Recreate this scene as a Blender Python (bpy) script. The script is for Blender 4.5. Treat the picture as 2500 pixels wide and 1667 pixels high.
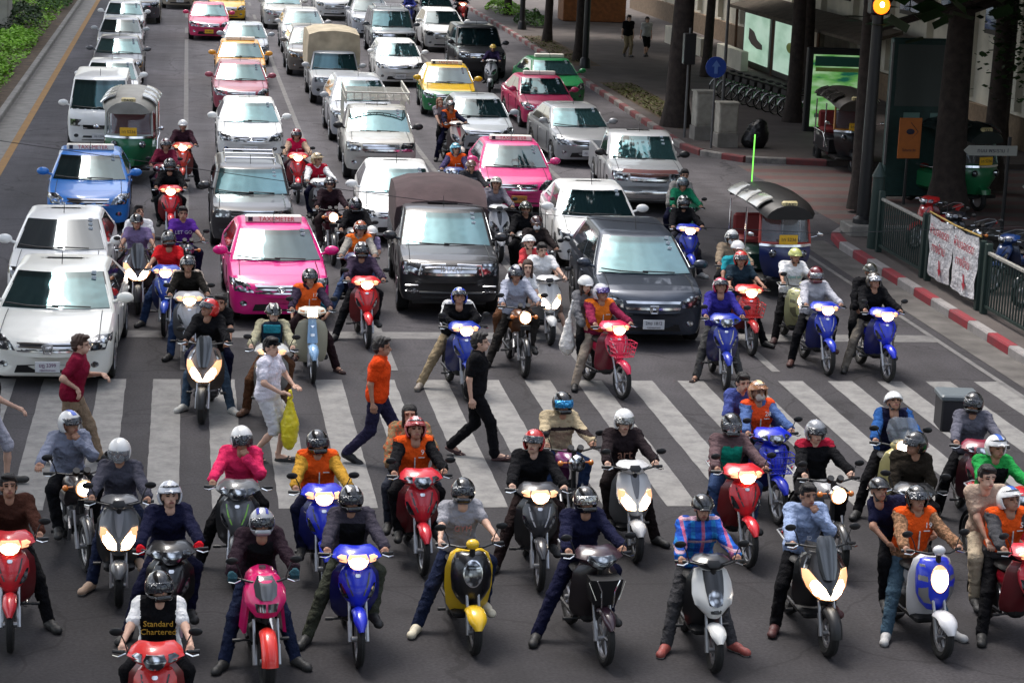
import bpy, math, random
import numpy as np
from mathutils import Vector, Matrix
from mathutils.bvhtree import BVHTree
from math import sin, cos, pi, radians as rad
random.seed(7)
C = bpy.context.scene.collection
for o in list(bpy.data.objects): bpy.data.objects.remove(o)
# ------------------------------------------------------------------ camera
FPX, PITCH, YAW, ROLL, CAMH = 5239.2, .2203475, .1550708, -.0398682, 7.898
PW, PH = 2500, 1667
def cam_axes():
    cy, sy, cp, sp = cos(YAW), sin(YAW), cos(PITCH), sin(PITCH)
    fwd = np.array([sy*cp, cy*cp, -sp]); rt = np.array([cy, -sy, 0.]); dn = np.cross(fwd, rt)
    cr, sr = cos(ROLL), sin(ROLL)
    return rt*cr+dn*sr, -rt*sr+dn*cr, fwd
AX = cam_axes()
cam = bpy.data.cameras.new('camera'); co = bpy.data.objects.new('camera', cam); C.objects.link(co)
co.matrix_world = Matrix([[AX[0][i], -AX[1][i], -AX[2][i], (0, 0, CAMH)[i]] for i in range(3)]+[[0, 0, 0, 1]])
cam.sensor_width = 36; cam.lens = 36*FPX/PW; cam.clip_end = 600
bpy.context.scene.camera = co
# ------------------------------------------------------------------ light
sc = bpy.context.scene
w = bpy.data.worlds.new('World'); sc.world = w; w.use_nodes = True
nt = w.node_tree; bg = nt.nodes['Background']
sky = nt.nodes.new('ShaderNodeTexSky'); sky.sky_type = 'NISHITA'; sky.sun_disc = False
SUN_EL, SUN_AZ = rad(66), rad(-30)      # sun up the road, a little to the left
sky.sun_elevation = SUN_EL; sky.sun_rotation = SUN_AZ; sky.dust_density = 4; sky.air_density = 1.2
hs = nt.nodes.new('ShaderNodeHueSaturation'); hs.inputs['Saturation'].default_value = .58
wt_ = nt.nodes.new('ShaderNodeTexCoord'); wn = nt.nodes.new('ShaderNodeTexNoise'); wn.inputs['Scale'].default_value = 2.6; wn.inputs['Detail'].default_value = 7
wr_ = nt.nodes.new('ShaderNodeMapRange'); wr_.inputs[1].default_value = .38; wr_.inputs[2].default_value = .64; wr_.inputs[3].default_value = .55; wr_.inputs[4].default_value = 1.5
wm = nt.nodes.new('ShaderNodeMix'); wm.data_type = 'RGBA'; wm.blend_type = 'MULTIPLY'; wm.inputs[0].default_value = 1
nt.links.new(wt_.outputs['Generated'], wn.inputs['Vector']); nt.links.new(wn.outputs[0], wr_.inputs[0]); nt.links.new(sky.outputs[0], hs.inputs['Color'])
nt.links.new(hs.outputs[0], wm.inputs[6]); nt.links.new(wr_.outputs[0], wm.inputs[7]); nt.links.new(wm.outputs[2], bg.inputs[0])
bg.inputs[1].default_value = .15
sl = bpy.data.lights.new('sun', 'SUN'); so = bpy.data.objects.new('sun', sl); C.objects.link(so)
sl.energy = 1.3; sl.angle = rad(20); sl.color = (1, .965, .92)
sd = Vector((sin(SUN_AZ)*cos(SUN_EL), cos(SUN_AZ)*cos(SUN_EL), sin(SUN_EL)))
so.rotation_euler = sd.to_track_quat('Z', 'Y').to_euler()
sc.view_settings.view_transform = 'Standard'; sc.view_settings.look = 'None'
sc.view_settings.exposure = 1.02; sc.view_settings.gamma = 1
# ------------------------------------------------------------------ measuring: photo pixel (2352 wide view) -> place on the ground
def G(px, py, z=0.):
    d = (px*PW/2352-PW/2)*AX[0]+(py*PW/2352-PH/2)*AX[1]+FPX*AX[2]
    t = (z-CAMH)/d[2]; return Vector((d[0]*t, d[1]*t, z))
# ------------------------------------------------------------------ materials
MC = {}
def mat(key, col, rough=.5, metal=0., coat=0., emit=None, estr=0., noise=.0, nscale=8., bump=0., bscale=30., spec=None, pat=None, alpha=None, bdist=.02):
    k = (key, tuple(col), rough, metal, coat, emit, estr, pat)
    if k in MC: return MC[k]
    m = bpy.data.materials.new(key); m.use_nodes = True; n = m.node_tree; N, L = n.nodes, n.links
    b = N['Principled BSDF']; b.inputs['Base Color'].default_value = (*col, 1)
    b.inputs['Roughness'].default_value = rough; b.inputs['Metallic'].default_value = metal
    b.inputs['Coat Weight'].default_value = coat
    if spec is not None: b.inputs['Specular IOR Level'].default_value = spec
    if alpha is not None: b.inputs['Alpha'].default_value = alpha
    tc = N.new('ShaderNodeTexCoord')
    if noise:
        t = N.new('ShaderNodeTexNoise'); t.inputs['Scale'].default_value = nscale; t.inputs['Detail'].default_value = 6
        L.new(tc.outputs['Object'], t.inputs['Vector'])
        r = N.new('ShaderNodeMapRange'); r.inputs[1].default_value = .3; r.inputs[2].default_value = .7
        r.inputs[3].default_value = 1-noise; r.inputs[4].default_value = 1+noise
        L.new(t.outputs[0], r.inputs[0])
        mx = N.new('ShaderNodeMix'); mx.data_type = 'RGBA'; mx.blend_type = 'MULTIPLY'; mx.inputs[0].default_value = 1
        mx.inputs[6].default_value = (*col, 1); L.new(r.outputs[0], mx.inputs[7]); L.new(mx.outputs[2], b.inputs['Base Color'])
        src = mx.outputs[2]
    if bump:
        t2 = N.new('ShaderNodeTexNoise'); t2.inputs['Scale'].default_value = bscale; t2.inputs['Detail'].default_value = 5
        L.new(tc.outputs['Object'], t2.inputs['Vector'])
        bp = N.new('ShaderNodeBump'); bp.inputs['Strength'].default_value = bump; bp.inputs['Distance'].default_value = bdist
        L.new(t2.outputs[0], bp.inputs['Height']); L.new(bp.outputs[0], b.inputs['Normal'])
    if pat == 'plaid':
        def band(axis, sc_, c, prev, wd):
            s = N.new('ShaderNodeSeparateXYZ'); L.new(tc.outputs['Object'], s.inputs[0])
            a = N.new('ShaderNodeMath'); a.operation = 'MULTIPLY'; a.inputs[1].default_value = sc_; L.new(s.outputs[axis], a.inputs[0])
            f = N.new('ShaderNodeMath'); f.operation = 'FRACT'; L.new(a.outputs[0], f.inputs[0])
            g = N.new('ShaderNodeMath'); g.operation = 'LESS_THAN'; g.inputs[1].default_value = wd; L.new(f.outputs[0], g.inputs[0])
            h = N.new('ShaderNodeMath'); h.operation = 'MULTIPLY'; h.inputs[1].default_value = .65; L.new(g.outputs[0], h.inputs[0])
            q = N.new('ShaderNodeMix'); q.data_type = 'RGBA'; L.new(h.outputs[0], q.inputs[0]); q.inputs[7].default_value = (*c, 1)
            if isinstance(prev, tuple): q.inputs[6].default_value = prev
            else: L.new(prev, q.inputs[6])
            return q.outputs[2]
        p = band(0, 9, (.03, .25, .5), (*col, 1), .4); p = band(2, 9, (.01, .03, .2), p, .45)
        p = band(0, 4.5, (.6, .08, .1), p, .16); p = band(2, 4.5, (.65, .4, .4), p, .12); L.new(p, b.inputs['Base Color'])
    if pat == 'check':
        t = N.new('ShaderNodeTexChecker'); t.inputs['Scale'].default_value = 26; t.inputs[1].default_value = (*col, 1)
        t.inputs[2].default_value = (.3, .16, .09, 1); L.new(tc.outputs['Object'], t.inputs[0]); L.new(t.outputs[0], b.inputs['Base Color'])
    if pat == 'floral':
        t = N.new('ShaderNodeTexVoronoi'); t.inputs['Scale'].default_value = 28; L.new(tc.outputs['Object'], t.inputs['Vector'])
        cr = N.new('ShaderNodeValToRGB'); cr.color_ramp.elements[0].color = (.5, .1, .04, 1); cr.color_ramp.elements[1].color = (*col, 1)
        cr.color_ramp.elements[0].position = .3; cr.color_ramp.elements[1].position = .45
        L.new(t.outputs['Distance'], cr.inputs[0]); L.new(cr.outputs[0], b.inputs['Base Color'])
    if emit:
        b.inputs['Emission Color'].default_value = (*emit, 1); b.inputs['Emission Strength'].default_value = estr
    MC[k] = m; return m
def paint(c, metal=0.): return mat('vehicle_paint', c, .32, metal, .5, noise=.06, nscale=3, bump=.0)
def cloth(c, pat=None): return mat('fabric', c, .92, bdist=.06, noise=.13, nscale=7, bump=1., bscale=10, spec=.12, pat=pat)
def plas(c, r=.45): return mat('plastic', c, r, noise=.06)
DARK = plas((.007, .007, .008)); RUB = mat('rubber', (.008, .008, .008), .8, noise=.2, nscale=20, bump=.3, bscale=60)
CHR = mat('chrome', (.75, .75, .76), .14, 1.); ALU = mat('aluminium', (.42, .42, .43), .35, .9, noise=.1)
SEATM = mat('seat_vinyl', (.008, .008, .008), .5, noise=.1, bump=.2)
LENS = mat('lamp_lens', (.3, .32, .34), .1, .8, 1.)
def facet_(m):
    n = m.node_tree; N, L = n.nodes, n.links; b = N['Principled BSDF']; t = N.new('ShaderNodeTexVoronoi'); t.inputs['Scale'].default_value = 14; tc = N.new('ShaderNodeTexCoord'); L.new(tc.outputs['Object'], t.inputs['Vector'])
    cr = N.new('ShaderNodeValToRGB'); cr.color_ramp.elements[0].color = (.75, .78, .8, 1); cr.color_ramp.elements[1].color = (.07, .075, .085, 1); cr.color_ramp.elements[0].position = .25; cr.color_ramp.elements[1].position = .55
    L.new(t.outputs['Distance'], cr.inputs[0]); L.new(cr.outputs[0], b.inputs['Base Color'])
facet_(LENS); AMB = mat('amber_lens', (.7, .2, .02), .15, 0, 1.)
LITC = mat('lit_lamp', (1, .95, .85), .3, emit=(1, .90, .74), estr=8.); LITR = mat('lamp_glow', (1, .8, .5), .3, emit=(1, .34, .08), estr=.5)  # second material: orange lamp glow put into emission
REDL = mat('tail_lens', (.4, .01, .01), .15, 0, 1.); BRK = mat('lit_tail_lens', (.9, .05, .02), .3, emit=(1, .1, .02), estr=6.)
SMOKE = mat('smoked_screen', (.05, .055, .06), .12, .2, 1.); VISD = mat('dark_visor', (.035, .04, .05), .07, .35, 1.)
VISC = mat('clear_visor', (.25, .27, .3), .1, .2, 1., alpha=.45)
def glassmat(name, col, met):
    m = mat(name, (.02, .04, .045), .04, 0, 1.); b = m.node_tree.nodes['Principled BSDF']
    b.inputs['Metallic'].default_value = met; n = m.node_tree; N, L = n.nodes, n.links
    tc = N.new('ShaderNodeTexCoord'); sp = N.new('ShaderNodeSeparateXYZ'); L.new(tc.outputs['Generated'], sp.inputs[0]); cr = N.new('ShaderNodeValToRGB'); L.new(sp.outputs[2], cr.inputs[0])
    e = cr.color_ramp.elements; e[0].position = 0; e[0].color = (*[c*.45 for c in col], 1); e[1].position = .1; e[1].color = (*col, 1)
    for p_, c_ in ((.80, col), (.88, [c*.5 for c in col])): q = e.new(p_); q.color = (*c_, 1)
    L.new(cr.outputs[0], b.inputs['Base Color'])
    t = N.new('ShaderNodeTexNoise'); t.inputs['Scale'].default_value = 1.6; L.new(tc.outputs['Object'], t.inputs['Vector']); bp = N.new('ShaderNodeBump'); bp.inputs['Strength'].default_value = .25; bp.inputs['Distance'].default_value = .05
    L.new(t.outputs[0], bp.inputs['Height']); L.new(bp.outputs[0], b.inputs['Normal'])
    return m
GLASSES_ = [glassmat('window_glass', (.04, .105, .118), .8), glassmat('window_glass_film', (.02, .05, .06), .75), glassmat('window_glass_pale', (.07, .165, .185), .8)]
GLASS = GLASSES_[0]; GLASSD = mat('dark_window_glass', (.06, .075, .085), .06, .6, 1.)
PLW = mat('plate_white', (.6, .61, .62), .5, noise=.08); PLY = mat('plate_yellow', (.75, .42, .02), .5, noise=.08)
INK = mat('ink', (.015, .012, .03), .6); INKR = mat('red_ink', (.5, .02, .03), .6)
SKIN = mat('skin', (.36, .19, .125), .55, noise=.08, nscale=30, spec=.35); SKINP = mat('pale_skin', (.55, .34, .25), .55, noise=.06, nscale=30, spec=.35)
EYEM = mat('eye', (.012, .008, .006), .3); LIPM = mat('lip', (.24, .07, .06), .5); HAIR = mat('hair', (.008, .006, .006), .55, bump=.8, bscale=120)
HAIRB = mat('brown_hair', (.05, .02, .01), .5, bump=.8, bscale=120)
# ------------------------------------------------------------------ mesh builder
class MB:
    def __init__(s): s.v, s.f, s.m = [], [], []
    def add(s, v, f, m=0):
        o = len(s.v); s.v += [tuple(p) for p in v]; s.f += [tuple(i+o for i in q) for q in f]; s.m += [m]*len(f); return s
    def box(s, c, d, m=0, rz=0, bev=0):
        x, y, z = [k/2 for k in d]; cx, cy, cz = c; a, b = cos(rz), sin(rz)
        if bev:
            rings = [(z-bev, 0), (z, bev)]; V = []; F = []
            def ring(zz, ins):
                X, Y = x-ins, y-ins; q = min(bev, X*.5, Y*.5)
                return [(X-q, -Y, zz), (X, -Y+q, zz), (X, Y-q, zz), (X-q, Y, zz), (-X+q, Y, zz), (-X, Y-q, zz), (-X, -Y+q, zz), (-X+q, -Y, zz)]
            for zz, ins in ((-z, bev), (-z+bev, 0), (z-bev, 0), (z, bev)): V += ring(zz, ins)
            for k in range(3): F += [(k*8+i, k*8+(i+1) % 8, k*8+8+(i+1) % 8, k*8+8+i) for i in range(8)]
            F += [tuple(range(7, -1, -1)), tuple(range(24, 32))]
        else:
            V = [(i, j, k) for k in (-z, z) for i, j in ((-x, -y), (x, -y), (x, y), (-x, y))]
            F = [(3, 2, 1, 0), (4, 5, 6, 7), (0, 1, 5, 4), (1, 2, 6, 5), (2, 3, 7, 6), (3, 0, 4, 7)]
        return s.add([(cx+p[0]*a-p[1]*b, cy+p[0]*b+p[1]*a, cz+p[2]) for p in V], F, m)
    def loft(s, rings, m=0, caps=True, closed=True):
        n = len(rings[0]); V = [p for r in rings for p in r]; F = []
        for k in range(len(rings)-1):
            for i in range(n if closed else n-1): F.append((k*n+i, k*n+(i+1) % n, (k+1)*n+(i+1) % n, (k+1)*n+i))
        if caps and closed: F += [tuple(range(n-1, -1, -1)), tuple((len(rings)-1)*n+i for i in range(n))]
        return s.add(V, F, m)
    def tube(s, path, r, m=0, n=8, caps=True):
        P = [Vector(p) for p in path]; R = r if isinstance(r, (list, tuple)) else [r]*len(P); rings = []
        up = None
        for i, p in enumerate(P):
            t = (P[min(i+1, len(P)-1)]-P[max(i-1, 0)]).normalized()
            if up is None: up = Vector((0, 0, 1)) if abs(t.z) < .9 else Vector((0, 1, 0))
            a = t.cross(up).normalized(); b = a.cross(t); up = b
            rings.append([p+(a*cos(k*2*pi/n)+b*sin(k*2*pi/n))*R[i] for k in range(n)])
        return s.loft(rings, m, caps)
    def ell(s, c, r, m=0, n=12, k=8, half=False):
        rings = []
        for i in range(k+1):
            t = pi*(i/k)*(.5 if half else 1); t = min(max(t, .04), pi-.04)
            rings.append([(c[0]+r[0]*sin(t)*cos(j*2*pi/n), c[1]+r[1]*sin(t)*sin(j*2*pi/n), c[2]+r[2]*cos(t)) for j in range(n)])
        return s.loft(rings[::-1], m)
    def lathe_x(s, c, prof, m=0, n=24, caps=False):      # profile of (x, radius) turned about the x axis
        return s.loft([[(c[0]+x, c[1]+r*cos(-k*2*pi/n), c[2]+r*sin(-k*2*pi/n)) for k in range(n)] for x, r in prof], m, caps)
    def torus(s, c, R, r, m=0, n=28, k=8, wx=1.):
        V, F = [], []
        for i in range(n):
            a = i*2*pi/n
            for j in range(k):
                b = j*2*pi/k; V.append((c[0]+r*wx*sin(b), c[1]+(R+r*cos(b))*cos(a), c[2]+(R+r*cos(b))*sin(a)))
        for i in range(n):
            for j in range(k): F.append((i*k+j, i*k+(j+1) % k, ((i+1) % n)*k+(j+1) % k, ((i+1) % n)*k+j))
        return s.add(V, F, m)
    def panel(s, rows, th=.03, nc=9, m=0, sweep=.1, dz=0.):   # rows: (z, y, halfwidth[, sweep]) facing -y, swept back at its edges
        V = []
        for r in rows:
            z, y, hw = r[:3]; sw = r[3] if len(r) > 3 else sweep
            for j in range(nc):
                t = 2*j/(nc-1)-1; V.append((hw*t, y+sw*(abs(t)**2.2), z-dz*t*t))
        n = len(V); V += [(x*.96, y+th, z) for x, y, z in V]; F = []; R = len(rows)
        for i in range(R-1):
            for j in range(nc-1):
                a = i*nc+j; F.append((a, a+nc, a+nc+1, a+1)); F.append((n+a, n+a+1, n+a+nc+1, n+a+nc))
        ed = [j for j in range(nc)]+[i*nc+nc-1 for i in range(1, R)]+[(R-1)*nc+j for j in range(nc-2, -1, -1)]+[i*nc for i in range(R-2, 0, -1)]
        for q in range(len(ed)): a, b = ed[q], ed[(q+1) % len(ed)]; F.append((a, b, n+b, n+a))
        return s.add(V, F, m)
    def mesh(s, name, smooth=True, ang=40):
        me = bpy.data.meshes.new(name); me.from_pydata(s.v, [], s.f)
        for _ in range(max(s.m, default=0)+1): me.materials.append(None)
        me.polygons.foreach_set('material_index', s.m)
        if smooth:
            me.polygons.foreach_set('use_smooth', [True]*len(s.f))
            try: me.set_sharp_from_angle(angle=rad(ang))
            except Exception: pass
        me.update(); return me
def link(name, me, mats, parent=None, M=None):
    o = bpy.data.objects.new(name, me); C.objects.link(o)
    mats = mats if isinstance(mats, (list, tuple)) else [mats]
    while len(me.materials) < len(mats): me.materials.append(None)
    for i, m in enumerate(mats):
        if i < len(o.material_slots): o.material_slots[i].link = 'OBJECT'; o.material_slots[i].material = m
    if parent: o.parent = parent
    if M is not None: o.matrix_local = M
    return o
def tag(o, label=None, cat=None, group=None, kind=None):
    for k, v in (('label', label), ('category', cat), ('group', group), ('kind', kind)):
        if v: o[k] = v
    return o
def thing(name, label, cat, loc=(0, 0, 0), rz=0., group=None, lean=0.):
    o = bpy.data.objects.new(name, None); C.objects.link(o); o.empty_display_size = .1
    o.location = loc; o.rotation_euler = (0, lean, rz); return tag(o, label, cat, group)
def struct(name, mb, m, smooth=False):
    o = link(name, mb.mesh(name, smooth), m); o['kind'] = 'structure'; return o
TX = {}
def text(name, s, size, m, parent, loc, rot=(pi/2, 0, 0), sx=1.):
    k = (s, size)
    if k not in TX:
        cu = bpy.data.curves.new('lettering', 'FONT'); cu.body = s; cu.size = size; cu.align_x = 'CENTER'; cu.align_y = 'CENTER'; cu.extrude = .002
        cu.resolution_u = 2
        t = bpy.data.objects.new('tmp', cu); C.objects.link(t); dg = bpy.context.evaluated_depsgraph_get()
        TX[k] = bpy.data.meshes.new_from_object(t.evaluated_get(dg)); bpy.data.objects.remove(t)
        TX[k].materials.clear(); TX[k].materials.append(None)
    o = link(name, TX[k], m, parent); o.location = loc; o.rotation_euler = rot; o.scale = (sx, 1, 1); return o
# ------------------------------------------------------------------ smooth implicit shapes (bodies, clothes, helmets)
def cap(P, a, b, ra, rb):
    a, b = np.array(a, float), np.array(b, float); ab = b-a; L = max((ab*ab).sum(), 1e-9)
    t = np.clip(((P-a)*ab).sum(-1)/L, 0, 1); return np.linalg.norm(P-a-t[..., None]*ab, axis=-1)-(ra+(rb-ra)*t)
def eld(P, c, r):
    q = (P-np.array(c, float))/np.array(r, float); k = np.linalg.norm(q, axis=-1); return (k-1)*min(r)
def field(prims, vox, k=.03, sub=(), noise=0., inter=()):
    los, his = [], []
    for p in prims:
        if p[0] == 'c': lo = np.minimum(np.array(p[1])-p[3], np.array(p[2])-p[4]); lo = np.minimum(lo, np.minimum(p[1], p[2])-np.array(max(p[3], p[4]))); hi = np.maximum(p[1], p[2])+np.array(max(p[3], p[4]))
        else: lo = np.array(p[1])-p[2]; hi = np.array(p[1])+np.array(p[2])
        los.append(lo); his.append(hi)
    mg = noise+2.5*vox; lo = np.min(los, 0)-mg; hi = np.max(his, 0)+mg
    n = np.ceil((hi-lo)/vox).astype(int)+1; F = np.full(n, .5)
    ax = [lo[i]+vox*np.arange(n[i]) for i in range(3)]
    X = np.stack(np.meshgrid(*ax, indexing='ij'), -1)
    for p, l, h in zip(prims, los, his):
        m = k+noise+2*vox; i0 = np.maximum(np.floor((l-m-lo)/vox).astype(int), 0); i1 = np.minimum(np.ceil((h+m-lo)/vox).astype(int)+1, n)
        s = tuple(slice(a, b) for a, b in zip(i0, i1)); Q = X[s]
        d = cap(Q, *p[1:5]) if p[0] == 'c' else eld(Q, p[1], p[2])
        A = F[s]; hh = np.maximum(k-np.abs(A-d), 0)/k; F[s] = np.minimum(A, d)-hh*hh*k*.25
    if noise:
        x, y, z = X[..., 0], X[..., 1], X[..., 2]
        F = F+noise*(np.sin(31*x+9*np.sin(17*z)+6*y)*np.sin(23*z+11*x)+.6*np.sin(53*z+20*x+8*np.sin(21*y)))
    for p in sub:
        d = cap(X, *p[1:5]) if p[0] == 'c' else (eld(X, p[1], p[2]) if p[0] == 'e' else p[1](X)); F = np.maximum(F, -d)
    for p in inter: F = np.maximum(F, p(X))
    F[[0, -1]] = .1; F[:, [0, -1]] = .1; F[:, :, [0, -1]] = .1
    return F, lo
def nets(F, lo, vox):
    n = np.array(F.shape); S = np.zeros((*(n-1), 3)); K = np.zeros(n-1); I = np.indices(n)
    cr = []
    for a in range(3):
        sA = [slice(None)]*3; sB = [slice(None)]*3; sA[a] = slice(0, -1); sB[a] = slice(1, None)
        A, B = F[tuple(sA)], F[tuple(sB)]; c = (A < 0) != (B < 0); cr.append((c, A < 0))
        with np.errstate(all='ignore'): t = np.where(c, A/(A-B), 0)
        pos = np.stack([I[i][tuple(sA)] for i in range(3)], -1).astype(float); pos[..., a] += t; pos *= c[..., None]
        o1, o2 = [i for i in range(3) if i != a]
        for p in (0, 1):
            for q in (0, 1):
                s = [slice(None)]*3; s[o1] = slice(p, n[o1]-1+p); s[o2] = slice(q, n[o2]-1+q)
                S += pos[tuple(s)]; K += c[tuple(s)]
    act = K > 0; idx = -np.ones(n-1, int); idx[act] = np.arange(act.sum()); V = S[act]/K[act][:, None]*vox+lo
    Q = []
    for a in range(3):
        c, neg = cr[a]; o1, o2 = (a+1) % 3, (a+2) % 3
        s = [slice(None)]*3; s[o1] = slice(1, -1); s[o2] = slice(1, -1); cc = c[tuple(s)]; ng = neg[tuple(s)]
        P = np.argwhere(cc); fl = ng[cc]; P[:, o1] += 1; P[:, o2] += 1
        def at(d1, d2): R = P.copy(); R[:, o1] += d1; R[:, o2] += d2; return idx[R[:, 0], R[:, 1], R[:, 2]]
        q = np.stack([at(-1, -1), at(0, -1), at(0, 0), at(-1, 0)], -1); q[~fl] = q[~fl][:, ::-1]; Q.append(q)
    return V, np.concatenate(Q)
def npmesh(name, V, Q, mi=None, nm=1):
    me = bpy.data.meshes.new(name); me.vertices.add(len(V)); me.vertices.foreach_set('co', np.asarray(V, np.float32).ravel())
    me.loops.add(len(Q)*4); me.loops.foreach_set('vertex_index', np.asarray(Q, np.int32).ravel())
    me.polygons.add(len(Q)); me.polygons.foreach_set('loop_start', np.arange(0, len(Q)*4, 4, dtype=np.int32))
    try: me.polygons.foreach_set('loop_total', np.full(len(Q), 4, dtype=np.int32))
    except Exception: pass
    for _ in range(nm): me.materials.append(None)
    if mi is not None: me.polygons.foreach_set('material_index', np.asarray(mi, np.int32))
    me.update(calc_edges=True); me.polygons.foreach_set('use_smooth', np.ones(len(Q), bool)); return me
def sdf(prims, vox, **k): F, lo = field(prims, vox, **k); return nets(F, lo, vox)
# ------------------------------------------------------------------ head, hands, helmets (face towards -y, origin at the head centre)
def make_head():
    pr = [('e', (0, .015, .035), (.075, .094, .085)), ('e', (0, -.02, -.045), (.056, .066, .062)), ('e', (0, -.055, -.082), (.028, .026, .022)),
          ('c', (0, -.08, .02), (0, -.105, -.022), .010, .016), ('c', (-.045, -.072, .036), (.045, -.072, .036), .016, .016),
          ('e', (-.076, .015, -.005), (.012, .022, .032)), ('e', (.076, .015, -.005), (.012, .022, .032)),
          ('c', (-.022, -.082, -.055), (.022, -.082, -.055), .012, .012), ('c', (0, .03, -.05), (0, .035, -.15), .055, .055)]
    sub = [('e', (-.031, -.098, .012), (.019, .016, .012)), ('e', (.031, -.098, .012), (.019, .016, .012))]
    V, Q = sdf(pr, .0075, k=.02, sub=sub); c = V[Q].mean(1); mi = np.zeros(len(Q), int)
    x, y, z = c.T
    mi[(np.abs(np.abs(x)-.031) < .016) & (np.abs(z-.012) < .009) & (y < -.06)] = 1
    mi[(np.abs(x) < .025) & (np.abs(z+.056) < .008) & (y < -.07)] = 2
    mi[(np.abs(np.abs(x)-.031) < .021) & (np.abs(z-.036) < .006) & (y < -.07)] = 3
    return V, Q, mi
def make_hand(grip):      # wrist at the origin, knuckles towards -y, thumb on +x side; right hand seen with palm down
    pr = [('c', (0, .0, 0), (0, -.045, .004), .024, .03), ('c', (-.022, -.05, .004), (.024, -.052, .004), .017, .018)]
    for i, (x, L) in enumerate(((.029, .058), (.010, .066), (-.009, .062), (-.027, .048))):
        if grip: p = [(x, -.06, .008), (x, -.06-.38*L, -.006), (x, -.06-.3*L, -.034), (x, -.045, -.042)]
        else: p = [(x, -.06, .004), (x*1.15, -.06-.5*L, -.004), (x*1.2, -.06-.85*L, -.016), (x*1.2, -.06-1.1*L, -.034)]
        for a, b in zip(p, p[1:]): pr.append(('c', a, b, .0095, .0085))
    if grip: pr += [('c', (.026, -.015, -.004), (.04, -.04, -.018), .013, .011), ('c', (.04, -.04, -.018), (.022, -.062, -.036), .011, .009)]
    else: pr += [('c', (.026, -.015, 0), (.046, -.045, -.006), .013, .011), ('c', (.046, -.045, -.006), (.05, -.075, -.012), .011, .009)]
    return sdf(pr, .0062, k=.008)
HEAD = make_head(); HANDS = {g: make_hand(g) for g in (0, 1)}
def shell(outer, t, sub, name, vox=.0085, extra=()):
    inner = tuple(r-t for r in outer); V, Q = sdf([('e', (0, .015, .02), outer)]+list(extra), vox, k=.02, sub=[('e', (0, .015, .02), inner)]+list(sub))
    return npmesh(name, V, Q)
HM = {}
def helm(kind):
    if kind in HM: return HM[kind]
    A = (.128, .15, .15)
    if kind == 'full':
        sh = shell(A, .022, [('f', lambda P: np.maximum(np.maximum(np.abs(P[..., 2]-.005)-.048, P[..., 1]+.02), np.abs(P[..., 0])-.108)),
                             ('f', lambda P: P[..., 2]+.115)], 'helmet', extra=[('c', (-.05, -.1, -.07), (.05, -.1, -.07), .03, .03)])
        V, Q = sdf([('e', (0, .015, .02), (.131, .155, .15))], .009, sub=[('e', (0, .015, .02), (.123, .147, .142))],
                   inter=[lambda P: np.maximum(np.maximum(np.abs(P[..., 2]-.028)-.052, P[..., 1]+.005), np.abs(P[..., 0])-.118)])
    elif kind in ('open', 'cap', 'clear'):
        sh = shell(A, .022, [('f', lambda P: np.maximum(np.maximum(P[..., 2]-.04, P[..., 1]+.02), -.3-P[..., 2])), ('f', lambda P: P[..., 2]+.075)], 'helmet',
                   extra=([('c', (-.07, -.15, .062), (.07, -.15, .062), .008, .008), ('c', (0, -.12, .06), (0, -.175, .05), .012, .008)] if kind == 'cap' else ()))
        zc, zr = (.05, .045) if kind == 'open' else ((-.01, .06) if kind == 'clear' else (.11, .012))
        V, Q = sdf([('e', (0, .01, .01), (.134, .162, .155))], .009, sub=[('e', (0, .01, .01), (.126, .154, .147))],
                   inter=[lambda P: np.maximum(np.maximum(np.abs(P[..., 2]-zc)-zr, P[..., 1]+.005), np.abs(P[..., 0])-.12)])
    else:   # half helmet
        sh = shell((.122, .142, .14), .022, [('f', lambda P: P[..., 2]-.022)], 'helmet', extra=[('c', (-.06, -.135, .03), (.06, -.135, .03), .008, .008)])
        V, Q = sdf([('c', (-.07, 0, .0), (-.05, -.05, -.1), .009, .009), ('c', (.07, 0, .0), (.05, -.05, -.1), .009, .009), ('c', (-.05, -.05, -.1), (.05, -.05, -.1), .008, .008)], .008)
    HM[kind] = (sh, npmesh('visor', V, Q)); return HM[kind]
V_, Q_ = sdf([('e', (0, .022, .05), (.09, .108, .1)), ('e', (0, .06, -.02), (.078, .058, .07)), ('e', (-.01, -.065, .105), (.062, .045, .028))], .0075, noise=.006,
             sub=[('f', lambda P: np.maximum(np.maximum(P[..., 2]-.056, P[..., 1]+.035), np.abs(P[..., 0])-.2)), ('f', lambda P: np.maximum(P[..., 2]+.02, P[..., 1]-.0))])
HAIRS = npmesh('hair', V_, Q_)
V_, Q_ = sdf([('e', (0, .022, .045), (.088, .104, .093)), ('c', (0, .05, 0), (0, .09, -.2), .085, .06), ('c', (.05, .0, 0), (.07, .0, -.16), .035, .02), ('c', (-.05, .0, 0), (-.07, .0, -.16), .035, .02)], .009, noise=.003,
             sub=[('f', lambda P: np.maximum(np.maximum(P[..., 2]-.058, P[..., 1]+.03), np.abs(P[..., 0])-.062))])
HAIRL = npmesh('hair', V_, Q_)
V_, Q_ = sdf([('e', (0, -.05, -.05), (.062, .062, .055))], .008, inter=[lambda P: P[..., 1]+.03]); MASKM = npmesh('face_mask', V_, Q_)
V_, Q_ = sdf([('e', (0, -.01, -.06), (.085, .095, .07)), ('c', (0, .02, -.1), (0, .03, -.16), .08, .085)], .01, noise=.003, sub=[('f', lambda P: P[..., 2]+.005 if False else -(P[..., 2]*-1+(-.002)))]); SCARFM = npmesh('neck_scarf', V_, Q_)
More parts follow.
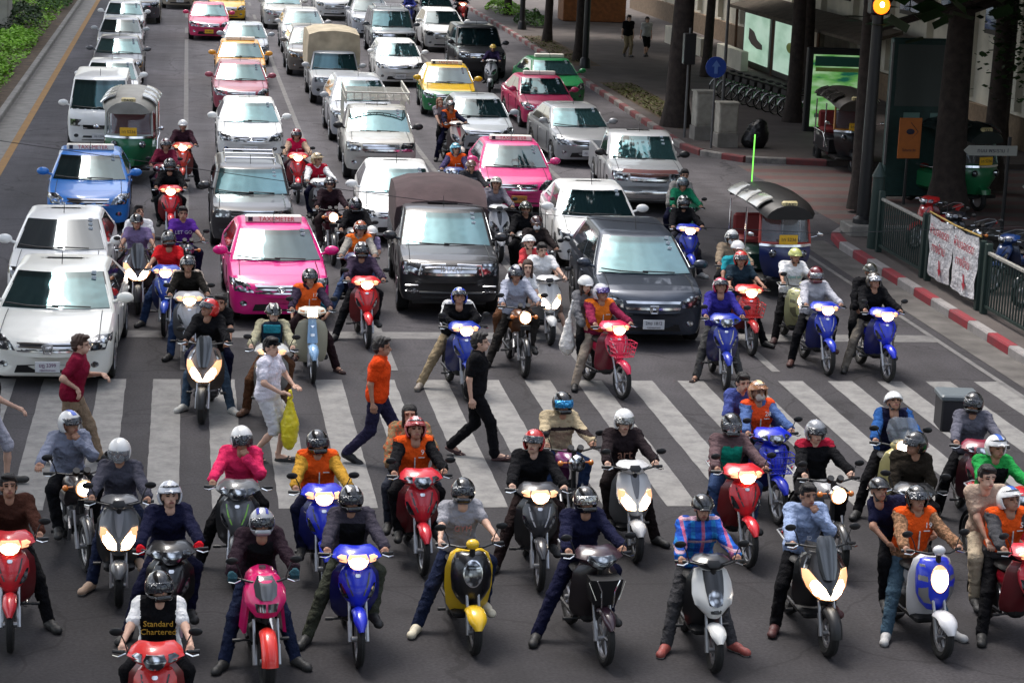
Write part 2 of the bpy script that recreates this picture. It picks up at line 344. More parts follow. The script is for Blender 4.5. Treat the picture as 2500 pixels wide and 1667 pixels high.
V_, Q_ = sdf([('c', (-.05, -.09, .015), (-.015, -.1, .012), .015, .014), ('c', (.05, -.09, .015), (.015, -.1, .012), .015, .014), ('c', (-.07, 0, .02), (-.05, -.09, .02), .006, .006), ('c', (.07, 0, .02), (.05, -.09, .02), .006, .006)], .006, k=.006); GLASSES = npmesh('glasses', V_, Q_)
V_, Q_ = sdf([('c', (0, .05, .045), (0, -.04, .05), .042, .04), ('c', (0, .0, .045), (0, -.14, .035), .042, .036), ('e', (0, -.15, .035), (.04, .05, .034)), ('c', (0, .05, .04), (0, .055, .09), .04, .043)], .009, inter=[lambda P: -P[..., 2]])
SHOEM = npmesh('shoe', V_, Q_, (V_[Q_].mean(1)[:, 2] < .018).astype(int), 2)
V_, Q_ = sdf([('c', (0, .05, .012), (0, -.15, .012), .042, .04), ('c', (-.04, -.05, .02), (0, -.09, .055), .011, .011), ('c', (.04, -.05, .02), (0, -.09, .055), .011, .011)], .008, k=.01, inter=[lambda P: -P[..., 2]]); SANDM = npmesh('sandal', V_, Q_)
FOOT = sdf([('c', (0, .045, .05), (0, -.03, .055), .034, .032), ('c', (0, -.03, .045), (0, -.12, .035), .032, .026), ('c', (-.03, -.11, .03), (-.032, -.14, .027), .012, .01), ('c', (-.01, -.13, .03), (-.01, -.16, .027), .011, .01), ('c', (.012, -.13, .03), (.013, -.165, .027), .011, .01), ('c', (.03, -.12, .03), (.032, -.168, .028), .014, .012), ('c', (0, .045, .05), (0, .045, .11), .034, .036)], .008, k=.015)
def ik(a, b, L1, L2, pole):
    a, b, pole = Vector(a), Vector(b), Vector(pole); d = b-a; D = min(d.length, (L1+L2)*.995); u = d.normalized()
    x = (L1*L1-L2*L2+D*D)/(2*D); h = math.sqrt(max(L1*L1-x*x, 0)); p = (pole-u*pole.dot(u)).normalized()
    return a+u*x+p*h, a+u*D
def basis(fw, up):      # maps -y to fw, z near up
    y = -Vector(fw).normalized(); z = (Vector(up)-y*Vector(up).dot(y)).normalized(); x = y.cross(z)
    return Matrix((x, y, z)).transposed()
NP = [0]
def person(label, loc, rz, group=None, mode='ride', feet='L', hands=('g', 'g'), head=(0, 0), top=((.02, .02, .03), 1), vest=None, num=None, legs=((.03, .035, .05), 1),
           shoe=(.02, .02, .02), hel=None, mask=None, scarf=None, specs=False, hair=1, skin=None, glove=None, lean=0., stripe=None, foot=None, sc=1., pat=None,
           cat='person', hpos=None, walk=0, parent_dz=0., twist=0., backpack=None, logo=None, jersey=False, hairm=None, sandal=False, mark=None, strap=None, zoff=0.):
    t = thing('person', label, cat, loc, rz, group); t.scale = (sc,)*3
    skin = skin or SKIN; hairm = hairm or HAIR
    if mode == 'ride': pel = Vector((0, .38, .845+zoff)); ch = Vector((0, .31-lean, 1.17+zoff)); nk = Vector((0, .28-lean*1.25, 1.335+zoff-lean*.25)); hc = Vector((0, .25-lean*1.35, 1.45+zoff-lean*.35))
    elif mode == 'pass': pel = Vector((0, .70, .92)); ch = Vector((0, .63-lean, 1.24)); nk = Vector((0, .60-lean, 1.405)); hc = Vector((0, .57-lean, 1.52))
    else: pel = Vector((0, 0, .90)); ch = Vector((0, -.02-lean, 1.22)); nk = Vector((0, -.03-lean, 1.385)); hc = Vector((0, -.05-lean*1.2, 1.50))
    pr_ = random.Random(len(label)*131+NP[0]*17)
    if mode in ('ride', 'pass'): twist += pr_.uniform(-9, 9); j_ = Vector((pr_.uniform(-.02, .02), pr_.uniform(-.03, .02), pr_.uniform(-.015, .01))); ch += j_*.5; nk += j_*.8; head = (head[0]+pr_.uniform(-9, 9), head[1]+pr_.uniform(-4, 4)); lean += pr_.uniform(-.02, .035); nk += Vector((pr_.uniform(-.015, .015), 0, 0)); hc += Vector((pr_.uniform(-.02, .02), -.01, 0))
    if hpos: off = Vector(hpos); ch += off*.6; nk += off; hc += off
    rt = Matrix.Rotation(rad(twist), 3, 'Z')
    shs, els, wrs, hps, kns, ans, fdir, hmat = {}, {}, {}, {}, {}, {}, {}, {}
    for i, s in enumerate((-1, 1)):
        shs[s] = ch+rt@Vector((s*.160, .005, .105)); hps[s] = pel+Vector((s*.085, 0, -.03)); h = hands[i]; up = (0, 0, 1)
        if h == 'g': W = Vector((s*.32, -.22, 1.05)); fw = Vector((-s*.1, -.9, -.25)); pole = (s*.42, .4, -.85)
        elif h == 'k': W = Vector((s*.17, .02, .86)) + (Vector((0, .3, .06)) if mode == 'pass' else Vector()); fw = Vector((0, -.9, -.4)); pole = (s*.8, .4, .1)
        elif h == 'f': W = hc+Vector((s*.05, -.13, -.16)); fw = Vector((-s*.3, -.1, .9)); pole = (s*.7, -.2, -.8); up = (0, -1, 0)
        elif h == 'm': W = Vector((s*.1, -.16, 1.06)); fw = Vector((-s*.8, -.5, -.2)); pole = (s, .2, -.2)
        elif h == 'w': W = pel+Vector((s*.2, -.28, .08)); fw = Vector((-s*.4, -.9, 0)); pole = (s, .4, -.4)
        elif h == 'd': W = shs[s]+Vector((s*.08, .04, -.5)); fw = Vector((0, -.15, -1)); pole = (0, 1, 0); up = (s, 0, 0)
        elif h == 'x': W = Vector((s*.3, .25, .98)); fw = Vector((-s*.6, .2, -.4)); pole = (s, .3, 0)
        else: W = Vector(h); fw = (W-shs[s]).normalized()+Vector((0, -.3, 0)); pole = (s*.6, .5, -.6)
        els[s], wrs[s] = ik(shs[s], W, .275, .245, pole); hmat[s] = basis(fw, up)
        if mode == 'walk':
            ph = walk*s; A = Vector((s*.07, -ph*.36, .075+(.06 if ph < 0 else 0))); kp = (0, -1, 0.1); fd = (s*.1, -1, -.5 if ph < 0 else .12)
        elif mode == 'stand': A = Vector((s*.11, 0.02, .075)); kp = (s*.1, -1, 0); fd = (s*.25, -1, 0)
        elif mode == 'pass': A = Vector((s*.25, .34, .33)); kp = (s*.6, -1, .3); fd = (s*.3, -1, -.1)
        else:
            dn = {'L': s < 0, 'R': s > 0, 'B': True, '': False}[feet]
            if dn: A = Vector((s*.35, .0, .075)); kp = (s*.55, -1, .2); fd = (s*.55, -1, 0)
            else: A = Vector((s*.2, -.08, .36)); kp = (s*.5, -.9, .6); fd = (s*.2, -1, -.05)
            if foot and foot[0] == s: A = Vector((foot[1]*.87, foot[2]+.08, foot[3])); kp = (s*.6, -1, .2); fd = (s*.5, -1, 0)
            if A.z < .12:
                dv = A-hps[s]; hm = math.hypot(dv.x, dv.y); mx_ = math.sqrt(max(.875**2-dv.z**2, .01))
                if hm > mx_: A = Vector((hps[s].x+dv.x*mx_/hm, hps[s].y+dv.y*mx_/hm, A.z))
        L = .44 if mode == 'walk' else (.45 if mode == 'ride' else .43)
        kns[s], ans[s] = ik(hps[s], A, L, L-.02, kp); fdir[s] = fd
    arms = lambda g, full, s: ([('c', shs[s], els[s], .056+g, .045+g)] + ([('c', els[s], els[s].lerp(wrs[s], .93), .045+g, .036+g*1.2)] if full else []))
    torso = lambda g: [('c', pel+Vector((-.065, 0, -.0)), pel+Vector((.065, 0, -.0)), .122+g, .122+g), ('c', pel+Vector((-.04, -.01, .08)), ch+Vector((-.03, 0, 0)), .118+g, .118+g), ('c', pel+Vector((.04, -.01, .08)), ch+Vector((.03, 0, 0)), .118+g, .118+g),
                       ('c', ch+rt@Vector((-.075, 0, -.02)), ch+rt@Vector((.075, 0, -.02)), .108+g, .108+g), ('c', shs[-1], shs[1], .058+g, .058+g)]+[('c', nk+Vector((s_*.02, .01, -.03)), shs[s_], .04+g, .05+g) for s_ in (-1, 1)]
    leg = lambda g, full, s: [('c', hps[s], kns[s], .088+g, .06+g), ('c', kns[s], ans[s] if full else kns[s].lerp(ans[s], .1), .058+g, .042+g*1.4)]
    # bare body: one mesh
    pr = [('c', nk+Vector((0, .01, -.06)), hc+Vector((0, .02, -.05)), .055, .052)]
    for s in (-1, 1): pr += [('c', shs[s], els[s], .045, .038), ('c', els[s], wrs[s], .038, .026), ('c', hps[s], kns[s], .078, .05), ('c', kns[s], kns[s].lerp(ans[s], .4), .05, .045), ('c', kns[s].lerp(ans[s], .4), ans[s], .045, .033)]
    pr += [('c', pel, ch, .1, .105), ('c', ch+Vector((-.07, 0, 0)), ch+Vector((.07, 0, 0)), .09, .09), ('c', shs[-1], shs[1], .045, .045)]
    V, Q = sdf(pr, .023, k=.03); Vs, Qs, Ms = [V], [Q], [np.zeros(len(Q), int)]; n = len(V)
    hr = Matrix.Rotation(rad(head[0]), 3, 'Z')@Matrix.Rotation(rad(head[1]), 3, 'X'); R = np.array(hr)
    def app(V, Q, mi, R, o):
        nonlocal n
        Vs.append(V@R.T+np.array(o)); Qs.append(Q+n); Ms.append(mi); n += len(V)
    app(HEAD[0], HEAD[1], HEAD[2], R, hc)
    if not glove:
        for i, s in enumerate((-1, 1)):
            g = 1 if hands[i] in ('g', 'f', 'm') else 0; HV = HANDS[g][0].copy(); HQ = HANDS[g][1]
            if s > 0: HV[:, 0] *= -1; HQ = HQ[:, ::-1]
            app(HV, HQ, np.zeros(len(HQ), int), np.array(hmat[s]), wrs[s])
    fm = {}
    for s in (-1, 1):
        fm[s] = basis(fdir[s], (0, 0, 1)); 
        if sandal: app(FOOT[0], FOOT[1], np.zeros(len(FOOT[1]), int), np.array(fm[s]), ans[s]-fm[s]@Vector((0, .05, .08)))
    link('body', npmesh('person_body', np.concatenate(Vs), np.concatenate(Qs), np.concatenate(Ms), 4), [skin, EYEM, LIPM, hairm], t)
    # clothes
    tc, tl = top[:2]; tm = cloth(tc, pat); long_ = tl
    pr = torso(.02)
    for s in (-1, 1): pr += arms(.019, long_ == 1, s) if long_ else [('c', shs[s], shs[s].lerp(els[s], .7), .068, .062)]
    if long_ == 0:
        pass
    sub = [('c', nk+Vector((0, -.10, .05)), nk+Vector((0, -.02, .12)), .05, .075)]
    mt = [tm]
    V, Q = sdf(pr, .0215, k=.04, noise=.008 if long_ else .0055, sub=sub); mi = None; c = V[Q].mean(1)
    if top[2:] and top[2] is not None:       # sleeve colour or panel colour
        cc = top[3] if len(top) > 3 else 'sleeve'
        if cc == 'sleeve': mi = (np.abs(c[:, 0]-ch.x) > .155).astype(int)
        elif cc == 'chest': mi = ((np.abs(c[:, 0]-ch.x) < .13) & (c[:, 2] < ch.z+.06) & (c[:, 1] < ch.y)).astype(int)
        elif cc == 'stripe': mi = ((c[:, 2] > ch.z-.03) & (c[:, 2] < ch.z+.025)).astype(int)
        elif cc == 'shoulder': mi = (c[:, 2] > ch.z+.12).astype(int)
        elif cc == 'line':
            mi = np.zeros(len(c), int)
            for s in (-1, 1):
                o = c-np.array(shs[s]); ax = np.array((els[s]-shs[s]).normalized()); r = o-(o@ax)[:, None]*ax; r2 = c-np.array(els[s]); ax2 = np.array((wrs[s]-els[s]).normalized()); rr = r2-(r2@ax2)[:, None]*ax2
                mi |= ((s*c[:, 0] > .15) & (((o@ax) > -.05) & ((o@ax) < .27) & (s*r[:, 0] > .045) & (np.abs(r[:, 1]) < .03) | ((r2@ax2) > 0) & (s*rr[:, 0] > .035) & (np.abs(rr[:, 1]) < .028))).astype(int)
            mi |= ((c[:, 2] > nk.z+.01)).astype(int)
        mt.append(cloth(top[2]))
    nmname = 'jacket' if long_ == 1 and sum(tc) < .5 else 'shirt'
    link(nmname, npmesh(nmname, V, Q, mi, len(mt)), mt, t)
    if vest:
        V, Q = sdf(torso(.033)[1:], .0215, k=.04, noise=.003, sub=[('c', nk+Vector((0, -.16, .04)), ch+Vector((0, -.2, .0)), .08, .035), ('c', nk, nk+Vector((0, 0, .1)), .075, .1)]+[('c', shs[s]+Vector((s*.03, 0, -.02)), shs[s]+Vector((s*.14, 0, -.05)), .07, .09) for s in (-1, 1)],
                   inter=[lambda P: (pel.z-.06)-P[..., 2]])
        ve = link('vest', npmesh('vest', V, Q), cloth(vest), t)
        y = ch.y-.166
        zp = MB().box((0, y+.006, ch.z-.12), (.012, .012, .2)).box((.075, y-.0, ch.z-.02), (.07, .01, .01)); link('zip', zp.mesh('zip', False), cloth((.62, .62, .6)), ve)
        if num: text('number', num, .085, cloth((.75, .72, .68)), ve, (.085, y-.014, ch.z+.045))
    if logo: text('lettering', logo[0], logo[1], mat('print', logo[2], .7), t, (0, ch.y-.16, ch.z-.03+logo[3]))
    lc, ll = legs[:2]; pr = [('c', pel+Vector((-.05, 0, -.01)), pel+Vector((.05, 0, -.01)), .122, .122)]
    for s in (-1, 1): pr += leg(.016, ll, s)
    V, Q = sdf(pr, .0225, k=.03, noise=.007); nn = 'trousers' if ll else 'shorts'; link(nn, npmesh(nn, V, Q), cloth(lc), t)
    for s in (-1, 1):
        if sandal: o = link('sandal', SANDM, plas(shoe, .7), t)
        else: o = link('shoe', SHOEM, [plas(shoe, .6), plas((.5, .5, .48) if sum(shoe) > .15 else (.02, .02, .02), .7)], t)
        o.matrix_local = Matrix.Translation(ans[s]-fm[s]@Vector((0, .05, .08)))@fm[s].to_4x4()@Matrix.Diagonal((1.1, 1.1, 1.1, 1))
    HR = Matrix.Translation(hc)@hr.to_4x4()
    if glove:
        for i, s in enumerate((-1, 1)):
            HV = HANDS[1][0]*1.18; HQ = HANDS[1][1]
            if s > 0: HV = HV*np.array((-1, 1, 1)); HQ = HQ[:, ::-1]
            link('glove', npmesh('glove', HV, HQ), cloth(glove), t, Matrix.Translation(wrs[s])@hmat[s].to_4x4())
    if hel:
        k, hcol = hel[:2]; a, b = helm(k)
        h = link('helmet', a, mat('helmet_shell', hcol, .22, .1 if sum(hcol) < 1.5 else 0, .8), t, HR)
        if k != 'half' or True: link('chin_strap' if k == 'half' else 'visor', b, DARK if k == 'half' else (hel[2] if len(hel) > 2 else (VISC if k in ('clear',) else VISD)), h)
        if len(hel) > 3:
            st = MB(); c0 = hel[4] if len(hel) > 4 else 0
            xs = (0,) if not c0 else (-.045, .045)
            for x0 in xs:
                rg = []
                for q in range(11):
                    an = rad(-20+q*15); r0 = .1515; w_ = .028 if not c0 else .014
                    rg.append([(x0+u*w_, .015-(r0+.003)*cos(an)*math.sqrt(max(0, 1-((x0+u*w_)/.128)**2)), .02+(r0+.002)*sin(an)*math.sqrt(max(0, 1-((x0+u*w_)/.128)**2))) for u in (-1, 0, 1)])
                st.loft([rg_ for rg_ in rg[4:]] if k != 'half' else rg[4:], 0, False, False)
            link('stripe', st.mesh('stripe'), paint(hel[3]), h)
    elif hair == 1: link('hair', HAIRS, hairm, t, HR)
    if hair == 2: link('hair', HAIRL, hairm, t, HR)
    if mask: link('face_mask', MASKM, cloth(mask), t, HR)
    if scarf: link('neck_scarf', SCARFM, cloth(scarf), t, HR)
    if specs: link('sunglasses', GLASSES, VISD, t, HR)
    NP[0] += 1
    pass
    return t, dict(pel=pel, ch=ch, nk=nk, hc=hc, wr=wrs, sh=shs)
# ------------------------------------------------------------------ motorcycles
# material roles by slot: P primary paint, S second colour
class Kit:
    def __init__(s): s.parts = []
    def part(s, name, roles, mb, kids=()): s.parts.append((name, roles, mb.mesh(name), [(n, r, m.mesh(n)) for n, r, m in kids])); return s
def wheel(K, y, R, tw, spokes=5):
    r = tw/2; t = MB().torus((0, y, R), R-r, r, 0, 30, 8, 1.05)
    rim = MB().lathe_x((0, y, R), [(-.022, R-tw*.85), (-.022, R-tw*1.15), (-.012, R-tw*1.3), (.012, R-tw*1.3), (.022, R-tw*1.15), (.022, R-tw*.85)])
    for i in range(spokes):
        a = i*2*pi/spokes+.3; rim.tube([(0, y+.03*cos(a), R+.03*sin(a)), (0, y+(R-tw*1.2)*cos(a+.15), R+(R-tw*1.2)*sin(a+.15))], [.016, .011], 0, 6)
    rim.tube([(-.07, y, R), (.07, y, R)], .03, 0, 10); rim.tube([(.025, y, R), (.032, y, R)], .095, 0, 18)
    K.part('wheel', ['R'], t, [('rim', ['A'], rim)])
def common(K, wr=.285, tw=.075, yf=-.62, yr=.62, seat=(.0, .66, .775, .14), hb=(.37, 1.05), fork=True, bodyP='P', step=False, forkw=.085, mirror=True, tank=False):
    wheel(K, yf, wr, tw); wheel(K, yr, wr, tw*1.15)
    if fork:
        f = MB()
        for s in (-1, 1): f.tube([(s*forkw, yf+.2, .66), (s*forkw, yf+.07, .4)], .016, 0); f.tube([(s*forkw, yf+.09, .44), (s*forkw, yf-.0, wr-.03)], .026, 0)
        K.part('front_fork', ['A'], f)
    h = MB(); w_, z = hb
    h.tube([(-w_+.1, -.25, z), (-.12, -.36, z+.0), (.12, -.36, z), (w_-.1, -.25, z)], .012, 0)
    for s in (-1, 1): h.tube([(s*(w_-.1), -.255, z), (s*w_, -.2, z-.012)], .019, 0); h.tube([(s*(w_-.11), -.29, z), (s*(w_-.05), -.34, z-.01), (s*(w_+.0), -.29, z-.015)], .007, 1, 6)
    h.tube([(0, -.36, z), (0, yf+.25, .6)], .03, 0)
    K.part('handlebar', ['D', 'C'], h)
    if mirror:
        for s in (-1, 1):
            m = MB().tube([(s*(w_-.13), -.28, z), (s*(w_-.1), -.27, z+.1), (s*(w_-.07), -.26, z+.16)], .006, 0, 6); m.ell((s*(w_-.03), -.255, z+.185), (.062, .014, .038), 0); m.ell((s*(w_-.03), -.245, z+.185), (.052, .008, .03), 1)
            K.part('mirror', ['D', 'C'], m)
    y0, y1, sz, sw = seat
    rg = []
    for t in range(9):
        u = t/8; y = y0+(y1-y0)*u; wd = sw*(.62+.5*sin(pi*min(u*1.15+.15, 1))); zz = sz+.05*u; k = .5 if t in (0, 8) else 1
        rg.append([(wd*k*cos(a), y, zz-.03+(.05 if sin(a) > 0 else .06)*k*sin(a)) for a in [i*2*pi/12 for i in range(12)]])
    K.part('seat', ['T'], MB().loft(rg))
    b = MB(); rg = []
    for y, z, wd, hh in ((y0-.02, .62, .10, .14), (y0+.2, .64, .13, .12), (y0+.45, .70, .13, .1), (y1-.02, .80, .10, .07), (y1+.1, .85, .055, .045), (y1+.17, .87, .025, .025)):
        rg.append([(wd*cos(a), y, z+hh*sin(a)) for a in [i*2*pi/12 for i in range(12)]])
    K.part('side_cover', [bodyP], b.loft(rg))
    K.part('tail_light', ['X'], MB().ell((0, y1+.15, .84), (.06, .03, .035)))
    e = MB()
    if step: e.box((0, -.12, .31), (.33, .34, .09), 0, 0, .03); e.box((0, .3, .36), (.2, .4, .2), 0, 0, .04)
    else: e.tube([(0, -.32, .62), (0, .02, .5), (0, .3, .55)], .06, 0); e.box((0, .0, .36), (.22, .3, .2), 0, 0, .05); e.tube([(-.23, -.06, .3), (.23, -.06, .3)], .012, 0)
    for s in (-1, 1): e.tube([(s*.2, -.06, .3), (s*.28, -.06, .3)], .019, 0)
    e.tube([(-.12, .05, .28), (-.12, yr, .29)], .022, 0)
    K.part('engine', ['D'], e)
    x = MB().tube([(.1, -.05, .3), (.14, .1, .22), (.15, .3, .26)], .018, 1); x.tube([(.15, .25, .25), (.155, .72, .31)], [.028, .042], 0, 12); K.part('exhaust', ['A', 'C'], x)
    r = MB().loft([[(wx, yr+(wr+.02)*cos(a), wr+(wr+.025)*sin(a)) for wx in (-.05, -.03, .03, .05)] for a in [rad(-15+i*15) for i in range(9)]], 0, False, False)
    K.part('rear_fender', ['D'], r)
    g = MB().tube([(-.13, .35, .84), (-.14, y1+.05, .90), (0, y1+.12, .91), (.14, y1+.05, .90), (.13, .35, .84)], .011, 0); K.part('grab_rail', ['A'], g)
def fender(K, yf, R, w0=.07, role='P', a0=32, a1=112, point=True):
    rg = []
    for i in range(9):
        a = rad(a0+(a1-a0)*i/8); wd = w0*(.35+.65*min(1, i/2.5)) if point else w0; q = R+.028
        y, z = yf-q*cos(a), R+q*sin(a); y2, z2 = yf-(q-.045)*cos(a), R+(q-.045)*sin(a)
        rg.append([(-wd, y2, z2), (-wd*.92, (y+y2)/2, (z+z2)/2), (-wd*.5, y-.004*cos(a), z+.004*sin(a)), (0, y-.012*cos(a), z+.012*sin(a)), (wd*.5, y-.004*cos(a), z+.004*sin(a)), (wd*.92, (y+y2)/2, (z+z2)/2), (wd, y2, z2)])
    K.part('front_fender', [role], MB().loft(rg, 0, False, False))
def decal(src, rows, off=.008, nc=7, m=0, th=.0, mb=None):   # a patch laid on a built surface: rows (z, x0, x1)
    V = [Vector(p) for p in src.v]; bv = BVHTree.FromPolygons(V, src.f, epsilon=0); mb = mb or MB(); P = []
    for z, x0, x1 in rows:
        for j in range(nc):
            x = x0+(x1-x0)*j/(nc-1); h, n_, _, _ = bv.ray_cast(Vector((x, -6, z)), Vector((0, 1, 0)))
            if h is None: h, n_, _, _ = bv.find_nearest(Vector((x, -1.2 if abs(x) < .3 else 0, z)))
            if n_.y > 0: n_ = -n_
            P.append(h+n_*off)
    F = []
    for i in range(len(rows)-1):
        for j in range(nc-1): a = i*nc+j; F.append((a, a+nc, a+nc+1, a+1))
    n = len(P); B_ = [p+Vector((0, off+.004, 0)) for p in P]
    ed = list(range(nc))+[i*nc+nc-1 for i in range(1, len(rows))]+[(len(rows)-1)*nc+j for j in range(nc-2, -1, -1)]+[i*nc for i in range(len(rows)-2, 0, -1)]
    mb.add(P+B_, F+[(ed[q], ed[(q+1) % len(ed)], n+ed[(q+1) % len(ed)], n+ed[q]) for q in range(len(ed))], m); return mb
def oval(cz, rx, rz, cx=0., n=8): return [(cz+rz*cos(pi*i/n)*.999, cx-rx*math.sqrt(max(.02, sin(pi*i/n)**2)), cx+rx*math.sqrt(max(.02, sin(pi*i/n)**2))) for i in range(n+1)]
KITS = {}
def kit(t):
    if t in KITS: return KITS[t]
    K = Kit()
    if t in ('cub', 'cubbasket', 'cub2'):
        common(K); fender(K, -.62, .285)
        fc = MB().panel([(.955, -.36, .10, .05), (.93, -.42, .15, .06), (.86, -.47, .185), (.77, -.51, .19), (.70, -.53, .165), (.63, -.53, .12), (.57, -.49, .06, .04)], .05, 11, sweep=.11)
        K.part('leg_shield', ['P2'], MB().panel([(.93, -.30, .16), (.84, -.31, .235), (.7, -.29, .25), (.55, -.25, .245), (.42, -.2, .225), (.33, -.14, .17)], .03, 9, sweep=.12))
        lens = [('indicator', ['L'], decal(fc, [(.80, s*.155, s*.178), (.72, s*.11, s*.165), (.665, s*.085, s*.135)])) for s in (-1, 1)]
        K.part('front_cover', ['P'], fc, lens+[('badge', ['C'], decal(fc, [(.90, -.02, .02), (.885, -.028, .028), (.87, -.018, .018)], nc=4)), ('trim', ['S'], decal(fc, [(.90, -.125, -.11), (.80, -.105, -.085), (.70, -.06, -.045)], .005, 3)), ('trim', ['S'], decal(fc, [(.90, .11, .125), (.80, .085, .105), (.70, .045, .06)], .005, 3))])
        hc = MB().panel([(1.13, -.31, .09, .03), (1.115, -.37, .16), (1.08, -.42, .225), (1.04, -.46, .25), (1.0, -.475, .20), (.965, -.46, .12), (.94, -.42, .07, .04)], .09, 13, sweep=.15)
        K.part('handlebar_cover', ['P'], hc, [('headlight', ['H', 'HR'], decal(hc, [(1.075, -.075, .075), (1.04, -.095, .095), (.995, -.07, .07), (.965, -.04, .04)], .012)), ('indicator', ['HR2'], decal(hc, [(1.075, .11, .16), (1.05, .115, .20), (1.02, .11, .175)])), ('indicator', ['HR2'], decal(hc, [(1.075, -.16, -.11), (1.05, -.20, -.115), (1.02, -.175, -.11)]))])
        if t == 'cubbasket':
            b = MB()
            for i in range(9): x = -.17+.34*i/8; b.tube([(x*1.05, -.72, .88), (x*.85, -.68, .66)], .005, 0, 5); b.tube([(x*1.05, -.47, .88), (x*.85, -.5, .66)], .005, 0, 5); b.tube([(x*.85, -.68, .66), (x*.85, -.5, .66)], .005, 0, 5)
            for z, q in ((.88, 1.05), (.80, .98), (.73, .91), (.66, .85)): b.tube([(-.17*q, -.72+(.88-z)*.18, z), (.17*q, -.72+(.88-z)*.18, z), (.17*q, -.48, z), (-.17*q, -.48, z), (-.17*q, -.72+(.88-z)*.18, z)], .007, 0, 5)
            K.part('basket', ['P'], b)
    elif t == 'basketdark':
        common(K); fender(K, -.62, .285)
        K.part('leg_shield', ['P2'], MB().panel([(.93, -.30, .16), (.84, -.31, .235), (.7, -.29, .25), (.55, -.25, .245), (.42, -.2, .225), (.33, -.14, .17)], .03, 9, sweep=.12))
        hc = MB().panel([(1.13, -.31, .09, .03), (1.115, -.37, .16), (1.08, -.42, .225), (1.04, -.46, .25), (1.0, -.475, .20), (.965, -.46, .12), (.94, -.42, .07, .04)], .09, 13, sweep=.15)
        K.part('handlebar_cover', ['P'], hc, [('headlight', ['H'], decal(hc, [(1.075, -.12, .12), (1.04, -.15, .15), (.995, -.10, .10), (.955, -.04, .04)], .012))])
        b = MB().panel([(.9, -.66, .17), (.75, -.64, .155), (.62, -.6, .12)], .2, 9, sweep=.04); K.part('basket', ['D'], b)
        m = MB()
        for s in (-1, 1): m.tube([(s*.12, -.68, .91), (s*.07, -.68, .8), (s*.06, -.66, .62)], .008, 0, 6); m.tube([(s*.19, -.62, .88), (s*.12, -.66, .7)], .006, 0, 6)
        K.part('basket_rail', ['C'], m)
    elif t in ('scoot', 'sporty'):
        common(K, .235, .095, -.60, .60, (.02, .7, .78, .155), (.36, 1.05), step=True, forkw=.075); fender(K, -.60, .235, .085, 'P')
        fc = MB().panel([(1.0, -.34, .11, .05), (.96, -.38, .17), (.86, -.45, .205), (.75, -.52, .215), (.66, -.57, .19), (.60, -.58, .13), (.54, -.54, .06, .04)], .05, 11, sweep=.13)
        K.part('leg_shield', ['P2'], MB().panel([(.97, -.28, .15), (.85, -.29, .23), (.68, -.29, .245), (.5, -.26, .24), (.38, -.22, .2), (.28, -.2, .14)], .03, 9, sweep=.1))
        kids = [] if t == 'sporty' else [('headlight', ['H', 'HR'], decal(fc, [(.80, s*.13, s*.18), (.74, s*.07, s*.185), (.68, s*.03, s*.16), (.62, s*.025, s*.11)], .01)) for s in (-1, 1)]
        if t == 'sporty': kids += [('center_trim', ['S'], decal(fc, [(.98, -.10, .10), (.9, -.10, .10), (.8, -.09, .09), (.7, -.07, .07), (.6, -.05, .05)], .006, 7)), ('headlight', ['L'], decal(fc, oval(.74, .07, .075), .02))]
        else: kids += [('center_trim', ['S'], decal(fc, [(.98, -.05, .05), (.9, -.045, .045), (.8, -.03, .03), (.74, -.012, .012)], .006, 5))]
        K.part('front_cover', ['P'], fc, kids)
        hc = MB().panel([(1.12, -.29, .08, .03), (1.10, -.35, .15), (1.07, -.39, .2), (1.03, -.4, .17), (1.0, -.38, .1, .05)], .08, 11, sweep=.12)
        K.part('handlebar_cover', ['S' if t == 'sporty' else 'P'], hc, [('dash_trim', ['D'], decal(hc, [(1.09, -.05, .05), (1.06, -.07, .07), (1.03, -.04, .04)]))])
    elif t == 'maxi':
        common(K, .25, .105, -.66, .64, (.05, .75, .78, .17), (.38, 1.08), step=True, forkw=.08); fender(K, -.66, .25, .07, 'D', 5, 95, False)
        fc = MB().panel([(1.02, -.36, .14, .06), (.95, -.42, .21), (.85, -.50, .25), (.75, -.58, .245), (.66, -.64, .2), (.60, -.65, .13), (.54, -.6, .06, .04)], .06, 11, sweep=.16)
        K.part('leg_shield', ['P2'], MB().panel([(.97, -.28, .18), (.85, -.29, .26), (.68, -.29, .27), (.5, -.26, .26), (.38, -.22, .2)], .03, 9, sweep=.1))
        kids = [('headlight', ['H', 'HR'], decal(fc, [(.84, s*.17, s*.225), (.77, s*.11, s*.225), (.70, s*.045, s*.195), (.64, s*.012, s*.14), (.61, s*.008, s*.09)], .01)) for s in (-1, 1)]
        kids += [('side_trim', ['L'], decal(fc, [(.99, s*.125, s*.15), (.9, s*.165, s*.2), (.86, s*.185, s*.215)], .006, 4)) for s in (-1, 1)]
        K.part('front_cover', ['P'], fc, kids)
        K.part('windscreen', ['W'], MB().panel([(1.2, -.36, .06, .02), (1.17, -.39, .095, .03), (1.05, -.46, .115, .04), (.9, -.545, .095, .03), (.8, -.6, .06, .02)], .012, 9))
        K.part('dash', ['D'], MB().panel([(1.08, -.3, .13), (1.0, -.36, .17)], .1, 7))
    elif t == 'fino':
        common(K, .235, .09, -.60, .60, (.02, .7, .78, .15), (.35, 1.06), step=True, forkw=.06); fender(K, -.60, .235, .10, 'P', 22, 110)
        fc = MB().panel([(.99, -.33, .09, .04), (.97, -.38, .15), (.88, -.43, .2), (.76, -.46, .215), (.62, -.47, .2), (.52, -.46, .15), (.46, -.42, .09, .05)], .06, 13, sweep=.12)
        K.part('leg_shield', ['P'], MB().panel([(1.0, -.3, .12), (.95, -.3, .2), (.8, -.3, .25), (.6, -.29, .25), (.4, -.26, .22), (.3, -.22, .16)], .04, 11, sweep=.09))
